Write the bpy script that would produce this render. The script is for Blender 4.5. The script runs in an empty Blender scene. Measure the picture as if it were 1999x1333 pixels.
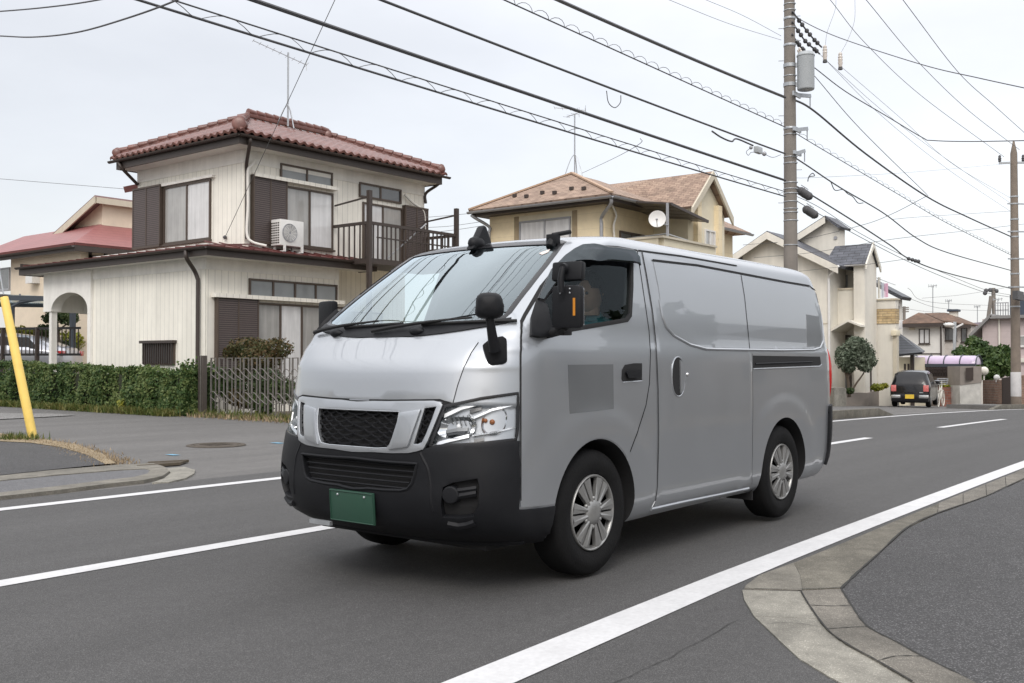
import bpy, bmesh, math, random
import numpy as np
from mathutils import Vector, Matrix
from mathutils.geometry import delaunay_2d_cdt
from mathutils.bvhtree import BVHTree
random.seed(7)
C = bpy.context.scene.collection
SC = bpy.context.scene
R = math.radians
# ------------------------------------------------------------------ camera
YAW, FPX, CAMH = R(38.2), 1944.0, 1.174
PITCH = math.atan((703 - 666.5) / FPX)
_f0 = Vector((math.cos(YAW), math.sin(YAW), 0)); RT = Vector((math.sin(YAW), -math.cos(YAW), 0)); _u0 = Vector((0, 0, 1))
FW = _f0 * math.cos(PITCH) + _u0 * math.sin(PITCH); UP = _u0 * math.cos(PITCH) - _f0 * math.sin(PITCH)
CAM = Vector((0, 0, CAMH))
cam = bpy.data.cameras.new('camera'); cam.sensor_width = 36; cam.lens = 36 * FPX / 1999; cam.clip_end = 2000; cam.clip_start = 0.05
camo = bpy.data.objects.new('camera', cam); C.objects.link(camo); SC.camera = camo
camo.matrix_world = Matrix(((RT.x, UP.x, -FW.x, CAM.x), (RT.y, UP.y, -FW.y, CAM.y), (RT.z, UP.z, -FW.z, CAM.z), (0, 0, 0, 1)))
# ------------------------------------------------------------------ sky, sun, exposure
SUN_EL, SUN_AZ = R(44), R(212)      # sun from behind the camera, to its left, behind cloud
W = bpy.data.worlds.new('World'); SC.world = W; W.use_nodes = True
nt = W.node_tree; nt.nodes.clear()
def N(t, **k):
    n = nt.nodes.new(t)
    for a, b in k.items(): setattr(n, a, b)
    return n
out = N('ShaderNodeOutputWorld'); add = N('ShaderNodeAddShader')
b1 = N('ShaderNodeBackground'); b2 = N('ShaderNodeBackground')
sky = N('ShaderNodeTexSky', sky_type='NISHITA', sun_disc=False, sun_elevation=SUN_EL, sun_rotation=R(90) - SUN_AZ, dust_density=3.0)
b1.inputs[1].default_value = 0.05
nt.links.new(sky.outputs[0], b1.inputs[0])
tc = N('ShaderNodeTexCoord'); sep = N('ShaderNodeSeparateXYZ'); nt.links.new(tc.outputs['Generated'], sep.inputs[0])
ramp = N('ShaderNodeValToRGB'); nt.links.new(sep.outputs[2], ramp.inputs[0])
cr = ramp.color_ramp
cr.elements[0].position = 0.0; cr.elements[0].color = (.715, .71, .705, 1)
cr.elements[1].position = 1.0; cr.elements[1].color = (1.78, 1.78, 1.80, 1)
for p, v in ((.10, .72), (.30, .75), (.45, 1.0), (.7, 1.6)):
    e = cr.elements.new(p); e.color = (v * .995, v * .985, v * .985, 1)
no = N('ShaderNodeTexNoise'); no.inputs['Scale'].default_value = 2.2; no.inputs['Detail'].default_value = 6; no.inputs['Roughness'].default_value = .55
mp = N('ShaderNodeMapping'); mp.inputs['Scale'].default_value = (1, 1, 2.6)
nt.links.new(tc.outputs['Generated'], mp.inputs[0]); nt.links.new(mp.outputs[0], no.inputs['Vector'])
mr = N('ShaderNodeMapRange'); mr.inputs['From Min'].default_value = .3; mr.inputs['From Max'].default_value = .7; mr.inputs['To Min'].default_value = .90; mr.inputs['To Max'].default_value = 1.08
nt.links.new(no.outputs[0], mr.inputs[0])
dx = N('ShaderNodeMapRange'); dx.inputs['From Min'].default_value = .3; dx.inputs['From Max'].default_value = 1.0; dx.inputs['To Min'].default_value = .95; dx.inputs['To Max'].default_value = 1.2
nt.links.new(sep.outputs[0], dx.inputs[0])
m1 = N('ShaderNodeMath', operation='MULTIPLY'); nt.links.new(mr.outputs[0], m1.inputs[0]); nt.links.new(dx.outputs[0], m1.inputs[1])
vm = N('ShaderNodeVectorMath', operation='SCALE'); nt.links.new(ramp.outputs[0], vm.inputs[0]); nt.links.new(m1.outputs[0], vm.inputs['Scale'])
nt.links.new(vm.outputs[0], b2.inputs[0]); b2.inputs[1].default_value = 1.0
nt.links.new(b1.outputs[0], add.inputs[0]); nt.links.new(b2.outputs[0], add.inputs[1]); nt.links.new(add.outputs[0], out.inputs[0])
sl = bpy.data.lights.new('sun', 'SUN'); sl.energy = 1.4; sl.angle = R(24); sl.color = (1, .965, .92)
slo = bpy.data.objects.new('sun', sl); C.objects.link(slo)
_sd = Vector((math.cos(SUN_EL) * math.cos(SUN_AZ), math.cos(SUN_EL) * math.sin(SUN_AZ), math.sin(SUN_EL)))
slo.rotation_euler = _sd.to_track_quat('Z', 'Y').to_euler(); slo.location = (0, 0, 30)
SC.view_settings.view_transform = 'Standard'; SC.view_settings.look = 'None'; SC.view_settings.gamma = 1; SC.view_settings.exposure = 0.0
# ------------------------------------------------------------------ pixel <-> place helpers (photograph pixels to points at a known plane or distance)
def ray(px, py): return FW + RT * ((px - 999.5) / FPX) - UP * ((py - 666.5) / FPX)
def onY(px, py, Y): d = ray(px, py); return CAM + d * (Y / d.y)
def onX(px, py, X): d = ray(px, py); return CAM + d * (X / d.x)
def onD(px, py, D): return CAM + ray(px, py) * D
def gz(x):
    if x < 0: return 0.0
    if x < 60: return -0.0004 * x * x
    return -1.44 - 1.2 * (1 - math.exp(-(x - 60) / 25))
def onG(px, py, dz=0):
    d = ray(px, py); z = 0
    for i in range(50):
        p = CAM + d * ((z + dz - CAMH) / d.z); z = .5 * z + .5 * gz(p.x)
    return p
# ------------------------------------------------------------------ materials
MATS = {}
def mat(name, col, rough=.7, metal=0, var=.12, scale=6, bump=0, bscale=60, spec=.5, coat=0, var2=0, scale2=.6, detail=5, stretch=None, stretch2=None):
    m = bpy.data.materials.new(name); m.use_nodes = True; t = m.node_tree; b = t.nodes['Principled BSDF']
    b.inputs['Roughness'].default_value = rough; b.inputs['Metallic'].default_value = metal; b.inputs['Specular IOR Level'].default_value = spec
    b.inputs['Coat Weight'].default_value = coat; b.inputs['Coat Roughness'].default_value = .03
    tcn = t.nodes.new('ShaderNodeTexCoord')
    base = t.nodes.new('ShaderNodeRGB'); base.outputs[0].default_value = (*col, 1); o = base.outputs[0]
    def mul(o, sc, v, det, st=None):
        n = t.nodes.new('ShaderNodeTexNoise'); n.inputs['Scale'].default_value = sc; n.inputs['Detail'].default_value = det; n.inputs['Roughness'].default_value = .65
        if st:
            mpn = t.nodes.new('ShaderNodeMapping'); mpn.inputs['Scale'].default_value = st; t.links.new(tcn.outputs['Object'], mpn.inputs[0]); t.links.new(mpn.outputs[0], n.inputs['Vector'])
        else: t.links.new(tcn.outputs['Object'], n.inputs['Vector'])
        r = t.nodes.new('ShaderNodeMapRange'); r.inputs['From Min'].default_value = .28; r.inputs['From Max'].default_value = .72
        r.inputs['To Min'].default_value = 1 - v; r.inputs['To Max'].default_value = 1 + v; t.links.new(n.outputs[0], r.inputs[0])
        s = t.nodes.new('ShaderNodeVectorMath'); s.operation = 'SCALE'; t.links.new(o, s.inputs[0]); t.links.new(r.outputs[0], s.inputs['Scale']); return s.outputs[0]
    if var: o = mul(o, scale, var, detail, stretch)
    if var2: o = mul(o, scale2, var2, 3, stretch2)
    t.links.new(o, b.inputs['Base Color'])
    if bump:
        n = t.nodes.new('ShaderNodeTexNoise'); n.inputs['Scale'].default_value = bscale; n.inputs['Detail'].default_value = 4
        t.links.new(tcn.outputs['Object'], n.inputs['Vector'])
        bp = t.nodes.new('ShaderNodeBump'); bp.inputs['Strength'].default_value = bump; bp.inputs['Distance'].default_value = .02
        t.links.new(n.outputs[0], bp.inputs['Height']); t.links.new(bp.outputs[0], b.inputs['Normal'])
    m['_out'] = 1; MATS[name] = m
    return m
def colsock(m): # socket feeding base colour, and the node tree
    t = m.node_tree; b = t.nodes['Principled BSDF']; return t, b, b.inputs['Base Color'].links[0].from_socket
def coordnode(t):
    return [n for n in t.nodes if n.type == 'TEX_COORD'][0]
def grooves(m, axis, pitch, width, dark=.55, depth=.5, offset=0.0):
    """thin grooves at a fixed pitch along an axis of the wall (panel joints)"""
    t, b, o = colsock(m); tcn = coordnode(t)
    s = t.nodes.new('ShaderNodeSeparateXYZ'); t.links.new(tcn.outputs['Object'], s.inputs[0])
    a = t.nodes.new('ShaderNodeMath'); a.operation = 'MULTIPLY_ADD'; t.links.new(s.outputs[axis], a.inputs[0]); a.inputs[1].default_value = 1 / pitch; a.inputs[2].default_value = offset
    f = t.nodes.new('ShaderNodeMath'); f.operation = 'FRACT'; t.links.new(a.outputs[0], f.inputs[0])
    c = t.nodes.new('ShaderNodeMath'); c.operation = 'GREATER_THAN'; t.links.new(f.outputs[0], c.inputs[0]); c.inputs[1].default_value = width / pitch
    r = t.nodes.new('ShaderNodeMapRange'); r.inputs['To Min'].default_value = dark; t.links.new(c.outputs[0], r.inputs[0])
    k = t.nodes.new('ShaderNodeVectorMath'); k.operation = 'SCALE'; t.links.new(o, k.inputs[0]); t.links.new(r.outputs[0], k.inputs['Scale']); t.links.new(k.outputs[0], b.inputs['Base Color'])
    if depth:
        bp = t.nodes.new('ShaderNodeBump'); bp.inputs['Strength'].default_value = depth; bp.inputs['Distance'].default_value = .01; t.links.new(c.outputs[0], bp.inputs['Height'])
        if b.inputs['Normal'].links: t.links.new(b.inputs['Normal'].links[0].from_socket, bp.inputs['Normal'])
        t.links.new(bp.outputs[0], b.inputs['Normal'])
    return m
def bricks(m, c1, c2, cm, bw, bh, mortar=.01, uv=True, bumpd=.006, rough=None, vmap=None):
    """courses of bricks / shingles from the surface's own UVs (metres)"""
    t = m.node_tree; b = t.nodes['Principled BSDF']; tcn = coordnode(t)
    k = t.nodes.new('ShaderNodeTexBrick'); k.inputs['Scale'].default_value = 1.0
    k.inputs['Brick Width'].default_value = bw; k.inputs['Row Height'].default_value = bh; k.inputs['Mortar Size'].default_value = mortar; k.inputs['Mortar Smooth'].default_value = .2
    k.inputs['Color1'].default_value = (*c1, 1); k.inputs['Color2'].default_value = (*c2, 1); k.inputs['Mortar'].default_value = (*cm, 1); k.inputs['Bias'].default_value = 0
    t.links.new(tcn.outputs['UV'], k.inputs['Vector'])
    n = t.nodes.new('ShaderNodeTexNoise'); n.inputs['Scale'].default_value = 3; n.inputs['Detail'].default_value = 6; t.links.new(tcn.outputs['Object'], n.inputs['Vector'])
    r = t.nodes.new('ShaderNodeMapRange'); r.inputs['From Min'].default_value = .3; r.inputs['From Max'].default_value = .7; r.inputs['To Min'].default_value = .75; r.inputs['To Max'].default_value = 1.25; t.links.new(n.outputs[0], r.inputs[0])
    s = t.nodes.new('ShaderNodeVectorMath'); s.operation = 'SCALE'; t.links.new(k.outputs['Color'], s.inputs[0]); t.links.new(r.outputs[0], s.inputs['Scale']); t.links.new(s.outputs[0], b.inputs['Base Color'])
    bp = t.nodes.new('ShaderNodeBump'); bp.invert = True; bp.inputs['Strength'].default_value = .7; bp.inputs['Distance'].default_value = bumpd; t.links.new(k.outputs['Fac'], bp.inputs['Height']); t.links.new(bp.outputs[0], b.inputs['Normal'])
    return m
def speckle(m, sc=160, amt=.5, thr=.62, light=2.2):
    """small pale stones in asphalt or concrete"""
    t, b, o = colsock(m); tcn = coordnode(t)
    v = t.nodes.new('ShaderNodeTexVoronoi'); v.inputs['Scale'].default_value = sc; t.links.new(tcn.outputs['Object'], v.inputs['Vector'])
    s = t.nodes.new('ShaderNodeSeparateColor'); t.links.new(v.outputs['Color'], s.inputs[0])
    r = t.nodes.new('ShaderNodeMapRange'); r.inputs['From Min'].default_value = thr; r.inputs['From Max'].default_value = 1; r.inputs['To Min'].default_value = 1 - amt * .25; r.inputs['To Max'].default_value = light; t.links.new(s.outputs[0], r.inputs[0])
    k = t.nodes.new('ShaderNodeVectorMath'); k.operation = 'SCALE'; t.links.new(o, k.inputs[0]); t.links.new(r.outputs[0], k.inputs['Scale']); t.links.new(k.outputs[0], b.inputs['Base Color'])
    return m
def leafmat(name, c1, c2, c3, sc=3.0, rough=.55):
    m = bpy.data.materials.new(name); m.use_nodes = True; t = m.node_tree; b = t.nodes['Principled BSDF']
    tcn = t.nodes.new('ShaderNodeTexCoord'); g = t.nodes.new('ShaderNodeNewGeometry')
    n = t.nodes.new('ShaderNodeTexNoise'); n.inputs['Scale'].default_value = sc; n.inputs['Detail'].default_value = 3; t.links.new(tcn.outputs['Object'], n.inputs['Vector'])
    a = t.nodes.new('ShaderNodeMath'); a.operation = 'MULTIPLY_ADD'; t.links.new(g.outputs['Random Per Island'], a.inputs[0]); a.inputs[1].default_value = .55
    t.links.new(n.outputs[0], a.inputs[2])
    cr = t.nodes.new('ShaderNodeValToRGB'); t.links.new(a.outputs[0], cr.inputs[0])
    cr.color_ramp.elements[0].position = .38; cr.color_ramp.elements[0].color = (*c1, 1); cr.color_ramp.elements[1].position = 1.0; cr.color_ramp.elements[1].color = (*c3, 1)
    e = cr.color_ramp.elements.new(.7); e.color = (*c2, 1)
    t.links.new(cr.outputs[0], b.inputs['Base Color']); b.inputs['Roughness'].default_value = rough; b.inputs['Specular IOR Level'].default_value = .3
    tr = t.nodes.new('ShaderNodeBsdfTranslucent'); t.links.new(cr.outputs[0], tr.inputs[0]); mx = t.nodes.new('ShaderNodeMixShader'); mx.inputs[0].default_value = .25
    t.links.new(b.outputs[0], mx.inputs[1]); t.links.new(tr.outputs[0], mx.inputs[2]); t.links.new(mx.outputs[0], t.nodes['Material Output'].inputs[0])
    MATS[name] = m; return m
def glassmat(name, tint, ior=1.5, boost=1.0, rough=0.0, base=0.0):
    m = bpy.data.materials.new(name); m.use_nodes = True; t = m.node_tree; t.nodes.remove(t.nodes['Principled BSDF'])
    lw = t.nodes.new('ShaderNodeLayerWeight'); lw.inputs[0].default_value = .5; f0 = ((ior - 1) / (ior + 1)) ** 2
    pw = t.nodes.new('ShaderNodeMath'); pw.operation = 'POWER'; t.links.new(lw.outputs['Facing'], pw.inputs[0]); pw.inputs[1].default_value = 5
    fr = t.nodes.new('ShaderNodeMath'); fr.operation = 'MULTIPLY_ADD'; t.links.new(pw.outputs[0], fr.inputs[0]); fr.inputs[1].default_value = 1 - f0; fr.inputs[2].default_value = f0
    mu = t.nodes.new('ShaderNodeMath'); mu.operation = 'MULTIPLY_ADD'; mu.use_clamp = True; t.links.new(fr.outputs[0], mu.inputs[0]); mu.inputs[1].default_value = boost; mu.inputs[2].default_value = base
    tr = t.nodes.new('ShaderNodeBsdfTransparent'); tr.inputs[0].default_value = (*tint, 1)
    gl = t.nodes.new('ShaderNodeBsdfGlossy'); gl.inputs['Roughness'].default_value = rough; gl.inputs[0].default_value = (.84, .95, 1, 1)
    mx = t.nodes.new('ShaderNodeMixShader'); t.links.new(mu.outputs[0], mx.inputs[0]); t.links.new(tr.outputs[0], mx.inputs[1]); t.links.new(gl.outputs[0], mx.inputs[2])
    t.links.new(mx.outputs[0], t.nodes['Material Output'].inputs[0]); MATS[name] = m; return m
# ------------------------------------------------------------------ mesh helpers
class MB:
    def __init__(s): s.v = []; s.f = []; s.uv = {}
    def add(s, vs, fs):
        k = len(s.v); s.v += [tuple(v) for v in vs]; s.f += [tuple(i + k for i in f) for f in fs]; return s
    def box(s, a, b):
        x0, y0, z0 = a; x1, y1, z1 = b
        x0, x1 = min(x0, x1), max(x0, x1); y0, y1 = min(y0, y1), max(y0, y1); z0, z1 = min(z0, z1), max(z0, z1)
        return s.add([(x0,y0,z0),(x1,y0,z0),(x1,y1,z0),(x0,y1,z0),(x0,y0,z1),(x1,y0,z1),(x1,y1,z1),(x0,y1,z1)],
                     [(0,3,2,1),(4,5,6,7),(0,1,5,4),(1,2,6,5),(2,3,7,6),(3,0,4,7)])
    def quad(s, a, b, c, d, uv=None):
        k = len(s.f); s.add([a, b, c, d], [(0, 1, 2, 3)])
        if uv: s.uv[k] = uv
        return s
    def poly(s, pts, uv=None):
        k = len(s.f); s.add(pts, [tuple(range(len(pts)))])
        if uv: s.uv[k] = uv
        return s
    def prism(s, pts, ext):
        n = len(pts); e = Vector(ext); p = [Vector(q) for q in pts]
        return s.add(p + [q + e for q in p], [tuple(range(n))[::-1], tuple(range(n, 2 * n))] + [(i, (i + 1) % n, (i + 1) % n + n, i + n) for i in range(n)])
    def slab(s, pts, th, uvs=True):
        """roof-like plane with a thickness below it, UVs in metres (u along first edge, v across)"""
        p = [Vector(q) for q in pts]; u = (p[1] - p[0]).normalized(); nn = (p[1] - p[0]).cross(p[-1] - p[0]).normalized()
        if nn.z < 0: nn = -nn
        w = nn.cross(u); n = len(p); k = len(s.f); kv = len(s.v)
        uv = [((q - p[0]).dot(u), (q - p[0]).dot(w)) for q in p]
        s.v += [tuple(q) for q in p] + [tuple(q - nn * th) for q in p]
        s.f.append(tuple(kv + i for i in range(n))); s.uv[k] = uv
        s.f.append(tuple(kv + n + i for i in reversed(range(n))))
        for i in range(n): j = (i + 1) % n; s.f.append((kv + i, kv + n + i, kv + n + j, kv + j))
        return s
    def bar(s, p, q, w, h=None):
        """square bar between two points"""
        h = h or w; p = Vector(p); q = Vector(q); d = (q - p).normalized()
        a = d.cross(Vector((0, 0, 1))) if abs(d.z) < .95 else d.cross(Vector((1, 0, 0))); a.normalize(); b = d.cross(a)
        a *= w / 2; b *= h / 2
        return s.add([p-a-b, p+a-b, p+a+b, p-a+b, q-a-b, q+a-b, q+a+b, q-a+b], [(0,3,2,1),(4,5,6,7),(0,1,5,4),(1,2,6,5),(2,3,7,6),(3,0,4,7)])
    def tube(s, pts, r, n=8, cap=True):
        P = [Vector(p) for p in pts]; m = len(P); rr = r if hasattr(r, '__len__') else [r] * m
        k = len(s.v); prev = None
        for i in range(m):
            d = (P[min(i + 1, m - 1)] - P[max(i - 1, 0)]); d = d.normalized() if d.length > 1e-9 else Vector((0, 0, 1))
            if prev is None:
                a = d.cross(Vector((0, 0, 1)))
                if a.length < .05: a = d.cross(Vector((1, 0, 0)))
            else: a = prev - d * prev.dot(d)
            a.normalize(); prev = a; b = d.cross(a)
            for j in range(n):
                t = 2 * math.pi * j / n; s.v.append(tuple(P[i] + (a * math.cos(t) + b * math.sin(t)) * rr[i]))
        for i in range(m - 1):
            for j in range(n):
                s.f.append((k + i*n + j, k + i*n + (j+1) % n, k + (i+1)*n + (j+1) % n, k + (i+1)*n + j))
        if cap:
            s.f.append(tuple(k + j for j in reversed(range(n)))); s.f.append(tuple(k + (m-1)*n + j for j in range(n)))
        return s
    def lathe(s, prof, origin=(0, 0, 0), axis=(0, 0, 1), n=32):
        """prof: (radius, height along axis)"""
        o = Vector(origin); ax = Vector(axis).normalized(); a = ax.cross(Vector((0, 0, 1)))
        if a.length < .05: a = ax.cross(Vector((1, 0, 0)))
        a.normalize(); b = ax.cross(a); k = len(s.v); m = len(prof)
        for r, h in prof:
            for j in range(n): t = 2 * math.pi * j / n; s.v.append(tuple(o + ax * h + (a * math.cos(t) + b * math.sin(t)) * r))
        for i in range(m - 1):
            for j in range(n): s.f.append((k + i*n + j, k + i*n + (j+1) % n, k + (i+1)*n + (j+1) % n, k + (i+1)*n + j))
        s.f.append(tuple(k + j for j in reversed(range(n)))); s.f.append(tuple(k + (m-1)*n + j for j in range(n)))
        return s
    def ball(s, c, r, n=12, m=8, sq=(1, 1, 1)):
        c = Vector(c); k = len(s.v)
        for i in range(m + 1):
            ph = math.pi * i / m
            for j in range(n):
                t = 2 * math.pi * j / n; s.v.append((c.x + r*sq[0]*math.sin(ph)*math.cos(t), c.y + r*sq[1]*math.sin(ph)*math.sin(t), c.z + r*sq[2]*math.cos(ph)))
        for i in range(m):
            for j in range(n): s.f.append((k + i*n + j, k + (i+1)*n + j, k + (i+1)*n + (j+1) % n, k + i*n + (j+1) % n))
        return s
def obj(name, mb, m, parent=None, smooth=False, bevel=0, angle=40):
    me = bpy.data.meshes.new(name); me.from_pydata(mb.v, [], mb.f)
    if mb.uv:
        l = me.uv_layers.new(name='UVMap')
        for fi, uv in mb.uv.items():
            for j, li in enumerate(me.polygons[fi].loop_indices): l.data[li].uv = uv[j]
    bm = bmesh.new(); bm.from_mesh(me)
    bmesh.ops.remove_doubles(bm, verts=bm.verts, dist=1e-5)
    bmesh.ops.recalc_face_normals(bm, faces=bm.faces)
    if bevel:
        ed = [e for e in bm.edges if len(e.link_faces) == 2 and e.calc_face_angle(0) > R(30)]
        bmesh.ops.bevel(bm, geom=ed, offset=bevel, segments=2, profile=.6, affect='EDGES', clamp_overlap=True)
    bm.to_mesh(me); bm.free()
    return obj_me(name, me, m, parent, smooth or bevel > 0, angle)
def obj_me(name, me, m, parent=None, smooth=False, angle=40):
    ms = m if isinstance(m, (list, tuple)) else [m]
    for x in ms: me.materials.append(x)
    if smooth:
        me.polygons.foreach_set('use_smooth', [True] * len(me.polygons))
        try: me.set_sharp_from_angle(angle=R(angle))
        except Exception: pass
    o = bpy.data.objects.new(name, me); C.objects.link(o)
    if parent is not None: attach(o, parent)
    return o
def wloc(o):
    return o.matrix_basis.to_translation() if o.parent is None else (wmat(o.parent) @ o.matrix_parent_inverse @ o.matrix_basis).to_translation()
def wmat(o):
    return o.matrix_basis.copy() if o.parent is None else wmat(o.parent) @ o.matrix_parent_inverse @ o.matrix_basis
def attach(o, p):
    o.parent = p; o.matrix_parent_inverse = wmat(p).inverted()
def thing(name, label, cat, loc=(0, 0, 0), group=None):
    o = bpy.data.objects.new(name, None); C.objects.link(o); o.location = loc; o.empty_display_size = .2
    return tag(o, label, cat, group)
def tag(o, label, cat, group=None, kind=None):
    o['label'] = label; o['category'] = cat
    if group: o['group'] = group
    if kind: o['kind'] = kind
    return o
def struct(o): o['kind'] = 'structure'; return o
def copy_tree(o, parent=None):
    c = o.copy(); C.objects.link(c)
    if parent is not None: c.parent = parent
    for ch in list(o.children): copy_tree(ch, c)
    return c
def cdt(outer, holes=(), step=.1):
    """triangulate a 2D outline with holes, with regular points inside; returns verts, tris"""
    pts = [Vector((float(p[0]), float(p[1]))) for p in outer]; edges = [(i, (i + 1) % len(outer)) for i in range(len(outer))]
    loops = [np.array(outer, float)]
    for h in holes:
        k = len(pts); pts += [Vector((float(p[0]), float(p[1]))) for p in h]; edges += [(k + i, k + (i + 1) % len(h)) for i in range(len(h))]; loops.append(np.array(h, float))
    def inside(P, L):
        x, y = P[:, 0], P[:, 1]; r = np.zeros(len(P), bool); n = len(L); j = n - 1
        for i in range(n):
            c = ((L[i, 1] > y) != (L[j, 1] > y)); den = (L[j, 1] - L[i, 1]) or 1e-12
            r ^= c & (x < (L[j, 0] - L[i, 0]) * (y - L[i, 1]) / den + L[i, 0]); j = i
        return r
    def valid(P):
        r = inside(P, loops[0])
        for L in loops[1:]: r &= ~inside(P, L)
        return r
    if step:
        sx, sy = step if hasattr(step, '__len__') else (step, step)
        lo = loops[0].min(0); hi = loops[0].max(0)
        gx = np.arange(lo[0] + sx * .5, hi[0], sx); gy = np.arange(lo[1] + sy * .5, hi[1], sy)
        if len(gx) and len(gy):
            P = np.array([(x, y) for x in gx for y in gy]); P = P[valid(P)]
            # keep clear of the outline
            if len(P):
                d = np.full(len(P), 1e9)
                for L in loops:
                    A = L; B = np.roll(L, -1, 0)
                    for a, b in zip(A, B):
                        ab = b - a; t = np.clip(((P - a) @ ab) / (ab @ ab + 1e-12), 0, 1); q = a + t[:, None] * ab
                        d = np.minimum(d, np.hypot(*((P - q) / np.array([sx, sy])).T))
                P = P[d > .3]
            pts += [Vector((float(p[0]), float(p[1]))) for p in P]
    v, e, f, *_ = delaunay_2d_cdt(pts, edges, [], 0, 1e-6)
    F = [t for t in f if len(t) == 3]
    c = np.array([((v[a] + v[b] + v[d]) / 3)[:] for a, b, d in F]); ok = valid(c)
    return [tuple(p) for p in v], [t for t, k in zip(F, ok) if k]
def dens(p, step, closed=True):
    """resample a polyline densely"""
    o = []; n = len(p)
    for i in range(n if closed else n - 1):
        a = np.array(p[i], float); b = np.array(p[(i + 1) % n], float); k = max(1, int(math.ceil(np.linalg.norm(b - a) / step)))
        o += [tuple(a + (b - a) * t / k) for t in range(k)]
    if not closed: o.append(tuple(p[-1]))
    return o
def crom(P, k=8):
    """Catmull-Rom through points"""
    P = [np.array(p, float) for p in P]; Q = [2 * P[0] - P[1]] + P + [2 * P[-1] - P[-2]]; o = []
    for i in range(1, len(Q) - 2):
        a, b, c, d = Q[i-1:i+3]
        for t in np.arange(k) / k: o.append(tuple(.5 * ((2*b) + (c-a)*t + (2*a-5*b+4*c-d)*t*t + (3*b-a-3*c+d)*t**3)))
    o.append(tuple(P[-1])); return o
def ground_sheet(name, poly, dz, m, step=1.0, holes=(), parent=None, thick=0):
    v, f = cdt(dens(poly, step), [dens(h, step) for h in holes], step)
    vs = [(x, y, gz(x) + dz) for x, y in v]; mb = MB(); mb.add(vs, f)
    if thick:
        cnt = {}
        for t in f:
            for a, b in ((t[0], t[1]), (t[1], t[2]), (t[2], t[0])): cnt[(a, b)] = 1
        k = len(vs); mb.v += [(x, y, z - thick) for x, y, z in vs]
        for (a, b) in cnt:
            if (b, a) not in cnt: mb.f.append((a, b, b + k, a + k))
    return obj(name, mb, m, parent)
GDZ = 0.0
def gp(px, py): p = onG(px, py, GDZ); return (p.x, p.y)
def leaves(mb, pts, nrm, size, rng, aspect=1.6, jitter=.9):
    """one small folded leaf per point"""
    for p, n in zip(pts, nrm):
        n = Vector(n) + Vector(rng.normal(0, jitter, 3)); n.normalize(); a = n.cross(Vector(rng.normal(0, 1, 3))); a.normalize(); b = n.cross(a)
        s = size * rng.uniform(.6, 1.4); p = Vector(p); l = a * s * aspect * .5; w = b * s * .5
        k = len(mb.v); mb.v += [tuple(p - l), tuple(p + w - n * s * .08), tuple(p + l), tuple(p - w - n * s * .08)]; mb.f.append((k, k + 1, k + 2, k + 3))
def crown_pts(blobs, n, rng, shell=.55):
    """points in the outer part of a set of ellipsoid clumps"""
    P = []; Nn = []; vol = np.array([b[1][0] * b[1][1] * b[1][2] for b in blobs]) ** .67; vol = vol / vol.sum()
    for c, r in [(b[0], b[1]) for b in blobs]:
        k = int(n * vol[[i for i, b in enumerate(blobs) if b[0] is c][0]])
        d = rng.normal(0, 1, (k, 3)); d /= np.linalg.norm(d, axis=1)[:, None]
        rad = rng.uniform(shell, 1.04, k) ** .7 * (1 + np.clip(rng.normal(0, .09, k), -.2, .32))
        P.append(np.array(c) + d * rad[:, None] * np.array(r)); Nn.append(d)
    return np.concatenate(P), np.concatenate(Nn)
# ------------------------------------------------------------------ shared materials
M = {}
M['asphalt'] = speckle(mat('road asphalt', (.060, .0585, .058), .82, var=.10, scale=14, var2=.16, scale2=1.1, stretch2=(.05, 1, 1), bump=.25, bscale=260), 330, .7, .55, 2.1)
M['asphalt_side'] = speckle(mat('side street asphalt', (.118, .114, .110), .88, var=.10, scale=5, var2=.18, scale2=.9, stretch2=(.14, 1, 1), bump=.25, bscale=220), 280, .6, .6, 1.8)
M['asphalt_walk'] = speckle(mat('coarse pavement asphalt', (.058, .057, .058), .85, var=.14, scale=14, var2=.12, scale2=.8, bump=.5, bscale=120), 190, .9, .72, 2.9)
M['paint'] = mat('road paint', (.56, .56, .565), .75, var=.07, scale=40, var2=.07, scale2=5, bump=.15, bscale=160)
M['concrete'] = speckle(mat('kerb concrete', (.150, .138, .118), .9, var=.25, scale=7, var2=.28, scale2=1.8, bump=.4, bscale=90), 260, .5, .78, 1.8)
M['concrete_pale'] = speckle(mat('pale gutter concrete', (.24, .228, .196), .9, var=.25, scale=7, var2=.28, scale2=1.8, bump=.35, bscale=80), 260, .5, .82, 1.6)
M['concrete_mid'] = speckle(mat('kerb end concrete', (.175, .163, .138), .9, var=.25, scale=7, var2=.30, scale2=1.8, bump=.35, bscale=80), 260, .5, .82, 1.6)
M['concrete_dark'] = speckle(mat('mossy kerb concrete', (.130, .120, .098), .92, var=.3, scale=6, var2=.30, scale2=1.6, bump=.4, bscale=80), 240, .5, .78, 1.8)
M['gravel'] = speckle(mat('gravel', (.20, .195, .19), .95, var=.3, scale=20, bump=.9, bscale=45), 60, .9, .55, 1.8)
M['soil'] = mat('yard soil', (.14, .115, .085), .95, var=.3, scale=6, bump=.5, bscale=40)
M['steel'] = mat('galvanised steel', (.42, .44, .46), .45, metal=.6, var=.15, scale=8)
M['joint'] = mat('dark joint', (.03, .03, .028), .95)
M['grass'] = leafmat('grass blades', (.05, .08, .018), (.10, .13, .03), (.20, .18, .06), 1.5)
M['straw'] = leafmat('dry grass', (.20, .145, .085), (.29, .215, .13), (.40, .31, .2), 2.5)
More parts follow.
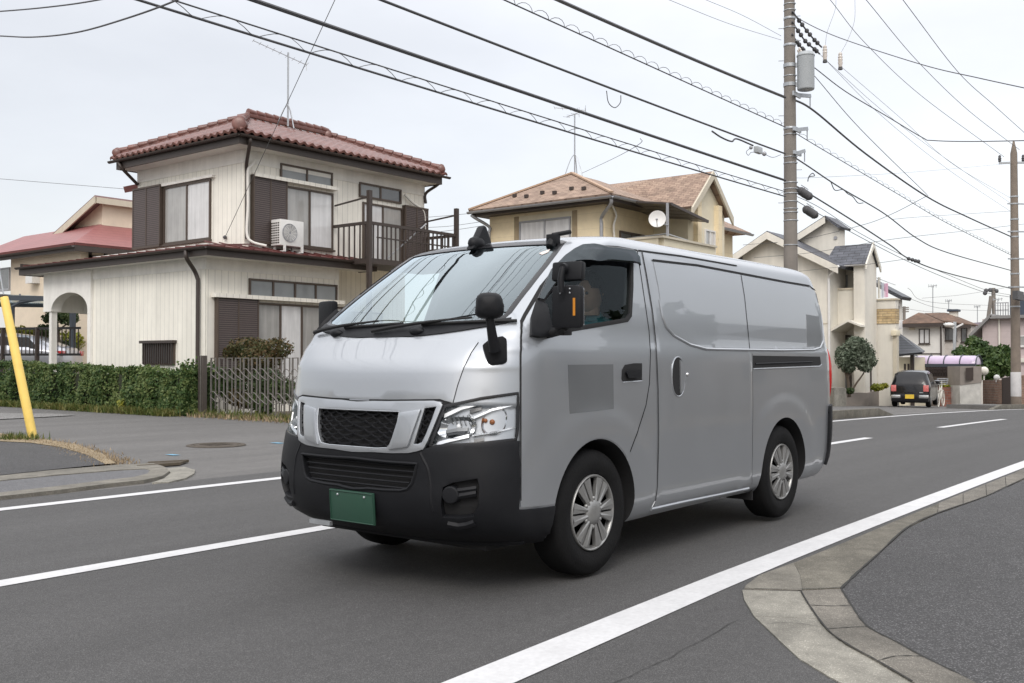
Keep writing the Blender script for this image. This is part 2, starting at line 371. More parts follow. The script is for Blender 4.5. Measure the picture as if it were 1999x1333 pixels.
# ------------------------------------------------------------------ ground and roads (y across the main road, x along it, ground falls gently with x)
struct(ground_sheet('ground', [(-60, -60), (90, -60), (90, 90), (-60, 90)], -.03, M['soil'], 4.0))
mbg = MB(); mbg.add([(x, y, gz(x) - .05) for x in (-400, -60, 0, 30, 60, 90, 120, 160, 220, 320, 700) for y in (-500, 500)], [(2*i, 2*i+2, 2*i+3, 2*i+1) for i in range(10)])
_fg = obj('ground', mbg, M['soil']); struct(_fg)
RN, RC, RF = 2.36, 5.30, 8.02          # near edge line, centre line, far edge line
def bend(x): return 0.0
# side street mouth on the far side, near corner side street on the near side, road itself
struct(ground_sheet('road', [(-40, 1.2), (85, 1.2), (85, 8.6), (-40, 8.6)], 0.0, M['asphalt'], 1.4))
struct(ground_sheet('side_street', [(-25, 8.6), (13.6, 8.6), (13.1, 19.0), (12.4, 28.5), (12.0, 60), (4.5, 60), (4.5, 32), (-25, 32)], -.006, M['asphalt_side'], 1.4))
struct(ground_sheet('side_street', [(-14, -30), (4.6, -30), (4.6, 1.2), (-14, 1.2)], -.004, M['asphalt'], 1.4))
struct(ground_sheet('forecourt', [(18.5, 8.6), (85, 8.6), (85, 13.5), (18.5, 13.5)], -.004, M['asphalt_side'], 1.4))
def stripe(f, x0, x1, w, w1=None, name='road_marking', dz=.004):
    w1 = w1 or w
    struct(ground_sheet(name, [(x0, f(x0) - w/2), (x1, f(x1) - w1/2), (x1, f(x1) + w1/2), (x0, f(x0) + w/2)], dz, M['paint'], 1.2))
RN = lambda x: 2.305 + .0205 * x
RC = lambda x: 5.335 + .0135 * x
RF = lambda x: 8.02 + .0065 * x
_lo = [(-30, 1.66), (2.885, 2.25), (4.7, 2.328), (5.74, 2.36), (7.2, 2.385), (8.95, 2.41), (12.6, 2.468), (30, 2.72), (60, 3.1)]
_hi = [(-30, 1.86), (2.72, 2.456), (3.94, 2.498), (5.07, 2.533), (6.2, 2.552), (8, 2.574), (9.67, 2.598), (13.65, 2.663), (30, 2.90), (60, 3.28)]
struct(ground_sheet('road_marking', _lo + _hi[::-1], .004, M['paint'], .8)); stripe(RF, -30, 46, .15)
stripe(RC, -14.2, 4.95, .15); stripe(RC, 12.0, 16.6, .15); stripe(RC, 21.0, 27.0, .15); stripe(RC, 33.5, 38.5, .15)
GDZ = .009
# ---- near right corner: raised coarse asphalt pavement, kerb blocks and pale gutter slabs
walk = [gp(1642, 1148), gp(1662, 1182), gp(1693, 1223), gp(1754, 1256), gp(1805, 1284), gp(1890, 1325), gp(1980, 1372), gp(2120, 1450), (6.5, -3.0), (40, -3.0), (40, 2.78), (25, 2.48), (16, 2.30), gp(1999, 936), gp(1924, 970), gp(1830, 1003), gp(1771, 1031), gp(1715, 1082)]
struct(ground_sheet('pavement', walk, .007, M['asphalt_walk'], .5, thick=.05))

def block(pts, dz, m, name='kerb', bevel=0): return struct(ground_sheet(name, pts, dz, m, .3, thick=.08))
block([gp(1453, 1147), gp(1456, 1141), gp(1483, 1121), gp(1549, 1097), gp(1562, 1122), gp(1566, 1150)], .006, M['concrete_mid'])
block([gp(1549.5, 1097), gp(1628, 1066), gp(1700, 1036.5), gp(1740, 1019), gp(1833, 981.5), gp(1829, 1001), gp(1769, 1029), gp(1713, 1081), gp(1640, 1146), gp(1566.5, 1149), gp(1562.5, 1122)], .006, M['concrete_dark'])
kp = [(1832, 982, 1830, 1001), (1880, 962.5, 1880, 984), (1924, 945, 1926, 967), (1962, 930, 1964, 949), (1999, 916.5, 2003, 933)]
for a, b in zip(kp, kp[1:]):
    block([gp(a[0] + .8, a[1]), gp(b[0] - .5, b[1]), gp(b[2] - .5, b[3]), gp(a[2] + .8, a[3])], .010, M['concrete'])
for i in range(20):
    x0 = gp(1999, 924)[0] + .02 + i * .62; block([(x0, 2.18 + .02*x0), (x0 + .6, 2.192 + .02*x0), (x0 + .6, 2.002 + .02*x0), (x0, 1.99 + .02*x0)], .010, M['concrete'])
out_l = [(1449, 1150), (1453, 1169), (1472, 1201), (1496, 1223), (1526, 1252), (1560, 1283), (1618, 1318), (1660, 1340), (1760, 1395)]
in_l = [(1562, 1153), (1580, 1182), (1597, 1206), (1613, 1228), (1651, 1257), (1712, 1291), (1781, 1331), (1830, 1356), (1900, 1395)]
kb_l = [(1641, 1150), (1661, 1182), (1677, 1206), (1692, 1223), (1753, 1256), (1804, 1284), (1889, 1325), (1950, 1357), (2030, 1398)]
def strip(L0, L1, i, j, e=1.0): return [gp(*p) for p in L0[i:j + 1]] + [gp(*p) for p in reversed(L1[i:j + 1])]
block(strip(out_l, in_l, 0, 2), .006, M['concrete_pale']); block(strip(out_l, in_l, 2, 8), .005, M['concrete_pale'])
for i, j in ((0, 1), (1, 3), (3, 5), (5, 6), (6, 8)): block(strip([(x + 1.2, y + .6) for x, y in in_l], kb_l, i, j), .011, M['concrete'])
# dark joints between kerb blocks and along the pavement edge
def seam(pts, w, dz, m=None, name='kerb'):
    P = [Vector((*gp(*p), 0)) for p in pts]; P = [Vector(p) for p in crom([tuple(q) for q in P], 6)]; mb = MB()
    rng = np.random.default_rng(len(pts) + int(pts[0][0])); L = []; Rr = []
    for i, p in enumerate(P):
        d = (P[min(i + 1, len(P) - 1)] - P[max(i - 1, 0)]).normalized(); n = Vector((-d.y, d.x, 0)); ww = w * rng.uniform(.5, 1.3)
        L.append((p + n * ww / 2)); Rr.append((p - n * ww / 2))
    for i in range(len(P) - 1): mb.quad(*[(q.x, q.y, gz(q.x) + dz) for q in (L[i], L[i + 1], Rr[i + 1], Rr[i])])
    return struct(obj(name, mb, m or M['joint']))
seam([(1453, 1149), (1500, 1151), (1566, 1151), (1640, 1148)], .010, .0135)
seam([(1642, 1149), (1676, 1116), (1715, 1081), (1771, 1030), (1830, 1002), (1926, 968), (1999, 934)], .014, .0135)
seam([(1642, 1150), (1662, 1182), (1693, 1223), (1754, 1256), (1805, 1284), (1890, 1325)], .010, .0135)
seam([(1563, 1153), (1580, 1182), (1614, 1228), (1652, 1257), (1713, 1291), (1781, 1331)], .008, .0135)
seam([(1580, 1182), (1620, 1184), (1662, 1183)], .007, .0135); seam([(1614, 1229), (1655, 1226), (1693, 1224)], .006, .0135); seam([(1714, 1291), (1750, 1282), (1800, 1282)], .006, .0135); seam([(1497, 1217), (1540, 1214), (1600, 1222)], .003, .0085)
seam([(1775, 1030), (1870, 1040), (1999, 1054)], .005, .0095, None, 'pavement')
seam([(1150, 1362), (1195, 1331), (1228, 1318), (1250, 1306), (1290, 1288), (1312, 1279), (1330, 1266), (1362, 1251), (1385, 1239), (1402, 1229), (1425, 1214), (1440, 1209), (1452, 1210)], .0035, .004, None, 'side_street')
GDZ = .0
# ---- left corner: kerb, pavement strip, dry grass, gravel lot, drain grate
M['gravel_walk'] = speckle(mat('gritty pavement strip', (.115, .115, .12), .9, var=.15, scale=14, bump=.4, bscale=120), 220, .7, .6, 2.0)
M['strawsoil'] = mat('trodden straw', (.26, .205, .13), .95, var=.25, scale=14, var2=.2, scale2=2, bump=.5, bscale=60)
lk_f = [(-120, 988), (0, 976), (99, 965), (208, 951), (281, 943), (317, 935), (331, 925), (322, 917)]
lk_b = [(-120, 980), (0, 968), (99, 957), (200, 944), (262, 937), (288, 930), (293, 924), (283, 921)]
def gs(pl): return [gp(*p) for p in pl]
for i, j in ((0, 2), (2, 3), (3, 7)): block(gs(lk_f[i:j + 1]) + gs(lk_b[i:j + 1])[::-1], .032, M['concrete_mid'])
block(gs(lk_b[:8]) + gs([(230, 924), (99, 935), (0, 945), (-120, 955)]), .028, M['gravel_walk'], 'pavement')
block(gs([(-120, 954), (0, 944), (99, 933.5), (230, 922.5), (283, 920), (322, 916.5), (300, 909), (231, 912), (99, 923), (0, 934), (-120, 944)]), .030, M['concrete_mid'])
block(gs([(333, 925), (320, 936), (297, 944), (330, 943), (363, 935), (379, 926), (381, 919), (360, 913), (325, 916)]), .012, M['concrete_pale'])
struct(ground_sheet('gravel', gs([(-200, 948), (0, 933), (99, 922), (205, 911), (170, 893), (120, 878), (60, 869), (0, 866), (-200, 866)]), .03, M['asphalt_walk'], .6))
struct(ground_sheet('gravel', gs([(-200, 822), (0, 819), (80, 815), (150, 811), (110, 808), (0, 807), (-200, 806)]), .01, M['gravel'], .6))
struct(ground_sheet('verge', gs([(-200, 866), (0, 865), (60, 868), (120, 877), (170, 892), (206, 911), (226, 909), (200, 890), (150, 872), (90, 862), (0, 849), (-200, 843)]), .03, M['strawsoil'], .6))
grate = MB()
ga, gb, gc, gd = [Vector((*gp(*p), 0)) for p in ((268, 914), (352, 908), (368, 903), (290, 907))]
for i in range(15):
    t0, t1 = i / 15, (i + .55) / 15
    q = [ga.lerp(gb, t0), ga.lerp(gb, t1), gd.lerp(gc, t1), gd.lerp(gc, t0)]; grate.slab([(p.x, p.y, gz(p.x) + .03) for p in q], .03)
M['rust_iron'] = mat('weathered cast iron', (.085, .07, .055), .75, metal=.3, var=.35, scale=12, bump=.4, bscale=60)
M['rust_steel'] = mat('rusty drain steel', (.11, .09, .065), .8, metal=.3, var=.3, scale=20)
for a, b in ((ga, gb), (gd, gc)): grate.bar((a.x, a.y, gz(a.x) + .02), (b.x, b.y, gz(b.x) + .02), .04, .03)
tag(obj('drain_grate', grate, M['rust_steel']), 'slotted rusty drain grate behind the rounded kerb end', 'drain grate')
pit = ground_sheet('drain_pit', [tuple(v[:2]) for v in (ga, gb, gc, gd)], .004, M['joint'], .4); struct(pit)
mc = onG(422, 869)
mh = MB(); mh.lathe([(.0, .012), (.28, .012), (.30, .012), (.305, .004), (.335, .004), (.34, .012), (.40, .010), (.41, 0)], (mc.x, mc.y, gz(mc.x)), n=48)
for i in range(-4, 5):
    for j in range(-4, 5):
        if i*i + j*j < 15: mh.box((mc.x + i*.058 - .018, mc.y + j*.058 - .018, gz(mc.x) + .010), (mc.x + i*.058 + .018, mc.y + j*.058 + .018, gz(mc.x) + .017))
tag(obj('manhole_cover', mh, M['rust_iron']), 'round rusty iron manhole cover set in the side street', 'manhole cover')
M['bluepaint'] = mat('blue survey paint', (.16, .36, .50), .8, var=.3, scale=30)
for px, py in ((330, 888), (535, 865)):
    p = onG(px, py); q = onG(px + 14, py - .6); mb = MB(); n = Vector((0, .10, 0)); mb.quad(*[(v.x, v.y, gz(v.x) + .002) for v in (p - n, q - n, q + n, p + n)]); struct(obj('road_marking', mb, M['bluepaint']))
# far side kerb stones (beyond the van)
def kerbrow(x0, x1, y, h, n, m, taper=True):
    L = (x1 - x0) / n
    for i in range(n):
        a = x0 + i * L + .008; b = x0 + (i + 1) * L - .008; mb = MB(); ha = h * (min(1, i / 1.0) if taper else 1); hb = h * (min(1, (n - 1 - i) / 1.0) if taper else 1)
        za, zb = gz(a), gz(b)
        mb.add([(a, y, za - .1), (b, y, zb - .1), (b, y + .16, zb - .1), (a, y + .16, za - .1), (a, y, za + ha + .012), (b, y, zb + hb + .012), (b, y + .16, zb + hb + .012), (a, y + .16, za + ha + .012)],
               [(0,3,2,1),(4,5,6,7),(0,1,5,4),(1,2,6,5),(2,3,7,6),(3,0,4,7)])
        struct(obj('kerb', mb, m, bevel=.012))
kerbrow(15.2, 27.4, 8.5, .19, 10, M['concrete_dark']); kerbrow(38.4, 64, 8.5, .17, 16, M['concrete_dark'])
struct(ground_sheet('pavement', [(15.3, 8.66), (26.8, 8.66), (26.8, 10.3), (15.3, 10.3)], .17, M['asphalt_side'], 1.2, thick=.2))
struct(ground_sheet('pavement', [(39, 8.66), (64, 8.66), (64, 10.2), (39, 10.2)], .15, M['asphalt_side'], 1.2, thick=.2))
# ---- grass along the hedge foot and dry grass on the verge
def blades(name, n, place, h, m, seed, label_kind='stuff', w=.012):
    rng = np.random.default_rng(seed); mb = MB()
    for i in range(n):
        x, y = place(rng); z = gz(x) + .0; hh = h * rng.uniform(.4, 1.3); a = rng.uniform(0, 6.28); l = rng.normal(0, .5) * hh
        dx, dy = math.cos(a), math.sin(a); k = len(mb.v); ww = w * rng.uniform(.6, 1.5)
        mb.v += [(x - dy*ww, y + dx*ww, z), (x + dy*ww, y - dx*ww, z), (x + dx*l + dy*ww*.7, y + dy*l - dx*ww*.7, z + hh*.65), (x + dx*l*1.6, y + dy*l*1.6, z + hh)]
        mb.f.append((k, k + 1, k + 2, k + 3))
    me = bpy.data.meshes.new(name); me.from_pydata(mb.v, [], mb.f); o = obj_me(name, me, m); o['kind'] = 'stuff'; return o
def on_line(pts, spread):
    P = [np.array(gp(*p)) for p in pts]; L = np.array([np.linalg.norm(b - a) for a, b in zip(P, P[1:])]); cum = np.concatenate([[0], np.cumsum(L)])
    def f(rng):
        s = rng.uniform(0, cum[-1]); i = min(np.searchsorted(cum, s) - 1, len(L) - 1); i = max(i, 0); t = (s - cum[i]) / L[i]
        q = P[i] + (P[i + 1] - P[i]) * t + rng.normal(0, spread, 2); return q[0], q[1]
    return f
blades('dry_grass', 4200, on_line([(-150, 848), (0, 853), (60, 861), (110, 870), (165, 885), (220, 908)], .13), .045, M['straw'], 5, w=.006)
blades('grass', 420, on_line([(-60, 862), (40, 860), (70, 862)], .10), .12, M['grass'], 6, w=.008)
# ------------------------------------------------------------------ houses
M['siding'] = grooves(mat('cream metal siding along x', (.83, .80, .72), .55, var=.04, scale=3, var2=.08, scale2=3.0, stretch2=(1, 1, .12), bump=.05, bscale=40), 0, .19, .012, .62, .5)
M['siding_y'] = grooves(mat('cream metal siding along y', (.83, .805, .725), .55, var=.04, scale=3, var2=.08, scale2=3.0, stretch2=(1, 1, .12), bump=.05, bscale=40), 1, .19, .012, .62, .5)
M['stucco'] = mat('white stucco', (.78, .765, .725), .9, var=.05, scale=4, var2=.09, scale2=3.0, stretch2=(1, 1, .12), bump=.3, bscale=90)
M['soffit'] = mat('pale soffit board', (.72, .70, .65), .8, var=.05)
M['brown'] = mat('dark brown metal', (.050, .038, .033), .5, var=.12, scale=10, bump=.03)
M['brownlite'] = mat('brown window frame', (.095, .072, .058), .45, metal=.3, var=.1, scale=10)
M['louvre'] = grooves(mat('brown louvred shutter', (.105, .082, .078), .5, var=.06, scale=8), 2, .052, .020, .38, .9)
M['redtile'] = mat('red glazed roof tile', (.150, .064, .052), .32, var=.28, scale=7, var2=.22, scale2=1.6, bump=.15, bscale=60)
M['redmetal'] = mat('dark red sheet roof', (.13, .042, .038), .42, var=.2, scale=8, var2=.15)
M['redroof'] = grooves(mat('faded red sheet roof', (.27, .10, .095), .45, var=.1, scale=5, var2=.1), 2, .13, .012, .7, .6)
M['curtain'] = mat('white lace curtain behind glass', (.64, .64, .64), .25, var=.16, scale=9, stretch=(1, 1, .06), var2=.10, scale2=1.2, coat=1)
M['curtain_grey'] = mat('grey curtain behind glass', (.36, .355, .34), .25, var=.16, scale=8, stretch=(1, 1, .06), var2=.15, scale2=1.0, coat=1)
M['pane_dark'] = mat('dark window pane', (.10, .105, .11), .12, var=.15, scale=3, coat=1)
M['pane_frost'] = mat('frosted pane', (.24, .255, .26), .3, var=.1, scale=3, coat=.6)
M['white'] = mat('white enamel', (.70, .69, .67), .45, var=.06, scale=8)
M['ivory'] = mat('ivory render', (.70, .67, .60), .85, var=.04, scale=4, var2=.09, scale2=2.2, stretch2=(1, 1, .10), bump=.2, bscale=60)
M['tan'] = grooves(mat('tan panel siding', (.78, .66, .45), .75, var=.07, scale=4, var2=.06, bump=.15, bscale=50), 2, .455, .008, .8, .4)
M['tan2'] = mat('pale tan panel', (.72, .655, .50), .75, var=.06, scale=4, bump=.15, bscale=50)
M['beige'] = mat('beige render', (.72, .615, .485), .85, var=.05, scale=4, var2=.05, bump=.2, bscale=60)
M['greymetal'] = mat('grey gutter metal', (.34, .345, .36), .4, metal=.2, var=.1, scale=10)
M['shingle'] = bricks(mat('brown patchwork shingles', (.3, .2, .15), .85), (.37, .27, .205), (.25, .175, .135), (.18, .12, .09), .24, .10, .010)
M['slate'] = bricks(mat('blue grey slates', (.1, .1, .12), .6), (.11, .115, .135), (.075, .08, .095), (.03, .03, .035), .45, .16, .012)
M['darktile'] = grooves(mat('dark grey roof tiles', (.055, .06, .07), .45, var=.2, scale=8), 2, .12, .03, .45, .9)
M['rusty_roof'] = mat('weathered brown roof', (.125, .075, .05), .85, var=.35, scale=4, var2=.35, scale2=1.0)
M['pinkwall'] = grooves(mat('dusty pink siding', (.50, .425, .415), .8, var=.05, scale=4), 2, .3, .012, .85, .4)
M['whitewall'] = mat('off white wall', (.68, .665, .63), .85, var=.05, scale=3, var2=.06, bump=.15, bscale=60)
M['stoneband'] = bricks(mat('ochre stone cladding', (.5, .4, .25), .85), (.56, .43, .25), (.40, .29, .15), (.33, .25, .15), .34, .10, .015)
M['brick'] = bricks(mat('brown brick', (.3, .2, .15), .9), (.26, .16, .115), (.20, .125, .09), (.24, .20, .17), .22, .075, .010)
M['redbrick'] = bricks(mat('red brick', (.3, .2, .15), .9), (.26, .105, .075), (.19, .075, .055), (.20, .15, .13), .30, .12, .012)
M['bluepanel'] = mat('dark blue panel', (.045, .06, .085), .5, var=.1)
class Wall:
    """axis-aligned wall: axis 'x' -> plane x=k facing -x, u runs along y ; axis 'y' -> plane y=k facing -y, u runs along x"""
    def __init__(s, axis, k): s.a = axis; s.k = k
    def P(s, u, z, d=0): return Vector((s.k - d, u, z)) if s.a == 'x' else Vector((u, s.k - d, z))
    def px(s, x, y): p = onX(x, y, s.k) if s.a == 'x' else onY(x, y, s.k); return (p.y if s.a == 'x' else p.x, p.z)
    def rect(s, xl, yt, yb, xr):
        a = s.px(xl, yt); b = s.px(xl, yb); c = s.px(xr, yt); return (a[0], c[0], b[1], a[1])
    def box(s, mb, u0, u1, z0, z1, d0, d1): mb.box(s.P(u0, z0, d0), s.P(u1, z1, d1)); return mb
def window(par, W, r, n=2, panes=None, fm=None, fw=.05, mid=False, d=.05, sill=True, name='window'):
    u0, u1, z0, z1 = r; u0, u1 = min(u0, u1), max(u0, u1); fm = fm or M['brownlite']; panes = panes or [M['curtain_grey']] * n
    if W.a == 'x': panes = panes[::-1]     # listed left to right in the photograph
    f = MB()
    for a, b, c, e in ((u0, u1, z0, z0 + fw), (u0, u1, z1 - fw, z1), (u0, u0 + fw, z0 + fw, z1 - fw), (u1 - fw, u1, z0 + fw, z1 - fw)): W.box(f, a, b, c, e, -.01, d)
    w = (u1 - u0 - 2 * fw) / n
    for k in range(1, n): W.box(f, u0 + fw + k*w - fw*.55, u0 + fw + k*w + fw*.55, z0 + fw, z1 - fw, -.01, d - (.012 if k % 2 else .004))
    if mid: W.box(f, u0 + fw, u1 - fw, z0 + (z1 - z0) * .38, z0 + (z1 - z0) * .38 + .03, -.01, d - .016)
    o = obj(name, f, fm, par)
    for k in range(n):
        p = MB(); a, b = u0 + fw + k * w, u0 + fw + (k + 1) * w; W.box(p, a, b, z0 + fw, z1 - fw, -.02, .012 + .004 * (k % 2)); obj('pane', p, panes[k], o)
    if sill: s_ = MB(); W.box(s_, u0 - .03, u1 + .03, z0 - .05, z0 - .002, -.01, d + .05); obj('sill', s_, fm, o)
    return o
def shutter(par, W, r, n=2):
    u0, u1, z0, z1 = r; u0, u1 = min(u0, u1), max(u0, u1); b = MB(); W.box(b, u0, u1, z0, z1, -.01, .13); o = obj('shutter', b, M['louvre'], par)
    f = MB(); w = (u1 - u0) / n
    for k in range(n + 1): W.box(f, u0 + k*w - .02, u0 + k*w + .02, z0 - .01, z1 + .01, -.01, .14)
    W.box(f, u0 - .02, u1 + .02, z1, z1 + .05, -.01, .15); W.box(f, u0 - .02, u1 + .02, z0 - .06, z0, -.01, .15); obj('shutter_frame', f, M['brownlite'], o); return o
def pipe(par, pts, r, m, name='downpipe'): return obj(name, MB().tube(crom([tuple(p) for p in pts], 5) if len(pts) > 2 else pts, r, 10), m, par, True)
def gutter(par, a, b, m, r=.06, name='gutter'):
    a = Vector(a); b = Vector(b); d = (b - a).normalized(); s = d.cross(Vector((0, 0, 1))); mb = MB(); n = 8
    for p in (a, b):
        for i in range(n + 1): t = math.pi * i / n; mb.v.append(tuple(p + s * r * math.cos(t) - Vector((0, 0, 1)) * r * math.sin(t)))
        for i in range(n, -1, -1): t = math.pi * i / n; mb.v.append(tuple(p + s * (r - .008) * math.cos(t) - Vector((0, 0, 1)) * (r - .008) * math.sin(t)))
    k = 2 * (n + 1)
    for i in range(k): mb.f.append((i, (i + 1) % k, k + (i + 1) % k, k + i))
    return obj(name, mb, m, par, True)
def tile_plane(mb, e0, e1, t1, t0, pitch=.27, course=.27):
    """barrel-tiled roof plane: eave from e0 to e1, top edge from t0 to t1"""
    e0, e1, t0, t1 = map(Vector, (e0, e1, t0, t1)); u = (e1 - e0).normalized(); L = (e1 - e0).length; n = u.cross(((t0 + t1) / 2 - (e0 + e1) / 2)).normalized()
    if n.z < 0: n = -n
    v = n.cross(u)
    if v.z < 0: v = -v
    H = (t0 - e0).dot(v); a0 = (t0 - e0).dot(u); a1 = (t1 - e0).dot(u)
    nu = int(L / pitch * 8); sub = 3; nv = int(H / course) * sub; idx = {}
    for j in range(nv + 1):
        vv = -.06 + (H + .06) * j / nv; lo = a0 * max(vv, 0) / H; hi = L + (a1 - L) * max(vv, 0) / H
        for i in range(nu + 1):
            uu = L * i / nu; uu = min(max(uu, lo), hi); ph = (uu / pitch) % 1
            barrel = .045 * math.sin(math.pi * ph / .58) if ph < .58 else -.018 * math.sin(math.pi * (ph - .58) / .42)
            fr = (vv / course) % 1; h = barrel + .03 * (1 - fr)
            idx[i, j] = len(mb.v); mb.v.append(tuple(e0 + u * uu + v * vv + n * (h + .03)))
    for j in range(nv):
        for i in range(nu): mb.f.append((idx[i, j], idx[i+1, j], idx[i+1, j+1], idx[i, j+1]))
    # closing strip under the eave row
    for i in range(nu):
        k = len(mb.v); a = Vector(mb.v[idx[i, 0]]); b = Vector(mb.v[idx[i+1, 0]]); mb.v += [tuple(a - n * .07), tuple(b - n * .07)]; mb.f.append((idx[i, 0], k, k + 1, idx[i+1, 0]))
def ridge(mb, a, b, r=.11, step=.28):
    a = Vector(a); b = Vector(b); n = max(1, int((b - a).length / step))
    mb.bar(a + Vector((0, 0, -.02)), b + Vector((0, 0, -.02)), r * 1.5, r * 1.4)
    for i in range(n):
        p = a.lerp(b, i / n); q = a.lerp(b, (i + 1) / n); mb.tube([p + Vector((0, 0, r * .7)), q + Vector((0, 0, r * .55))], [r * 1.02, r * .86], 10)
# ---- cream house with red tiled roof on the far corner
h1 = thing('house', 'cream sided house with red tiled hip roof, brown balcony and arched porch', 'house', (17, 23, 0))
WL, WR_ = Wall('x', 14.2), Wall('y', 20.5); UL, UR = Wall('x', 15.35), Wall('y', 20.6)
lw = MB(); lw.box((14.2, 20.52, -.3), (18.36, 25.64, 3.9)); obj('wall', lw, M['siding_y'], h1)
lw = MB(); lw.box((14.215, 20.5, -.3), (18.4, 20.6, 3.9)); obj('wall', lw, M['siding'], h1)
lw = MB(); lw.box((18.4, 21.7, -.3), (22.2, 26, 3.9)); obj('wall', lw, M['siding'], h1)
uw = MB(); uw.box((15.35, 20.62, 3.85), (21.86, 25.4, 6.7)); obj('wall', uw, M['siding_y'], h1)
uw = MB(); uw.box((15.365, 20.6, 3.85), (21.9, 20.7, 6.7)); obj('wall', uw, M['siding'], h1)
for W, u0, u1, z in ((WL, 20.5, 25.64, 3.36), (UL, 20.6, 25.4, 6.12)):
    b = MB(); W.box(b, u0, u1, z, z + .62, -.01, .02); obj('frieze', b, M['stucco'], h1)
for W, u0, u1, z in ((WR_, 14.2, 18.4, 3.36), (UR, 15.35, 21.9, 6.12)):
    b = MB(); W.box(b, u0, u1, z, z + .62, -.01, .02); obj('frieze', b, M['stucco'], h1)
# porch with arched front
y0, y1 = WL.px(182, 600)[0], WL.px(90, 600)[0]; ya, yb = WL.px(176, 600)[0], WL.px(105, 600)[0]; zs = WL.px(140, 606)[1]; zt = WL.px(140, 571)[1]; X0 = 14.12
pb = []; cy, ry = (ya + yb) / 2, (yb - ya) / 2
outl = [(y0, 3.75), (y0, -.1), (ya, -.1)] + [(cy - ry * math.cos(t) , zs + (zt - zs) * math.sin(t)) for t in np.linspace(0, math.pi, 25)] + [(yb, zs), (y1, zs), (y1, 3.75)]
v, f = cdt(outl, (), 0); pm = MB(); k = len(v)
pm.v = [(X0, a, b) for a, b in v] + [(X0 + .30, a, b) for a, b in v]; pm.f = [tuple(t) for t in f] + [tuple(i + k for i in t) for t in f]
n = len(outl)
for i in range(n):
    a, b = outl[i], outl[(i + 1) % n]; pm.quad((X0, *a), (X0, *b), (X0 + .30, *b), (X0 + .30, *a))
porch = obj('porch_arch', pm, M['stucco'], h1)
pp = MB(); ypl = WL.px(101, 640)[0]; pp.box((X0 + .04, ypl - .07, -.1), (X0 + .2, ypl + .07, zs)); obj('porch_post', pp, M['stucco'], h1)
pp = MB(); pp.box((15.2, y0 + .45, -.1), (15.4, y0 + .72, zs)); obj('porch_post', pp, M['stucco'], h1)
pp = MB(); pp.box((15.2, y0, zs - .02), (15.45, y1, 3.7)); pp.box((X0 + .3, y1 - .2, zs), (15.2, y1, 3.7)); pp.box((X0 + .3, y0 - .02, zs + .5), (15.2, y1 - .2, zs + .62)); obj('porch_ceiling', pp, M['stucco'], h1)
# lower skirt roof, fascia, soffit
EZ = 3.86; EX, EY = 13.75, 19.85; yE = onX(35, 520, EX).y; xE = onY(737, 515, EY).x
sk = MB(); sk.slab([(EX, yE, EZ), (EX, EY, EZ), (15.45, 20.7, 4.04), (15.45, yE, 4.04)], .03); sk.slab([(EX, EY, EZ), (xE, EY, EZ), (xE, 20.7, 4.04), (15.45, 20.7, 4.04)], .03)
for t in np.arange(EY + .4, yE, .42): sk.bar((EX - .01, t, EZ + .015), (15.4, t, 4.05), .03, .03)
for t in np.arange(EX + .5, xE, .42): sk.bar((t, EY - .01, EZ + .015), (t, 20.65, 4.05), .03, .03)
obj('skirt_roof', sk, M['redmetal'], h1)
fa = MB(); fa.box((EX + .02, EY + .02, EZ - .24), (EX + .05, yE - .02, EZ - .03)); fa.box((EX + .05, EY + .02, EZ - .24), (xE, EY + .05, EZ - .03)); fa.box((EX + .05, yE - .05, EZ - .24), (15.4, yE - .02, EZ + .1)); fa.box((xE - .02, EY + .05, EZ - .24), (xE + .01, 20.6, EZ + .1)); obj('fascia', fa, M['brown'], h1)
so = MB(); so.box((EX + .05, EY + .05, EZ - .22), (14.3, yE - .05, EZ - .19)); so.box((14.3, EY + .05, EZ - .22), (xE - .02, 20.55, EZ - .19)); obj('soffit', so, M['soffit'], h1)
gutter(h1, (EX - .05, EY - .05, EZ - .04), (EX - .05, yE, EZ - .02), M['brown']); gutter(h1, (xE, EY - .05, EZ - .02), (EX - .05, EY - .05, EZ - .04), M['brown'])
pipe(h1, [(EX - .05, EY + .75, EZ - .1), (EX - .04, EY + .72, EZ - .28), (14.05, 20.75, EZ - .55), (14.12, 20.72, EZ - .75)], .05, M['brown']); pipe(h1, [(14.12, 20.72, EZ - .72), (14.12, 20.72, -.1)], .05, M['brown'])
# upper roof
z0 = 6.72; A0, A1, B0, B1 = 14.70, 22.15, 19.95, 25.62; R0, R1, RY_, RZ_ = 17.25, 20.2, 23.0, 7.88
rt = MB(); tile_plane(rt, (A0, B0, z0), (A1, B0, z0), (R1, RY_, RZ_), (R0, RY_, RZ_)); obj('roof', rt, M['redtile'], h1, True, 50)
rt = MB(); tile_plane(rt, (A0, B1, z0), (A0, B0, z0), (R0, RY_, RZ_), (R0, RY_, RZ_)); rt.poly([(A1, B0, z0), (A1, B1, z0), (R1, RY_, RZ_)]); rt.poly([(A1, B1, z0), (A0, B1, z0), (R0, RY_, RZ_), (R1, RY_, RZ_)]); obj('roof', rt, M['redtile'], h1, True, 50)
rg = MB(); up = Vector((0, 0, .09))
for a, b in (((A0 + .12, B0 + .12, z0 + .06), (R0, RY_, RZ_)), ((A0 + .12, B1 - .12, z0 + .06), (R0, RY_, RZ_)), ((A1 - .12, B0 + .12, z0 + .06), (R1, RY_, RZ_)), ((A1 - .12, B1 - .12, z0 + .06), (R1, RY_, RZ_)), ((R0, RY_, RZ_ + .1), (R1, RY_, RZ_ + .1))): ridge(rg, Vector(a) + up, Vector(b) + up, .10)
obj('ridge_tiles', rg, M['redtile'], h1, True, 40)
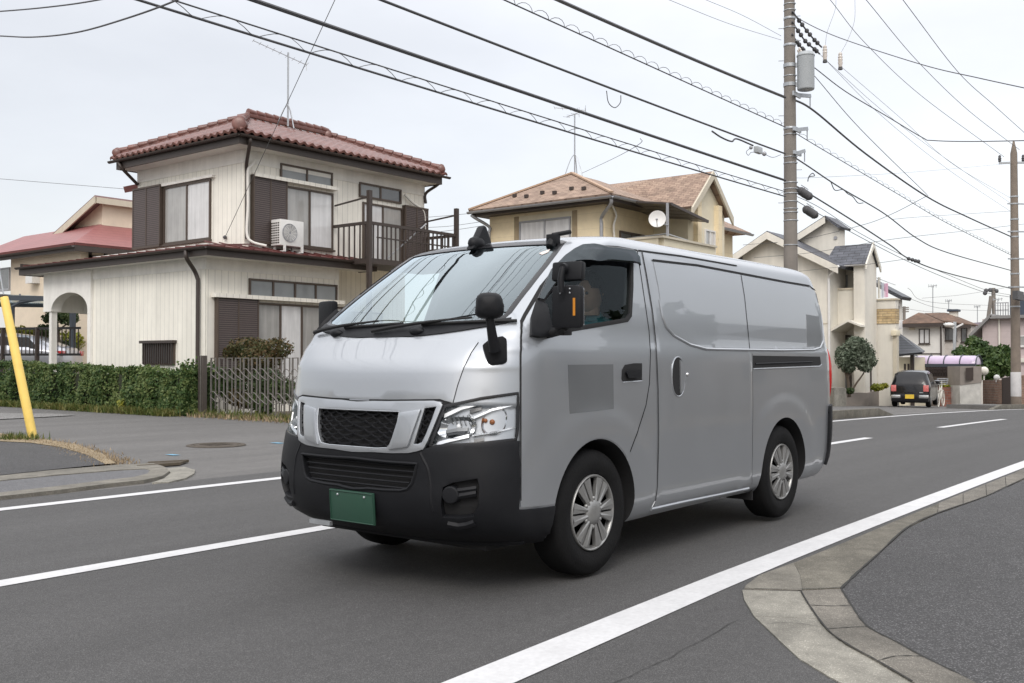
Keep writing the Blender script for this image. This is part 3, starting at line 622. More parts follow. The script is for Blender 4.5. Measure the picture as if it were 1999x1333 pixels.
for c, k in (((A0 + .16, B0 + .16, z0 + .22), 1.05), ((A0 + .1, B1 - .1, z0 + .2), .7), ((A1 - .1, B0 + .1, z0 + .2), .7), ((R1, RY_, RZ_ + .14), .8)):
    q = MB(); c = Vector(c); q.ball(c - Vector((0, 0, .04)), .15 * k, sq=(1.25, 1.25, .9)); q.ball(c + Vector((.03, .03, .10 * k)), .10 * k, sq=(1.3, 1.3, 1)); q.lathe([(.16 * k, 0), (.17 * k, .05), (.1 * k, .07)], c + Vector((-.09, -.09, -.05)) * k, (-1, -1, .1), 14); obj('ridge_end_tile', q, M['redtile'], h1, True, 40)
fz = z0 - .02; fb = MB(); t = .05
for a, b in (((A0 + .08, B0 + .08), (A1 - .08, B0 + .08 + t)), ((A0 + .08, B0 + .08 + t), (A0 + .08 + t, B1 - .08)), ((A1 - .08 - t, B0 + .08 + t), (A1 - .08, B1 - .08)), ((A0 + .08 + t, B1 - .08 - t), (A1 - .08 - t, B1 - .08))): fb.box((*a, fz - .27), (*b, fz))
obj('fascia', fb, M['brown'], h1)
sf = MB(); sf.box((A0 + .13, B0 + .13, fz - .25), (A1 - .13, B1 - .13, fz - .22)); obj('soffit', sf, M['soffit'], h1)
gutter(h1, (A0, B0 - .02, fz - .06), (A0, B1 + .15, fz - .03), M['brown']); gutter(h1, (A1 + .15, B0 - .02, fz - .03), (A0, B0 - .02, fz - .06), M['brown'])
pipe(h1, [(A0 + .35, B0 + .02, fz - .1), (A0 + .36, B0 + .04, fz - .25), (15.36, 20.52, fz - .66), (15.40, 20.54, fz - .85)], .045, M['brown']); pipe(h1, [(15.40, 20.54, fz - .83), (15.40, 20.54, 4.2)], .045, M['brown'])
pipe(h1, [(A0 + .02, B1 - .3, fz - .1), (A0 + .08, B1 - .4, fz - .28), (15.32, 25.36, fz - .62)], .045, M['brown']); pipe(h1, [(A1 - .02, B0 + .2, fz - .1), (A1 - .05, B0 + .3, fz - .25), (21.92, 20.56, fz - .5), (21.92, 20.56, fz - .8)], .045, M['brown'])
rr = MB(); rr.box((16.2, 25.42, 3.9), (19, 26.4, 6.35)); obj('wall', rr, M['siding_y'], h1)
rr = MB(); c0, c1 = onX(236, 342, 15.7), onX(236, 362, 15.7); rr.slab([(15.7, 26.75, 6.22), (15.7, 25.42, 6.22), (17.3, 25.42, 6.75), (17.3, 26.75, 6.75)], .18); obj('rear_roof', rr, M['redmetal'], h1)
# windows, shutters
shutter(h1, UL, UL.rect(268, 374, 484, 320)); window(h1, UL, UL.rect(322, 366, 478, 413), 2, [M['curtain_grey'], M['curtain']], mid=False)
shutter(h1, UR, UR.rect(490, 345, 470, 554)); window(h1, UR, UR.rect(556, 362, 478, 649), 2, [M['curtain_grey'], M['curtain']]); window(h1, UR, UR.rect(546, 318, 352, 648), 2, [M['pane_frost']] * 2, sill=False)
window(h1, UR, UR.rect(700, 355, 384, 782), 2, [M['pane_frost'], M['pane_dark']], sill=False)
r = UR.rect(707, 394, 470, 784); window(h1, UR, (r[0], r[1], 3.95, r[3]), 2, [M['curtain'], M['curtain_grey']], sill=False, name='balcony_door'); r = UR.rect(786, 404, 470, 829); shutter(h1, UR, (r[0], r[1], 3.95, r[3]))
for W, r in ((UR, UR.rect(490, 338, 345, 652)), (WR_, WR_.rect(412, 572, 580, 664))):
    e = MB(); W.box(e, r[0], r[1], r[2], r[3], -.01, .2); obj('window_hood', e, M['siding'], h1)
e = MB(); r = UL.rect(315, 361, 366, 420); UL.box(e, r[0], r[1], r[2], r[3], -.01, .1); obj('window_hood', e, M['stucco'], h1)
window(h1, WR_, WR_.rect(485, 543, 582, 657), 4, [M['pane_frost']] * 4, sill=False)
r = WR_.rect(420, 578, 700, 498); shutter(h1, WR_, (r[0], r[1], .75, r[3])); r = WR_.rect(500, 590, 700, 655); window(h1, WR_, (r[0], r[1] + .25, .55, r[3]), 4, [M['curtain_grey'], M['curtain'], M['curtain_grey'], M['curtain']])
wb = Wall('y', 21.7); window(h1, wb, (19.0, 21.2, .4, 2.6), 2, [M['pane_dark'], M['curtain_grey']], sill=False)
# barred low window
r = WL.rect(283, 669, 712, 343); bw_ = window(h1, WL, (r[0], r[1], r[2], r[3]), 1, [M['pane_dark']], sill=False); gb = MB()
for k in range(14): y = r[0] + (r[1] - r[0]) * (k + .5) / 14; WL.box(gb, y - .012, y + .012, r[2] + .02, r[3] - .02, .07, .10)
WL.box(gb, r[1] - .05, r[0] + .05, r[3] - .02, r[3] + .05, -.01, .14); obj('window_bars', gb, M['brown'], bw_)
# balcony with posts, rails and slats
bal = MB(); bx0 = onY(655, 440, 20.5).x; bx1 = onY(891, 440, 19.2).x; by_ = 19.2; zd = 3.88; zr = onY(725, 432, by_).z
bf = MB(); bf.box((bx0, by_, zd - .14), (bx1, 20.58, zd)); bal_o = obj('balcony_floor', bf, M['brown'], h1)
for x, zt_ in ((bx0 + .02, onY(725, 372, by_).z), (bx1, onY(891, 407, by_).z)):
    p = MB(); p.box((x - .055, by_ - .055, -.15), (x + .055, by_ + .055, zt_)); obj('balcony_post', p, M['brown'], h1)
rl_ = MB(); rl_.box((bx0, by_ - .03, zr - .08), (bx1, by_ + .03, zr)); rl_.box((bx0 - .03, by_, zr - .08), (bx0 + .03, 20.55, zr)); rl_.box((bx1 - .03, by_, zr - .08), (bx1 + .03, 20.55, zr))
rl_.box((bx0 + .3, by_ - .02, zr - .42), (bx1, by_ + .02, zr - .385)); rl_.box((bx1 - .02, by_, zr - .42), (bx1 + .02, 20.55, zr - .385))
zt_ = onY(725, 384, by_).z; rl_.bar((bx0 + .02, by_, zt_), (bx0 + .02, 20.55, zt_ - .12), .04); rl_.bar((bx1, by_, onY(891, 420, by_).z), (bx1, 20.55, onY(891, 420, by_).z - .1), .04); obj('balcony_rail', rl_, M['brown'], h1)
for i in range(6):
    y = by_ + (20.5 - by_) * (i + .6) / 6.2; q = MB(); q.box((bx0 - .012, y - .02, zd), (bx0 + .012, y + .02, zr - .06)); obj('baluster', q, M['brown'], h1)
    q = MB(); q.box((bx1 - .012, y - .02, zd), (bx1 + .012, y + .02, zr - .06)); obj('baluster', q, M['brown'], h1)
for i in range(20):
    x = bx0 + (bx1 - bx0) * (i + 1) / 21; q = MB(); q.box((x - .02, by_ - .012, zd), (x + .02, by_ + .012, zr - .06)); obj('baluster', q, M['brown'], h1)
pipe(h1, [onY(790, 380, 20.5), onY(805, 395, 20.5), onY(826, 412, 20.5), onY(829, 440, 20.5), onY(829, 470, 20.5)], .035, M['soffit'], 'conduit')
pipe(h1, [onY(498, 312, 20.5), onY(492, 322, 20.5), onY(484, 335, 20.5), onY(484, 400, 20.5), onY(482, 455, 20.5), onY(492, 472, 20.4), onY(520, 480, 20.2)], .035, M['soffit'], 'conduit')
pipe(h1, [onY(832, 437, 19.25), onY(750, 510, 19.3)], .022, M['greymetal'], 'stay_bar')
# air conditioner outdoor unit on the skirt roof
ac = thing('air_conditioner', 'white outdoor air conditioner unit standing on the dark red skirt roof of the cream house', 'air conditioner', (16.3, 20.2, 4.0))
ax0, ax1 = onY(549, 440, 20.05).x, onY(585, 440, 20.05).x; az0, az1 = onY(549, 478, 20.05).z, onY(549, 427, 20.05).z; ayb = 20.42; ax0 = onY(547, 450, 20.05).x; ax1 = ax0 + .76
cb = MB(); cb.box((ax0, 20.05, az0), (ax1, ayb, az1)); obj('casing', cb, M['white'], ac, bevel=.02)
fc = Vector((ax0 + .30, 20.045, (az0 + az1) / 2)); q = MB(); q.lathe([(0, .003), (.22, .003), (.225, .012), (.235, .012), (.24, 0)], fc, (0, -1, 0), 32); fan = obj('fan_guard', q, M['greymetal'], ac, True, 40)
q = MB()
for rr_ in (.05, .085, .12, .155, .19): q.tube([fc + Vector((math.cos(t) * rr_, -.016, math.sin(t) * rr_)) for t in np.linspace(0, 2*math.pi, 25)], .006, 5, False)
for k in range(12): t = k * math.pi / 6; q.bar(fc + Vector((math.cos(t) * .04, -.014, math.sin(t) * .04)), fc + Vector((math.cos(t) * .22, -.014, math.sin(t) * .22)), .007)
obj('grille_rings', q, M['white'], fan); q = MB()
for i in range(4):
    for j in range(9): y = 20.09 + i * .085; zz = az0 + .05 + j * (az1 - az0 - .1) / 9; q.box((ax0 - .006, y, zz), (ax0 + .01, y + .06, zz + .032))
obj('side_vents', q, M['trim_dk'] if 'trim_dk' in M else M['brown'], ac); q = MB()
for x in (ax0 + .08, ax1 - .12): q.box((x, 19.98, az0 - .13), (x + .05, 20.03, az0)); q.box((x, 19.98, az0 - .16), (x + .05, ayb + .05, az0 - .13)); q.box((x, ayb - .05, az0 - .13), (x + .05, ayb, az0))
obj('stand', q, M['white'], ac)
# television aerial on each of two roofs
def aerial(name, label, base, h, yag, par=None, legs=True, r=.026, sc=1.0, az=0):
    o = thing(name, label, 'aerial', base); b = Vector(base); q = MB(); q.tube([b, b + Vector((0, 0, h))], r, 6); obj('mast', q, M['steel'], o)
    if legs:
        for k in range(3):
            a = R(120 * k + 20); q = MB(); q.tube(crom([tuple(b + Vector((0, 0, .62))), tuple(b + Vector((math.cos(a) * .14, math.sin(a) * .14, .42))), tuple(b + Vector((math.cos(a) * .34, math.sin(a) * .34, -.12)))], 5), .014, 5); obj('leg', q, M['steel'], o)
    for (z, L, n, w, ang, tilt) in yag:
        d = Vector((math.cos(R(ang)), math.sin(R(ang)), tilt)); c = b + Vector((0, 0, z)); s = Vector((-math.sin(R(ang)), math.cos(R(ang)), 0)); q = MB(); q.tube([c - d * L * .35, c + d * L * .65], .012 * sc, 5)
        for i in range(n): t = -.35 + i / max(1, n - 1); ww = w * (1.25 if i == 0 else 1 - .3 * i / n); q.tube([c + d * L * t - s * ww / 2, c + d * L * t + s * ww / 2], .006 * sc, 4)
        if w > .25: q.tube([c - d * L * .35 + Vector((0, 0, .16)), c - d * L * .35 - Vector((0, 0, .16))], .010 * sc, 4)
        obj('yagi', q, M['steel'], o)
    return o
pa = onX(562, 247, 17.6); pt_ = onX(558, 108, 17.6)
aerial('tv_aerial', 'thin television aerial on a tall mast with tripod on the red tiled roof', onY(562, 246, 22.2), onY(562, 102, 22.2).z - onY(562, 246, 22.2).z, [(onY(562, 110, 22.2).z - onY(562, 246, 22.2).z, 1.5, 9, .38, 155, .32)])
# ---- tan house with brown shingle roofs in the middle
h2 = thing('house', 'tan two storey house with patchwork brown shingle roofs and an awning over its balcony', 'house', (28, 17, 0))
TL, TF = Wall('x', 24.2), Wall('y', 15.65); g2 = gz(27) - .3
q = MB(); q.box((24.2, 15.66, g2), (26.6, 19.94, 5.75)); obj('wall', q, M['tan'], h2)
q = MB(); q.box((24.215, 15.65, g2), (27.0, 15.75, 5.75)); obj('wall', q, M['tan'], h2)
r = TL.rect(1015, 433, 520, 1115); q = MB(); TL.box(q, TL.px(1014, 440)[0], TL.px(1117, 440)[0], g2, 5.6, -.01, .006); obj('wall_panel', q, M['tan2'], h2)
for xl, xr in ((1004, 1013), (1117, 1127)): q = MB(); TL.box(q, TL.px(xl, 440)[0], TL.px(xr, 440)[0], g2, 5.6, -.01, .009); obj('wall_trim', q, mat('dark tan trim', (.33, .26, .165), .75), h2)
window(h2, TL, (r[0], r[1], 3.6, r[3]), 2, [M['curtain'], M['curtain']], M['greymetal'])
EZ2 = onX(1202, 376, 23.7).z; ey0, ey1 = 15.05, 20.35; ap = (26.1, 18.1, onX(1115, 339, 26.1).z)
q = MB(); q.slab([(23.65, ey1, EZ2), (23.65, ey0, EZ2), ap], .06); q.slab([(23.65, ey0, EZ2), (28.4, ey0, EZ2), (27.6, 18.1, ap[2]), ap], .06); q.slab([(28.4, ey1, EZ2), (23.65, ey1, EZ2), ap, (27.6, 18.1, ap[2])], .06); obj('roof', q, M['shingle'], h2)
q = MB()
for a, b in (((23.65, ey1, EZ2), ap), ((23.65, ey0, EZ2), ap)): q.bar(Vector(a) + Vector((0, 0, .03)), Vector(b) + Vector((0, 0, .03)), .12, .05)
obj('hip_cap', q, mat('tan hip cap', (.42, .29, .20), .7), h2)
M['trim_tan'] = mat('pale fascia', (.55, .50, .40), .7, var=.06)
q = MB(); q.box((23.74, ey0 + .08, EZ2 - .20), (23.78, ey1 - .08, EZ2 - .07)); q.box((23.78, ey0 + .08, EZ2 - .20), (28.3, ey0 + .12, EZ2 - .07)); obj('fascia', q, M['brown'], h2)
q = MB(); q.box((23.78, ey0 + .12, EZ2 - .19), (26.5, ey1 - .1, EZ2 - .16)); obj('soffit', q, M['brown'], h2)
gutter(h2, (23.62, ey0 - .05, EZ2 - .08), (23.62, ey1, EZ2 - .06), M['greymetal'], .07); gutter(h2, (26.6, ey0 - .05, EZ2 - .06), (23.62, ey0 - .05, EZ2 - .08), M['greymetal'], .07)
pipe(h2, [(23.66, ey0 + .02, EZ2 - .15), (23.75, ey0 + .1, EZ2 - .3), (24.18, 15.72, EZ2 - .55), (24.15, 15.72, EZ2 - .8)], .05, M['greymetal']); pipe(h2, [(24.15, 15.72, EZ2 - .78), (24.15, 15.72, 3)], .05, M['greymetal'])
pipe(h2, [(23.66, ey1 - .1, EZ2 - .15), (23.75, ey1 - .2, EZ2 - .25), (24.12, 19.9, EZ2 - .5), (24.12, 19.9, EZ2 - .7)], .05, M['greymetal']); pipe(h2, [(24.12, 19.9, EZ2 - .68), (24.12, 19.9, 3)], .05, M['greymetal'])
q = MB()
for px, py in ((1005, 385), (1028, 386), (1059, 379), (1083, 379), (1116, 371), (1140, 371)):
    # snow stops on the roof slope
    d = ray(px, py); n = (Vector((23.65, ey0, EZ2)) - Vector((23.65, ey1, EZ2))).cross(Vector(ap) - Vector((23.65, ey1, EZ2))).normalized(); t = (Vector((23.65, ey0, EZ2)) - CAM).dot(n) / d.dot(n); p = CAM + d * t
    q = MB(); q.box(p + Vector((-.05, -.06, 0)), p + Vector((.03, .06, .10))); obj('snow_guard', q, M['brown'], h2)
# street wing with a steep gable
gy = 14.2; gl, gr, gc = 26.9, 29.55, 28.22; gzE, gzT = onY(1364, 404, gy).z, onY(1394, 334, gy).z
q = MB(); q.poly([(gl + .1, gy + .25, g2), (gr - .1, gy + .25, g2), (gr - .1, gy + .25, gzE), (gc, gy + .25, gzT - .25), (gl + .1, gy + .25, gzE)]); q.quad((gl + .1, gy + .25, g2), (gl + .1, 17.5, g2), (gl + .1, 17.5, gzE), (gl + .1, gy + .25, gzE)); q.quad((gr - .1, gy + .25, g2), (gr - .1, 17.5, g2), (gr - .1, 17.5, gzE), (gr - .1, gy + .25, gzE)); obj('wall', q, M['tan2'], h2)
q = MB(); yr = onX(1297, 339, gc).y + .4; sl2 = (gzT - gzE) / (gc - gl); xw = 25.2
q.slab([(gl, 19, gzE), (gl, gy, gzE), (gc, gy, gzT), (gc, yr, gzT), (gc - .4, 19, gzT - .3)], .08); q.slab([(gc, gy, gzT), (gr, gy, gzE), (gr, 19, gzE), (gc, yr + 1, gzT)], .08); q.slab([(24.9, 17.6, EZ2 - .02), (gl - .0, 15.9, gzE + .0), (gc, yr, gzT), (26.5, 18.6, gzT - .35)], .05); obj('roof', q, M['shingle'], h2)
q = MB()
for a, b in (((gl - .06, gzE - .05), (gc, gzT)), ((gc, gzT), (gr + .06, gzE - .05))):
    q.prism([(a[0], gy - .01, a[1]), (b[0], gy - .01, b[1]), (b[0], gy - .01, b[1] - .26), (a[0], gy - .01, a[1] - .22)], (0, .06, 0))
obj('bargeboard', q, M['trim_tan'], h2)
for xl, xr, dz in ((27.35, 27.6, .25), (28.75, 29.0, .25)):
    q = MB(); q.box((xl, gy + .1, g2), (xr, gy + .26, gzE + dz)); obj('wall_pier', q, M['tan'], h2)
GW = Wall('y', gy + .25); window(h2, GW, (28.05, 28.75, 3.0, onY(1395, 447, gy).z), 2, [M['curtain_grey'], M['curtain']], M['white'])
q = MB(); rz = onY(1467, 455, 15.4).z; rx = onY(1467, 455, 15.4).x; q.box((29.45, 15.9, gz(30) - .3), (rx - .5, 18, rz - .1)); obj('wall', q, M['tan'], h2)
q = MB(); q.slab([(29.3, 15.4, rz), (rx, 15.4, rz), (rx - 1.2, 17.2, rz + 1.0), (29.3, 17.2, rz + 1.0)], .07); q.slab([(rx, 15.4, rz), (rx, 19, rz), (rx - 1.2, 17.2, rz + 1.0)], .07); obj('roof', q, M['shingle'], h2); gutter(h2, (rx, 15.36, rz - .05), (29.4, 15.36, rz - .05), M['greymetal'], .07)
window(h2, Wall('y', 15.9), (30.1, 31.0, 3.2, 4.3), 2, [M['curtain_grey'], M['curtain']], M['white'])
q = MB(); q.box((29.6, 14.9, 2.6), (rx - .3, 15.9, 2.72)); obj('porch_roof', q, M['trim_tan'], h2)
# awning, balcony and recess between the wings
q = MB(); q.box((25.2, 15.66, g2), (27.0, 16.8, 5.4)); 
DW = Wall('y', 15.65); window(h2, DW, (25.0, 26.4, 3.2, 5.0), 2, [M['pane_dark'], M['pane_dark']], M['brownlite'], sill=False, name='balcony_door')
aw = [onY(1206, 391, 15.6), onY(1309, 394, 14.05), onY(1382, 430, 13.6), onY(1362, 436, 15.4)]
aw = [Vector((24.4, 15.62, onY(1215, 389, 15.6).z)), Vector((24.75, 14.0, onY(1300, 395, 14.0).z)), Vector((27.6, 13.75, onY(1381, 430, 13.75).z)), Vector((27.2, 15.62, onY(1300, 400, 15.6).z))]
aw[1] = onY(1309, 395, 13.9); aw[2] = onY(1382, 430, 13.9); aw[0] = Vector((aw[1].x - .2, 15.6, aw[1].z + .22)); aw[3] = Vector((aw[2].x, 15.6, aw[2].z + .22))
q = MB(); q.slab(aw, .05); obj('awning', q, mat('brown tinted awning', (.085, .075, .072), .4, coat=.4), h2); q = MB(); q.bar(aw[1] - Vector((0, 0, .04)), aw[2] - Vector((0, 0, .04)), .06, .08); obj('awning_beam', q, M['brown'], h2)
for k in range(6): p0 = aw[1].lerp(aw[2], k / 5); p1 = aw[0].lerp(aw[3], k / 5); q = MB(); q.bar(p0 - Vector((0, 0, .03)), p1 - Vector((0, 0, .03)), .04, .05); obj('awning_rib', q, M['brown'], h2)
ps = onY(1303, 430, 13.95); q = MB(); q.box((ps.x - .03, 13.92, 3.3), (ps.x + .03, 13.98, aw[1].z - .02)); obj('awning_post', q, M['greymetal'], h2)
b0, b1 = onY(1300, 462, 13.95), onY(1388, 500, 13.95)
q = MB(); q.box((b0.x - .2, 13.9, 2.6), (b1.x + .2, 14.02, b0.z - .06)); q.box((b0.x - .32, 14.02, 2.6), (b0.x - .2, 15.6, b0.z - .06)); q.box((b0.x - .2, 14.02, 2.6), (b1.x, 15.6, 2.75)); obj('balcony_parapet', q, M['tan2'], h2)
q = MB(); q.box((b0.x - .36, 13.84, b0.z - .06), (b1.x + .2, 14.08, b0.z)); q.box((b0.x - .36, 14.08, b0.z - .06), (b0.x - .14, 15.6, b0.z)); obj('parapet_cap', q, M['trim_tan'], h2)
q = MB(); q.tube([onY(1225, 465, 15.5), onY(1302, 456, 14.0), onY(1345, 470, 14.0)], .02, 6); obj('laundry_pole', q, M['steel'], h2, True)
pipe(h2, [onY(1195, 400, 15.55), onY(1203, 420, 15.55), onY(1198, 440, 15.55), onY(1200, 470, 15.55)], .03, M['soffit'], 'conduit')
sd_ = thing('satellite_dish', 'round white satellite dish fixed to the balcony under the awning of the tan house', 'satellite dish', onY(1283, 427, 13.85))
c = onY(1283, 427, 13.85); ax = (CAM - c + Vector((-9, -3, 9))).normalized(); q = MB(); q.lathe([(0, -.055), (.10, -.048), (.18, -.028), (.235, 0), (.24, -.004), (.18, -.04), (.10, -.062), (0, -.07)], c, ax, 32); obj('dish', q, M['white'], sd_, True, 60)
q = MB(); q.tube([c - ax * .06, c - ax * .12 + Vector((0, 0, -.05)), Vector((ps.x, 13.93, c.z - .1))], .02, 6); q.tube([c - Vector((0, 0, .23)), c + ax * .22 - Vector((0, 0, .10))], .012, 5); q.ball(c + ax * .24 - Vector((0, 0, .08)), .035); obj('mount_arm', q, M['greymetal'], sd_, True)
aerial('tv_aerial', 'television aerial on a mast with splayed feet at the peak of the tan hip roof', Vector(onD(1122, 338, onX(1115, 339, 26.1).dot(FW) - CAM.dot(FW))), onX(1122, 222, 26.1).z - onX(1122, 338, 26.1).z, [(2.05, 1.0, 5, .5, 120, .12), (1.9, .7, 4, .35, 70, 0)])
# ---- pale cream house at the right with slate dormer gable and stone bands
h3 = thing('house', 'pale ivory house with slate dormer gable, balcony laundry and ochre stone bands, beyond the van', 'house', (42, 15, -.6))
g3 = gz(40) - .5; CL = Wall('x', 38.9); zc = onX(1616, 512, 38.9).z; yL = onX(1450, 492, 38.9).y; yA = onX(1505, 457, 38.9).y; zA = onX(1505, 457, 38.9).z; zL = onX(1450, 492, 38.9).z
q = MB(); q.prism([(38.9, 14.6, g3), (38.9, yL, g3), (38.9, yL, zL - .1), (38.9, yA, zA - .12), (38.9, 14.6, zc - .02)], (3.1, 0, 0)); obj('wall', q, M['ivory'], h3)
q = MB()
q.slab([(38.5, 14.1, zc - .15), (42, 14.1, zc - .15), (42, yA, zA + .1), (38.5, yA, zA + .1)], .12); q.slab([(42, yL + .4, zL - .2), (38.5, yL + .4, zL - .2), (38.5, yA, zA + .1), (42, yA, zA + .1)], .12); obj('roof', q, M['slate'], h3)
q = MB()
for a, b in (((14.05, zc - .2), (yA, zA + .06)), ((yA, zA + .06), (yL + .45, zL - .25))):
    q.prism([(38.46, a[0], a[1]), (38.46, b[0], b[1]), (38.46, b[0], b[1] - .3), (38.46, a[0], a[1] - .3)], (.06, 0, 0))
obj('bargeboard', q, M['ivory'], h3)
q = MB(); q.box((38.88, 14.58, 2.62), (38.92, yL, 2.66)); obj('string_course', q, M['trim_tan'], h3)
pipe(h3, [(38.55, 14.05, zc - .2), (38.7, 14.3, zc - .4), (38.86, 14.55, zc - .6), (38.84, 14.55, zc - .8)], .05, M['white']); pipe(h3, [(38.84, 14.55, zc - .78), (38.84, 14.55, g3 + .4)], .05, M['white'])
yT = onX(1616, 422, 41).y; zT = onX(1616, 422, 41).z; yTl = onX(1550, 466, 41).y; zTl = onX(1550, 466, 41).z; yTr = onX(1636, 440, 41).y; zTr = onX(1636, 440, 41).z
q = MB(); q.prism([(41, yTr, 4.5), (41, yTl + .6, 4.5), (41, yTl + .6, zTl - .4), (41, yT, zT - .1), (41, yTr, zTr - .1)], (.8, 0, 0)); obj('wall', q, M['ivory'], h3)
q = MB(); q.slab([(40.7, yTl + .7, zTl - .35), (40.7, yT, zT), (42.0, yT, zT), (42.0, yTl + .7, zTl - .35)], .1); q.slab([(40.7, yT, zT), (40.7, yTr - .2, zTr - .08), (42.0, yTr - .2, zTr - .08), (42.0, yT, zT)], .1); obj('roof', q, M['slate'], h3)
q = MB(); q.prism([(40.66, yTl + .7, zTl - .4), (40.66, yT, zT - .04), (40.66, yT, zT - .32), (40.66, yTl + .7, zTl - .68)], (.05, 0, 0)); obj('bargeboard', q, M['ivory'], h3); vt = onX(1631, 464, 40.98); q = MB(); q.lathe([(0, .05), (.07, .05), (.08, 0)], (41, vt.y, vt.z), (-1, 0, 0), 14); obj('vent', q, M['greymetal'], h3)
# balcony bay over the entrance
B1 = Wall('x', 40.0); yb0, yb1 = B1.px(1622, 600)[0], B1.px(1673, 600)[0]; zb1 = B1.px(1640, 566)[1]; zb0 = B1.px(1640, 634)[1]
q = MB(); q.box((40.0, yb1, zb0), (40.14, yb0, zb1)); q.box((40.14, yb1, zb0), (40.9, yb1 + .12, zb1)); q.box((40.14, yb1 + .12, zb0), (40.9, yb0, zb0 + .12)); obj('balcony_parapet', q, M['ivory'], h3); q = MB(); q.box((39.96, yb1 - .04, zb1), (40.9, yb1 + .16, zb1 + .07)); q.box((39.96, yb1 + .16, zb1), (40.18, yb0, zb1 + .07)); obj('parapet_cap', q, M['trim_tan'], h3)
q = MB(); q.box((40.9, 13.62, g3), (41.4, 14.59, onX(1680, 515, 40.9).z)); obj('wall', q, M['ivory'], h3)
window(h3, Wall('x', 40.9), (B1.px(1640, 560)[0], B1.px(1630, 560)[0], 3.4, 4.7), 1, [M['pane_dark']], M['greymetal'], sill=False)
lmp = MB(); pL = onX(1626, 482 + 54, 40.85); lmp.box(pL - Vector((.12, .1, .14)), pL + Vector((.0, .1, .14))); obj('wall_lamp', lmp, M['stoneband'], h3, bevel=.02)
q = MB(); pa_, pb_, pc_ = onX(1622, 642, 39.2), onX(1655, 624, 39.2), onX(1680, 634, 39.2)
q.prism([pa_, pb_, pc_, pc_ - Vector((0, 0, .08)), pb_ - Vector((0, 0, .08)), pa_ - Vector((0, 0, .10))], (1.7, 0, 0)); obj('porch_canopy', q, M['ivory'], h3)
q = MB(); B1.box(q, B1.px(1632, 700)[0], B1.px(1648, 700)[0], g3, zb0 - .4, -.86, -.8); obj('front_door', q, M['brown'], h3); q = MB(); B1.box(q, B1.px(1634, 700)[0], B1.px(1642, 700)[0], g3, zb0 - .7, -.85, -.76); obj('door_glass', q, M['pane_dark'], h3)
# slate dormer gable above a pilaster
sy0 = 13.3; rx_, rzz = onY(1705, 475, sy0).x, onY(1705, 475, sy0).z; ex_ = onY(1692, 514, sy0).x; ez_ = onY(1692, 514, sy0).z; yfar = onX(1630, 478, rx_).y
q = MB(); q.slab([(ex_, yfar + .2, ez_), (ex_, sy0, ez_), (rx_, sy0, rzz), (rx_, yfar, rzz)], .06); q.slab([(rx_, sy0, rzz), (2 * rx_ - ex_, sy0, ez_), (2 * rx_ - ex_, yfar, ez_), (rx_, yfar, rzz)], .06); obj('roof', q, M['slate'], h3)
q = MB()
for a, b in (((ex_ - .08, ez_ - .02), (rx_, rzz + .05)), ((rx_, rzz + .05), (2 * rx_ - ex_ + .08, ez_ - .02))): q.prism([(a[0], sy0 - .03, a[1]), (b[0], sy0 - .03, b[1]), (b[0], sy0 - .03, b[1] - .22), (a[0], sy0 - .03, a[1] - .2)], (0, .06, 0))
obj('bargeboard', q, M['ivory'], h3); q = MB(); q.prism([(ex_ + .1, sy0 + .12, g3), (2 * rx_ - ex_ - .1, sy0 + .12, g3), (2 * rx_ - ex_ - .1, sy0 + .12, ez_), (rx_, sy0 + .12, rzz - .15), (ex_ + .1, sy0 + .12, ez_)], (0, .44, 0)); obj('wall', q, M['ivory'], h3)
gutter(h3, (ex_ - .04, sy0, ez_ - .03), (ex_ - .04, yfar, ez_ - .03), M['white'], .06)
# stone banded bay with balcony
B3 = Wall('x', 41.2); yc0, yc1 = B3.px(1706, 600)[0], B3.px(1748, 600)[0]; zc1 = B3.px(1720, 586)[1]; sz1, sz0 = B3.px(1720, 603)[1], B3.px(1720, 632)[1]
q = MB(); q.box((41.2, yc1, g3), (41.6, yc0, zc1)); obj('wall', q, M['ivory'], h3); q = MB(); q.box((41.14, yc1 - .05, zc1), (41.66, yc0, zc1 + .06)); obj('parapet_cap', q, M['trim_tan'], h3)
q = MB(); k = 0
a, b = (41.17, yc0 - .03), (41.17, yc1)
q.quad((41.17, yc0 - .03, sz0), (41.17, yc1 - .02, sz0), (41.17, yc1 - .02, sz1), (41.17, yc0 - .03, sz1), uv=[(0, 0), (yc0 - yc1, 0), (yc0 - yc1, sz1 - sz0), (0, sz1 - sz0)]); q.quad((41.17, yc1 - .02, sz0), (41.6, yc1 - .02, sz0), (41.6, yc1 - .02, sz1), (41.17, yc1 - .02, sz1), uv=[(0, 0), (.4, 0), (.4, sz1 - sz0), (0, sz1 - sz0)]); obj('stone_band', q, M['stoneband'], h3)
q = MB(); s0, s1 = B1.px(1676, 582), B1.px(1681, 612); q.quad((40.05, yb1 - .004, s1[1]), (40.6, yb1 - .004, s1[1]), (40.6, yb1 - .004, s0[1]), (40.05, yb1 - .004, s0[1]), uv=[(0, 0), (.6, 0), (.6, .6), (0, .6)]); obj('stone_band', q, M['stoneband'], h3)
for xl, xr, y0_, y1_ in ((1698, 1711, 642, 654), (1742, 1753, 645, 655)):
    a = B3.px(xl, y0_); b = B3.px(xr, y1_); q = MB(); B3.box(q, a[0], b[0], b[1], a[1], -.3, .2); hd__ = obj('window_hood', q, M['tan2'], h3, bevel=.02)
    q = MB(); B3.box(q, a[0] - .03, b[0] + .03, g3 + .9, b[1], -.2, .05); obj('wall_pier', q, M['trim_tan'], h3)
a = B3.px(1703, 658); b = B3.px(1709, 700); q = MB(); B3.box(q, a[0], b[0], b[1], a[1], 0, .08); obj('window', q, M['pane_dark'], h3)
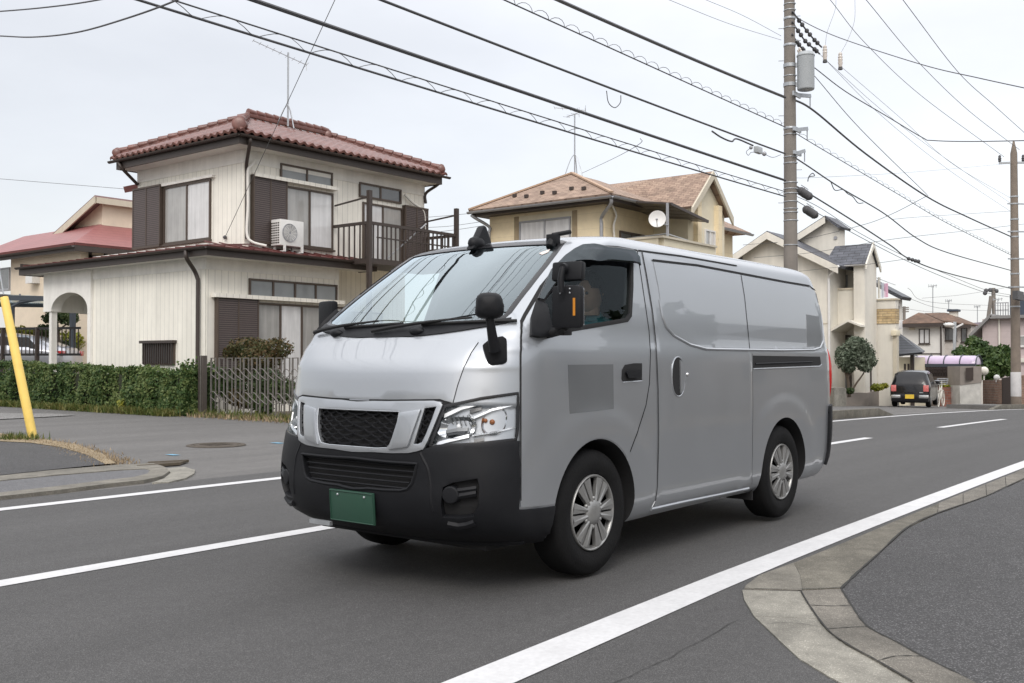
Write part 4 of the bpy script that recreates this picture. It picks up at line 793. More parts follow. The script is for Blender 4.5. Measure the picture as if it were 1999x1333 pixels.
a = B3.px(1700, 595); b = B3.px(1704, 602); q = MB(); B3.box(q, a[0], b[0], b[1], a[1], 0, .35); obj('vent', q, M['greymetal'], h3)
q = MB(); yq = B3.px(1705, 560)[0]; q.box((41.5, yq - .25, 3.75), (41.6, yq, 4.6)); window(h3, Wall('x', 40.85), (B3.px(1702, 560)[0], B3.px(1694, 560)[0], 3.7, 4.6), 1, [M['curtain_grey']], M['white'], sill=False)
lines = [('towel', (.62, .60, .55), 1713, 1719, 541, 582, 'pale cream towel hanging over the stone banded balcony, leftmost of the washing'), ('towel', (.55, .58, .66), 1720, 1726, 552, 581, 'pale blue cloth hanging between the cream and pink washing on the balcony'), ('towel', (.66, .42, .55), 1726, 1734, 553, 580, 'pink towel hanging on the balcony of the ivory house')]
for nm, col, xl, xr, yt_, yb_, lab in lines:
    a = onX(xl, yt_, 41.6); b = onX(xr, yb_, 41.6); q = MB(); n = 6
    for i in range(n): y0_ = a.y + (b.y - a.y) * i / n; y1_ = a.y + (b.y - a.y) * (i + 1) / n; q.quad(*[(41.6 + .03 * math.sin(9 * t_ + i), t_, z_) for t_, z_ in ((y0_, b.z), (y1_, b.z), (y1_, a.z), (y0_, a.z))])
    tag(obj(nm, q, mat('cloth ' + lab[:9], col, .95, var=.08, scale=12)), lab, 'towel')
q = MB(); q.tube([onX(1708, 541, 41.62), onX(1748, 556, 41.62)], .02, 6); obj('laundry_pole', q, M['steel'], h3)
# dark tiled neighbour behind it
h4 = thing('house', 'house with dark grey tiled roofs half hidden behind the ivory house and black car', 'house', (50, 16.5, -1))
D = Wall('x', 47.0); p0, p1 = D.px(1716, 545), D.px(1770, 580); q = MB(); q.slab([(46.4, p1[0], p1[1]), (47.8, p1[0], p1[1]), (47.8, p0[0] + .8, p0[1] + .3), (46.4, p0[0] + .8, p0[1] + .3)], .16); obj('roof', q, M['darktile'], h4)
yw0, yw1 = D.px(1755, 640)[0], D.px(1720, 640)[0]; q = MB(); q.box((47, yw0, gz(47) - .3), (47.5, yw1 + 1, p1[1] - .05)); obj('wall', q, M['ivory'], h4)
q = MB(); a, b = D.px(1749, 597), D.px(1756, 632); D.box(q, a[0], b[0], b[1], a[1], 0, .25); obj('shutter', q, M['louvre'], h4)
E4 = Wall('x', 45.0); a, b, c = onX(1752, 645, 45), onX(1802, 690, 45), onX(1785, 660, 45)
q = MB(); q.slab([onX(1750, 692, 44.6), onX(1800, 687, 44.6), onX(1772, 661, 46.5), onX(1750, 646, 46.5)], .1); q.slab([onX(1800, 687, 44.6), onX(1806, 685, 47.0), onX(1772, 661, 46.5)], .1); obj('lower_roof', q, M['darktile'], h4)
ya_, yb_ = E4.px(1752, 700)[0], E4.px(1780, 700)[0]; q = MB(); q.box((45.2, yb_, gz(45) - .4), (47, ya_, E4.px(1760, 697)[1])); obj('wall', q, M['tan2'], h4); q = MB(); q.box((45.1, yb_ - .05, gz(45) - .4), (45.2, yb_ + .1, E4.px(1760, 692)[1])); obj('porch_post', q, M['brown'], h4)
for xl in (1762, 1769): a, b = E4.px(xl, 710), E4.px(xl + 4, 722); q = MB(); E4.box(q, a[0], b[0], b[1], a[1], -.21, -.17); obj('window_slot', q, M['brown'], h4)
for xl, xr in ((1752, 1757), (1757.6, 1766)):
    a, b = D.px(xl, 626), D.px(xr, 642); q = MB(); q.box((46.3, b[0], b[1]), (46.7, a[0], a[1])); acx = obj('air_conditioner', q, M['white'], None, bevel=.02); tag(acx, 'small pale outdoor unit beside the dark lower roof, ' + ('nearer the ivory house' if xl < 1755 else 'nearer the white house'), 'air conditioner')
# ---- white house with brown hip roof far down the street
h5 = thing('house', 'white house with weathered brown hip roof and small square chimney far down the street', 'house', (67, 18, -1.7))
K5 = Wall('x', 66.0); y5a, y5b = K5.px(1762, 660)[0], K5.px(1838, 660)[0]; z5 = K5.px(1800, 634)[1]; y5c = K5.px(1889, 660)[0]
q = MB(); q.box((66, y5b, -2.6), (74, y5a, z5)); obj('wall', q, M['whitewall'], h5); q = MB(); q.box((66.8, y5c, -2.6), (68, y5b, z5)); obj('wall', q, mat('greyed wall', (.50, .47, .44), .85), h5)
e0, e1 = K5.px(1757, 632), K5.px(1846, 630); apx = onX(1793, 610, 68.2); q = MB(); q.slab([(65.5, e0[0], e0[1]), (65.5, e1[0], e1[1]), apx, ], .06); q.slab([(65.5, e1[0], e1[1]), (73, e1[0], e1[1]), (72, apx.y, apx.z), apx], .06); obj('roof', q, M['rusty_roof'], h5)
a, b, c, d = onX(1896, 633, 66.3), onX(1840, 626, 66.3), onX(1806, 611, 69.5), onX(1843, 610, 69.5); q = MB(); q.slab([b, a, d, c], .06); q.slab([a, a + Vector((2, 0, 0)), d + Vector((1.5, 0, 0)), d], .06); obj('roof', q, M['rusty_roof'], h5)
q = MB(); q.box((65.46, e1[0], e0[1] - .24), (65.52, e0[0], e0[1] - .03)); q.box((66.2, a.y, a.z - .22), (66.26, b.y, a.z - .02)); obj('fascia', q, M['brown'], h5)
a = onX(1853, 620, 69.5); b = onX(1867, 608, 69.5); q = MB(); q.box((69.5, b.y, a.z - .3), (70, a.y, b.z)); ch_ = obj('chimney', q, M['ivory'], h5); q = MB(); q.box((69.35, b.y - .12, b.z), (70.15, a.y + .12, b.z + .16)); obj('chimney_cap', q, M['bluepanel'], ch_, bevel=.05)
window(h5, K5, K5.rect(1794, 642, 671, 1815), 2, [M['curtain'], M['curtain']], M['brown']); K6 = Wall('x', 66.8); window(h5, K6, K6.rect(1844, 638, 665, 1868), 1, [M['pane_dark']], M['brown']); window(h5, K6, K6.rect(1876, 640, 668, 1888), 1, [M['pane_dark']], M['brown'])
pipe(h5, [K5.P(y5b + .02, z5 - .1, .05), K5.P(y5b + .02, -2, .05)], .05, M['brown']); q = MB(); K5.box(q, y5b, y5a, K5.px(1800, 690)[1] - .05, K5.px(1800, 690)[1] + .02, -.01, .03); obj('string_course', q, M['brown'], h5); q = MB(); a = K5.px(1778, 641); K5.box(q, a[0] - .25, a[0] + .1, a[1] - .1, a[1] + .05, 0, .06); obj('vent', q, M['trim_tan'], h5)
# ---- pink house at the right edge
h6 = thing('house', 'dusty pink house with grey roof and dark blue roof storey behind the far utility pole', 'house', (61, 11, -1.5))
K7 = Wall('x', 58.0); y7a, y7b = K7.px(1918, 660)[0], K7.px(2060, 660)[0]; z7 = K7.px(1950, 622)[1]
q = MB(); q.box((58, y7b, -2.5), (66, y7a, z7)); obj('wall', q, M['pinkwall'], h6)
q = MB(); p = [onX(1900, 656, 58), onX(1936, 617, 58), onX(2070, 615, 58)]; q.slab([(57.6, p[0].y + .2, p[0].z), (57.6, p[1].y, p[1].z + .12), (66, p[1].y, p[1].z + .12), (66, p[0].y + .2, p[0].z)], .14); q.box((57.6, p[2].y, z7), (66, p[1].y, z7 + .16)); obj('roof', q, mat('grey sheet roof', (.22, .215, .21), .7), h6)
a, b = K7.px(1967, 575), K7.px(2060, 612); q = MB(); q.box((58.5, b[0], z7 + .16), (62, a[0], a[1])); obj('roof_storey', q, M['bluepanel'], h6)
window(h6, K7, K7.rect(1985, 655, 676, 2030), 2, [M['curtain_grey']] * 2, M['white']); pipe(h6, [K7.P(K7.px(1951, 640)[0], z7, .06), K7.P(K7.px(1951, 640)[0], -1.5, .06)], .05, M['ivory']); q = MB(); K7.box(q, K7.px(1990, 700)[0], y7b, K7.px(1990, 707)[1], K7.px(1990, 699)[1], 0, .15); obj('string_course', q, M['ivory'], h6)
q = MB()
for k in range(6): y = onX(1943 + k * 5, 600, 60).y; q.bar((60, y, z7 + .1), (60, y, z7 + .95), .04)
q.bar((60, onX(1942, 600, 60).y, z7 + .95), (60, onX(1969, 600, 60).y, z7 + .95), .05); q.bar((60, onX(1942, 600, 60).y, z7 + .55), (60, onX(1969, 600, 60).y, z7 + .55), .04); obj('roof_railing', q, M['greymetal'], h6)
# ---- two small roofs between them
h7 = thing('house', 'low house with grey roof and green window glimpsed between the white and pink houses', 'house', (75, 17, -2))
q = MB(); a = onX(1890, 672, 74); b = onX(1925, 640, 74); q.box((74, b.y, -3), (80, a.y, b.z)); obj('wall', q, M['whitewall'], h7); q = MB(); q.slab([onX(1885, 647, 73.5), onX(1930, 640, 73.5), onX(1922, 628, 77), onX(1900, 630, 77)], .1); obj('roof', q, mat('plum roof', (.12, .09, .11), .7), h7)
# ---- house with faded red roof behind the cream house, far left
h8 = thing('house', 'beige house with faded red sheet roof and high gable at the far left', 'house', (22, 37, 0))
q = MB(); q.box((18.6, 34.5, -.2), (28, 39.8, 5.45)); obj('wall', q, M['beige'], h8)
z8 = onX(155, 471, 18.1).z; yl8 = onX(-60, 510, 18.1).y; q = MB(); hp8 = (20.3, 36.2, onX(180, 440, 20.3).z); q.slab([(18.1, yl8, z8 - .0), (18.1, 34.0, z8), hp8, (20.3, yl8, hp8[2])], .1); q.slab([(18.1, 34.0, z8), (28.4, 34.0, z8), (28.4, 36.2, hp8[2]), hp8], .1); obj('roof', q, M['redroof'], h8)
q = MB(); q.box((18.12, 34.02, z8 - .30), (18.2, yl8, z8 - .1)); q.box((18.2, 34.02, z8 - .30), (28.4, 34.1, z8 - .1)); obj('fascia', q, M['brown'], h8); gutter(h8, (18.02, 33.95, z8 - .12), (18.02, yl8, z8 - .12), M['brown'], .07)
y8 = 36.2; zt8 = onX(200, 391, 20.35).z; q = MB(); yA8 = onX(200, 391, 20.35).y; q.prism([(20.35, yA8, 5), (20.35, 39.2, 5), (20.35, 39.2, zt8 - 1.15), (20.35, yA8, zt8 - .05)], (7.6, 0, 0)); obj('wall', q, M['beige'], h8)
q = MB(); q.slab([(19.9, 39.6, zt8 - 1.3), (19.9, yA8 - .25, zt8 + .12), (28.3, yA8 - .25, zt8 + .12), (28.3, 39.6, zt8 - 1.3)], .1); obj('gable_roof', q, mat('plum grey roof edge', (.20, .12, .115), .6), h8); q = MB(); q.prism([(19.86, 39.6, zt8 - 1.38), (19.86, yA8 - .28, zt8 + .06), (19.86, yA8 - .28, zt8 - .2), (19.86, 39.6, zt8 - 1.66)], (.06, 0, 0)); q.box((19.95, yA8 - .3, zt8 - .18), (28.3, yA8 - .24, zt8 + .05)); obj('bargeboard', q, M['trim_tan'], h8)
for k in range(5): x = 18.55 - .1; q = MB(); yy = 34.5 + .35 * k; 
q = MB(); q.box((18.9, 34.42, 4.5), (19.0, 34.5, 5.3)); q.box((19.5, 34.42, 4.7), (19.6, 34.5, 5.3)); q.box((18.9, 34.42, 4.9), (20.6, 34.5, 5.0)); obj('wall_bracket', q, M['brown'], h8)
K8 = Wall('x', 18.6); a, b = K8.px(-8, 500 + 20), K8.px(20, 565); window(h8, K8, (b[0], a[0], b[1], a[1] - .1), 1, [M['pane_dark']], M['greymetal']); a, b = K8.px(65, 535), K8.px(78, 553); q = MB(); K8.box(q, b[0], a[0], b[1], a[1], 0, .3); obj('wall_box', q, M['white'], h8)
# ------------------------------------------------------------------ the silver van
VX, VY, HUB_F, HUB_R, WZ = 3.54, 3.8475, 1.019, 3.557, .343
KEY = np.array([  # z, front x, half width, corner length, corner exponent, rear x
 (.24, .30, .775, .45, 2.6, 4.48), (.27, .20, .800, .45, 2.7, 4.51), (.32, .10, .822, .44, 2.8, 4.55), (.38, .055, .836, .43, 2.9, 4.58),
 (.48, .028, .843, .42, 3.0, 4.61), (.60, .030, .8465, .42, 3.0, 4.625), (.70, .026, .8475, .445, 2.8, 4.63), (.80, .030, .8475, .465, 2.65, 4.63), (.90, .045, .847, .475, 2.6, 4.63),
 (.97, .060, .8465, .475, 2.6, 4.63), (1.05, .076, .845, .465, 2.6, 4.628), (1.11, .089, .8445, .458, 2.6, 4.626), (1.14, .099, .844, .452, 2.65, 4.625), (1.165, .118, .843, .44, 2.7, 4.623), (1.20, .152, .8415, .42, 2.8, 4.62), (1.235, .184, .839, .395, 2.9, 4.615), (1.28, .226, .829, .37, 2.9, 4.61), (1.33, .272, .822, .34, 2.9, 4.60),
 (1.40, .362, .817, .32, 2.8, 4.59), (1.50, .497, .803, .31, 2.8, 4.575), (1.60, .637, .788, .30, 2.7, 4.555), (1.70, .783, .773, .30, 2.6, 4.53), (1.78, .905, .759, .30, 2.6, 4.50),
 (1.842, 1.003, .744, .30, 2.5, 4.46), (1.872, 1.080, .724, .30, 2.4, 4.41), (1.893, 1.165, .695, .30, 2.3, 4.35), (1.913, 1.29, .645, .30, 2.2, 4.25), (1.932, 1.44, .57, .30, 2.2, 4.10), (1.949, 1.65, .46, .30, 2.2, 3.9), (1.961, 1.85, .34, .3, 2.2, 3.65), (1.969, 2.1, .18, .3, 2.2, 3.35), (1.973, 2.35, .04, .2, 2.2, 3.1)])
# smooth fit over the row index
_idx = np.arange(len(KEY)); _fine = np.array(crom([tuple(r) for r in KEY], 16))
def prof(z):
    z = min(max(z, KEY[0, 0]), KEY[-1, 0]); return [np.interp(z, _fine[:, 0], _fine[:, k]) for k in range(1, 6)]
def flare(x, z):
    o = 0
    for hx in (HUB_F, HUB_R):
        r = math.hypot((x - hx) * .86, (z - WZ) * 1.0); t = min(max((.60 - r) / .085, 0), 1); o = max(o, t * t * (3 - 2 * t))
    return .0085 * o
def half(x, z):            # half width of the van at station x, height z
    xf, w, a, n, xr = prof(z); t = (x - xf) / a
    if t <= 0: return 0.0
    y = w if t >= 1 else w * (1 - (1 - t) ** n) ** (1 / n)
    tr = (xr - x) / .20
    if tr <= 0: return 0.0
    if tr < 1: y *= (1 - (1 - tr) ** 3.4) ** (1 / 3.4)
    return y + flare(x, z) * min(1, max(0, t))
def front(y, z):           # front surface x at lateral y
    xf, w, a, n, xr = prof(z); k = min(abs(y) / w, .99999); return xf + a * (1 - (1 - k ** n) ** (1 / n))
QF = 1.15
def wrap(q, z):            # wrap-around front parameter: |q|<QF on the curved front, beyond it along the side
    xf, w, a, n, xr = prof(z); s = -1 if q < 0 else 1; k = abs(q)
    if k >= QF: x = xf + a + (k - QF); return (x, s * half(x, z))
    ph = k / QF * math.pi / 2; return (xf + a * (1 - math.cos(ph) ** (2 / n)), s * w * math.sin(ph) ** (2 / n))
def qof(x, y, z):
    xf, w, a, n, xr = prof(z); s = -1 if y < 0 else 1
    if x >= xf + a: return s * (QF + x - xf - a)
    k = min(abs(y) / w, 1.0)
    if k < .9: ph = math.asin(k ** (n / 2))
    else: ph = math.acos(min(1, max(0, 1 - (x - xf) / a) ** (n / 2)))
    return s * ph / (math.pi / 2) * QF
def L2W(x, y, z): return Vector((VX + x, VY + y, z))   # y<0 is the near (left) side of the van
def Sside(sgn): return lambda u, v: L2W(u, sgn * half(u, v), v)
def Sfront(u, v): return L2W(front(u, v), u, v)
def Swrap(u, v): x, y = wrap(u, v); return L2W(x, y, v)
def nrm(S, u, v, e=.004):
    n = (S(u + e, v) - S(u - e, v)).cross(S(u, v + e) - S(u, v - e)); n.normalize()
    p = S(u, v); c = L2W(2.3, 0, .95)
    return n if n.dot(p - c) > 0 else -n
def patch(S, outer, holes=(), d1=.003, d0=-.004, step=.05, dn=.04):
    v, f = cdt(dens(outer, dn), [dens(h, dn) for h in holes], step); mb = MB(); top = []; bot = []
    for a, b in v:
        p = S(a, b); n = nrm(S, a, b); top.append(p + n * d1); bot.append(p + n * d0)
    if d1 == d0: mb.v = [tuple(p) for p in top]; mb.f = [tuple(t) for t in f]; return mb
    k = len(top); mb.v = [tuple(p) for p in top + bot]; mb.f = [tuple(t) for t in f] + [tuple(i + k for i in reversed(t)) for t in f]
    ed = {}
    for t in f:
        for a, b in ((t[0], t[1]), (t[1], t[2]), (t[2], t[0])): ed[(a, b)] = 1
    for a, b in ed:
        if (b, a) not in ed: mb.f.append((a, a + k, b + k, b))
    return mb
def ribbon(S, line, w, d1=.001, d0=-.006, step=.03):
    """thin strip along a line on the surface (panel gap, seal)"""
    P = dens(line, step, False); mb = MB(); k0 = None
    for i, (a, b) in enumerate(P):
        pa, pb = P[max(i - 1, 0)], P[min(i + 1, len(P) - 1)]; dx, dy = pb[0] - pa[0], pb[1] - pa[1]; l = math.hypot(dx, dy) or 1; nx, ny = -dy / l * w / 2, dx / l * w / 2
        n = nrm(S, a, b)
        mb.v += [tuple(S(a + nx, b + ny) + n * d1), tuple(S(a - nx, b - ny) + n * d1)]
    for i in range(len(P) - 1): mb.f.append((2*i, 2*i+1, 2*i+3, 2*i+2))
    return mb
def tubeon(S, line, r, d=0.0, step=.025, n=6, mb=None):
    P = dens(line, step, False); return (mb or MB()).tube([S(a, b) + nrm(S, a, b) * d for a, b in P], r, n)
# design shell as a grid, used to find where photograph rays meet the van and to cut the body from
def shell(inset=True, nq=44, gap=0.0, zmin=None, zmax=None, xrmax=None):
    zs = [float(z) for z in _fine[::2, 0]];  zs = sorted(set([round(z, 4) for z in zs] + [.58, .65, .75, .86, .94]))
    if zmin: zs = [z for z in zs if zmin < z < zmax]; zs = [zmin] + zs + [zmax]
    rows = []
    for z in zs:
        xf, w, a, n, xr = prof(z); w -= gap; xf += gap; xr = min(xr, xrmax) if xrmax else xr
        ins = 0
        if inset: ins = .045 * min(1, max(0, (z - .26) / .04)) * min(1, max(0, (.955 - z) / .02))
        half_pts = []
        for i in range(nq + 1):
            ph = i / nq * math.pi / 2; c = max(0, math.cos(ph)); x = xf + a * (1 - c ** (2 / n)); y = w * math.sin(ph) ** (2 / n)
            half_pts.append((x + ins * c ** .6, y))
        x0 = xf + a; xe = xr - .20 if not xrmax else xr
        ns = 60 if not gap else 12
        for i in range(1, ns + 1):
            x = x0 + (xe - x0) * i / ns; half_pts.append((x, (w + (flare(x, z) if not gap else 0))))
        if not xrmax:
            for i in range(1, 15):
                ph = i / 14 * math.pi / 2; half_pts.append((xe + .20 * math.sin(ph) ** (2 / 3.4), w * max(0, math.cos(ph)) ** (2 / 3.4) if i < 14 else 0))
        else: half_pts += [(xr, w * t) for t in (.66, .33, 0)]
        rows.append(half_pts)
    n = len(rows[0]); full = []
    for r, z in zip(rows, zs): full.append([L2W(x, -y, z) for x, y in r] + [L2W(x, y, z) for x, y in reversed(r[1:-1])])
    m = len(full[0]); mb = MB()
    for r in full: mb.v += [tuple(p) for p in r]
    for i in range(len(full) - 1):
        for j in range(m): mb.f.append((i*m + j, i*m + (j+1) % m, (i+1)*m + (j+1) % m, (i+1)*m + j))
    # caps fanned
    k = len(mb.v); cb = sum(full[0], Vector()) / m; ct = sum(full[-1], Vector()) / m; mb.v += [tuple(cb), tuple(ct)]
    for j in range(m): mb.f.append(((j+1) % m, j, k)); mb.f.append(((len(full)-1)*m + j, (len(full)-1)*m + (j+1) % m, k + 1))
    return mb
_ds = shell(False); BV = BVHTree.FromPolygons([Vector(v) for v in _ds.v], _ds.f)
def hit(px, py):
    d = ray(px, py).normalized(); h = BV.ray_cast(CAM, d)
    if h[0] is None:       # just off the outline: slide inward
        for k in range(1, 40):
            for ox, oy in ((k, 0), (-k, 0), (0, k), (0, -k)):
                h = BV.ray_cast(CAM, ray(px + ox, py + oy).normalized())
                if h[0] is not None: return h[0] - Vector((VX, VY, 0))
    return h[0] - Vector((VX, VY, 0))
def side_px(pl, dense=True):
    o = []
    for p in (dens(pl, 14, False) if dense else pl): h = hit(*p); o.append((h.x, h.z))
    return o
def side_poly(pl):
    o = []
    for p in dens(pl, 14, True): h = hit(*p); o.append((h.x, h.z))
    return o
def wrap_px(pl, closed=False):
    o = []
    for p in dens(pl, 10, closed): h = hit(*p); o.append((qof(h.x, h.y, h.z), h.z))
    return o
def mir(pl): return [(-a, b) for a, b in reversed(pl)]
NEAR, FARS = Sside(-1), Sside(1)
# materials of the van
def paintmat():
    m = bpy.data.materials.new('silver metallic paint'); m.use_nodes = True; t = m.node_tree; b = t.nodes['Principled BSDF']
    b.inputs['Base Color'].default_value = (.43, .45, .475, 1); b.inputs['Metallic'].default_value = .78; b.inputs['Roughness'].default_value = .33
    b.inputs['Coat Weight'].default_value = 1; b.inputs['Coat Roughness'].default_value = .02; b.inputs['Coat IOR'].default_value = 1.5
    tcn = t.nodes.new('ShaderNodeTexCoord'); n = t.nodes.new('ShaderNodeTexNoise'); n.inputs['Scale'].default_value = 900; n.inputs['Detail'].default_value = 1; t.links.new(tcn.outputs['Object'], n.inputs['Vector'])
    n2 = t.nodes.new('ShaderNodeTexNoise'); n2.inputs['Scale'].default_value = 3; n2.inputs['Detail'].default_value = 5; t.links.new(tcn.outputs['Object'], n2.inputs['Vector'])
    r = t.nodes.new('ShaderNodeMapRange'); r.inputs['To Min'].default_value = .36; r.inputs['To Max'].default_value = .47; t.links.new(n2.outputs[0], r.inputs[0]); t.links.new(r.outputs[0], b.inputs['Roughness'])
    return m
M['silver'] = paintmat()
M['blackplastic'] = mat('black bumper plastic', (.010, .0105, .0125), .5, var=.12, scale=8, bump=.12, bscale=500, spec=.22)
M['blackgloss'] = mat('black gloss plastic', (.012, .012, .014), .25, var=0)
M['blackmatte'] = mat('black rubber', (.010, .010, .011), .75, var=.1, scale=20)
M['gap'] = mat('panel gap', (.012, .012, .013), .9, var=0)
M['tyre'] = mat('tyre rubber', (.008, .008, .0085), .8, var=.25, scale=7, bump=.2, bscale=90, spec=.2)
M['alloy'] = mat('hubcap silver', (.30, .30, .295), .38, metal=.6, var=.08, scale=14)
M['chrome'] = mat('chrome reflector', (.78, .79, .80), .07, metal=1.0, var=0)
M['chromesoft'] = mat('soft chrome', (.72, .72, .72), .22, metal=1.0, var=0)
M['glass_ws'] = glassmat('windscreen glass', (.60, .68, .70), 1.5, 1.9, base=.115)
M['glass_side'] = glassmat('tinted side glass', (.78, .84, .83), 1.45, .6)
M['glass_lens'] = glassmat('clear lamp lens', (.98, .985, .99), 1.4, .55)
M['smoke'] = glassmat('smoked visor plastic', (.24, .22, .24), 1.5, .9, rough=.05, base=.04)
M['amber'] = mat('amber plastic', (.52, .20, .015), .3, var=0)
M['redlens'] = mat('red lamp lens', (.42, .012, .012), .12, var=0, coat=1)
M['platgreen'] = mat('green number plate', (.022, .066, .044), .45, var=.05, scale=10)
M['cloth_dark'] = mat('dark seat cloth', (.018, .018, .02), .9, var=.2, scale=30)
M['trim_grey'] = mat('grey cabin trim', (.06, .06, .062), .7)
M['logo_grey'] = mat('grey logo blur', (.24, .25, .26), .45, metal=.7, var=.02)
van = thing('van', 'silver panel van with black bumper driving along the road', 'van', (VX + 2.3, VY, 0))
# ---- body shell: hollow cabin, window openings and wheel arches cut through
def boolcut(base, cutters):
    bo = bpy.data.objects.new('tmp', base); C.objects.link(bo); L = []
    for c in cutters:
        me = bpy.data.meshes.new('tmpc'); me.from_pydata(c.v, [], c.f); bm = bmesh.new(); bm.from_mesh(me); bmesh.ops.remove_doubles(bm, verts=bm.verts, dist=1e-5); bmesh.ops.recalc_face_normals(bm, faces=bm.faces); bm.to_mesh(me); bm.free()
        me.materials.append(M['silver']); me.materials.append(M['blackmatte']); me.polygons.foreach_set('material_index', [1] * len(me.polygons))
        co = bpy.data.objects.new('tmpc', me); C.objects.link(co); L.append(co); md = bo.modifiers.new('b', 'BOOLEAN'); md.object = co; md.solver = 'EXACT'; md.operation = 'DIFFERENCE'
    bpy.context.view_layer.update(); dg = bpy.context.evaluated_depsgraph_get(); me = bpy.data.meshes.new_from_object(bo.evaluated_get(dg))
    for o in L + [bo]: bpy.data.objects.remove(o)
    return me
bs = shell(True); bme = bpy.data.meshes.new('body'); bme.from_pydata(bs.v, [], bs.f)
bm = bmesh.new(); bm.from_mesh(bme); bmesh.ops.remove_doubles(bm, verts=bm.verts, dist=1e-5); bmesh.ops.recalc_face_normals(bm, faces=bm.faces); bm.to_mesh(bme); bm.free()
bme.materials.append(M['silver']); bme.materials.append(M['blackmatte'])
WIN = side_poly([(1040, 655), (1068, 644), (1113, 645), (1195, 631), (1224, 626), (1231, 616), (1234, 560), (1234, 505), (1226, 496), (1195, 491), (1156, 489), (1136, 491), (1121, 499), (1105, 512), (1078, 540), (1052, 588), (1040, 621)])
# windscreen outline from the near half of its edge, mirrored about the van's centre line
_wn = [hit(*p) for p in ((1060, 473), (1090, 472.5), (1099, 474), (1082, 496), (1062, 522), (1032, 560), (1016, 580), (993, 611), (984, 619))]
_wn = [(p.y, p.z) for p in _wn]
_yt, _zt = _wn[0]; _yb, _zb = _wn[-1]
WS = [(0, 1.352), (_yb * .35, 1.352), (_yb * .7, 1.356), (_yb * .93, _zb - .02)] + _wn[::-1] + [(_yt * .75, _zt * .7 + 1.858 * .3), (_yt * .4, 1.856)]
WS = WS + [(0, 1.857)] + [(-a, b) for a, b in reversed(WS[1:])]
print('WS', [(round(a, 3), round(b, 3)) for a, b in WS[:14]])
def grow2(pl, d):
    c = np.mean(pl, 0); o = []; n = len(pl)
    for i in range(n):
        a, b, e = np.array(pl[i-1]), np.array(pl[i]), np.array(pl[(i+1) % n]); t = (e - a); t /= np.linalg.norm(t) + 1e-9; nn = np.array((t[1], -t[0]))
        if np.dot(nn, b - c) < 0: nn = -nn
        o.append(tuple(b + nn * d))
    return o
cabin = shell(False, 20, .05, .78, 1.87, 2.05)
cut_ws = MB().prism([tuple(L2W(-.3, y, z)) for y, z in grow2(WS, .012)], (1.75, 0, 0))
cut_win = MB().prism([tuple(L2W(x, -1.2, z)) for x, z in grow2(WIN, -.004)], (0, 2.4, 0))
arch = []
for hx, r in ((HUB_F, .402), (HUB_R, .405)):
    for s in (-1, 1):
        mb = MB(); mb.lathe([(r, 0), (r, .42)], L2W(hx, s * .50, WZ), (0, s, 0), 64); arch.append(mb)
        mb2 = MB(); mb2.box(L2W(hx - .3, s * .5, .0), L2W(hx + .3, s * .92, .2)); 
body = boolcut(bme, [cabin, cut_ws, cut_win] + arch)
bod = obj_me('body', body, [], van, True, 32)
# black arch linings show as the cutter faces
# ---- bonnet, front seams
HOODB = wrap_px([(702, 779), (760, 780), (860, 779), (868, 782), (884, 786)])
hood_edge = wrap_px([(884, 786), (893, 752), (905, 718), (920, 688), (934, 668)])
hood_n = [(-0.0001, .972)] + [(q, max(.95, z)) for q, z in HOODB if q < -.02] + hood_edge
top_c = [(hood_edge[-1][0] * t, hood_edge[-1][1] * t + 1.296 * (1 - t)) for t in (.8, .6, .4, .2, 0)]
hood_poly = hood_n + top_c + mir(hood_n)[:-1][:0]
full_hood = hood_n[1:] + top_c + [(-a, b) for a, b in reversed((hood_n[1:] + top_c)[:-1])]
obj('bonnet', patch(Swrap, full_hood, (), .004, -.003, .04), M['silver'], van, True, 60)
for s in (1, -1): obj('panel_gap', ribbon(Swrap, [(s * q, z) for q, z in hood_edge], .008, .0015), M['gap'], van)
edge_b = [(s * 1.0 * q, z) for s in (1,) for q, z in hood_n[1:]]
obj('panel_gap', ribbon(Swrap, [(q, z - .006) for q, z in hood_n[1:-len(hood_edge)]] + [(-q, z - .006) for q, z in reversed(hood_n[1:-len(hood_edge)])], .012, .0015), M['gap'], van)
# black cowl under the windscreen
cow = [(q, z) for q, z in [hood_edge[-1]]][0]
def frontpoly(zl, zh, ymax, n=14): return [(-ymax + 2 * ymax * i / n, zl(-ymax + 2 * ymax * i / n)) for i in range(n + 1)] + [(ymax - 2 * ymax * i / n, zh(ymax - 2 * ymax * i / n)) for i in range(n + 1)]
cowl = obj('cowl', patch(Sfront, frontpoly(lambda y: 1.293 + .065 * (abs(y) / .7) ** 2.4, lambda y: 1.358 + .03 * (abs(y) / .7) ** 4, .705), (), .006, -.003, .05), M['blackplastic'], van, True, 60)
# windscreen glass with its black printed border
ws = obj('windscreen', patch(Sfront, grow2(WS, .006), (), -.003, -.003, .03, .03), M['glass_ws'], van, True, 80)
obj('border', patch(Sfront, grow2(WS, .014), [grow2(WS, -.016)], .0008, -.0018, .03, .03), M['blackgloss'], ws, True, 60)
stk = side_px  # inspection sticker in the upper corner of the windscreen
h = [hit(*p) for p in ((1052, 494), (1064, 489), (1074, 486), (1070, 492), (1058, 497))]
obj('inspection_sticker', patch(Sfront, [(p.y, p.z) for p in h], (), -.0005, -.0012, 0, .02), mat('pale sticker', (.62, .55, .52), .6), ws)
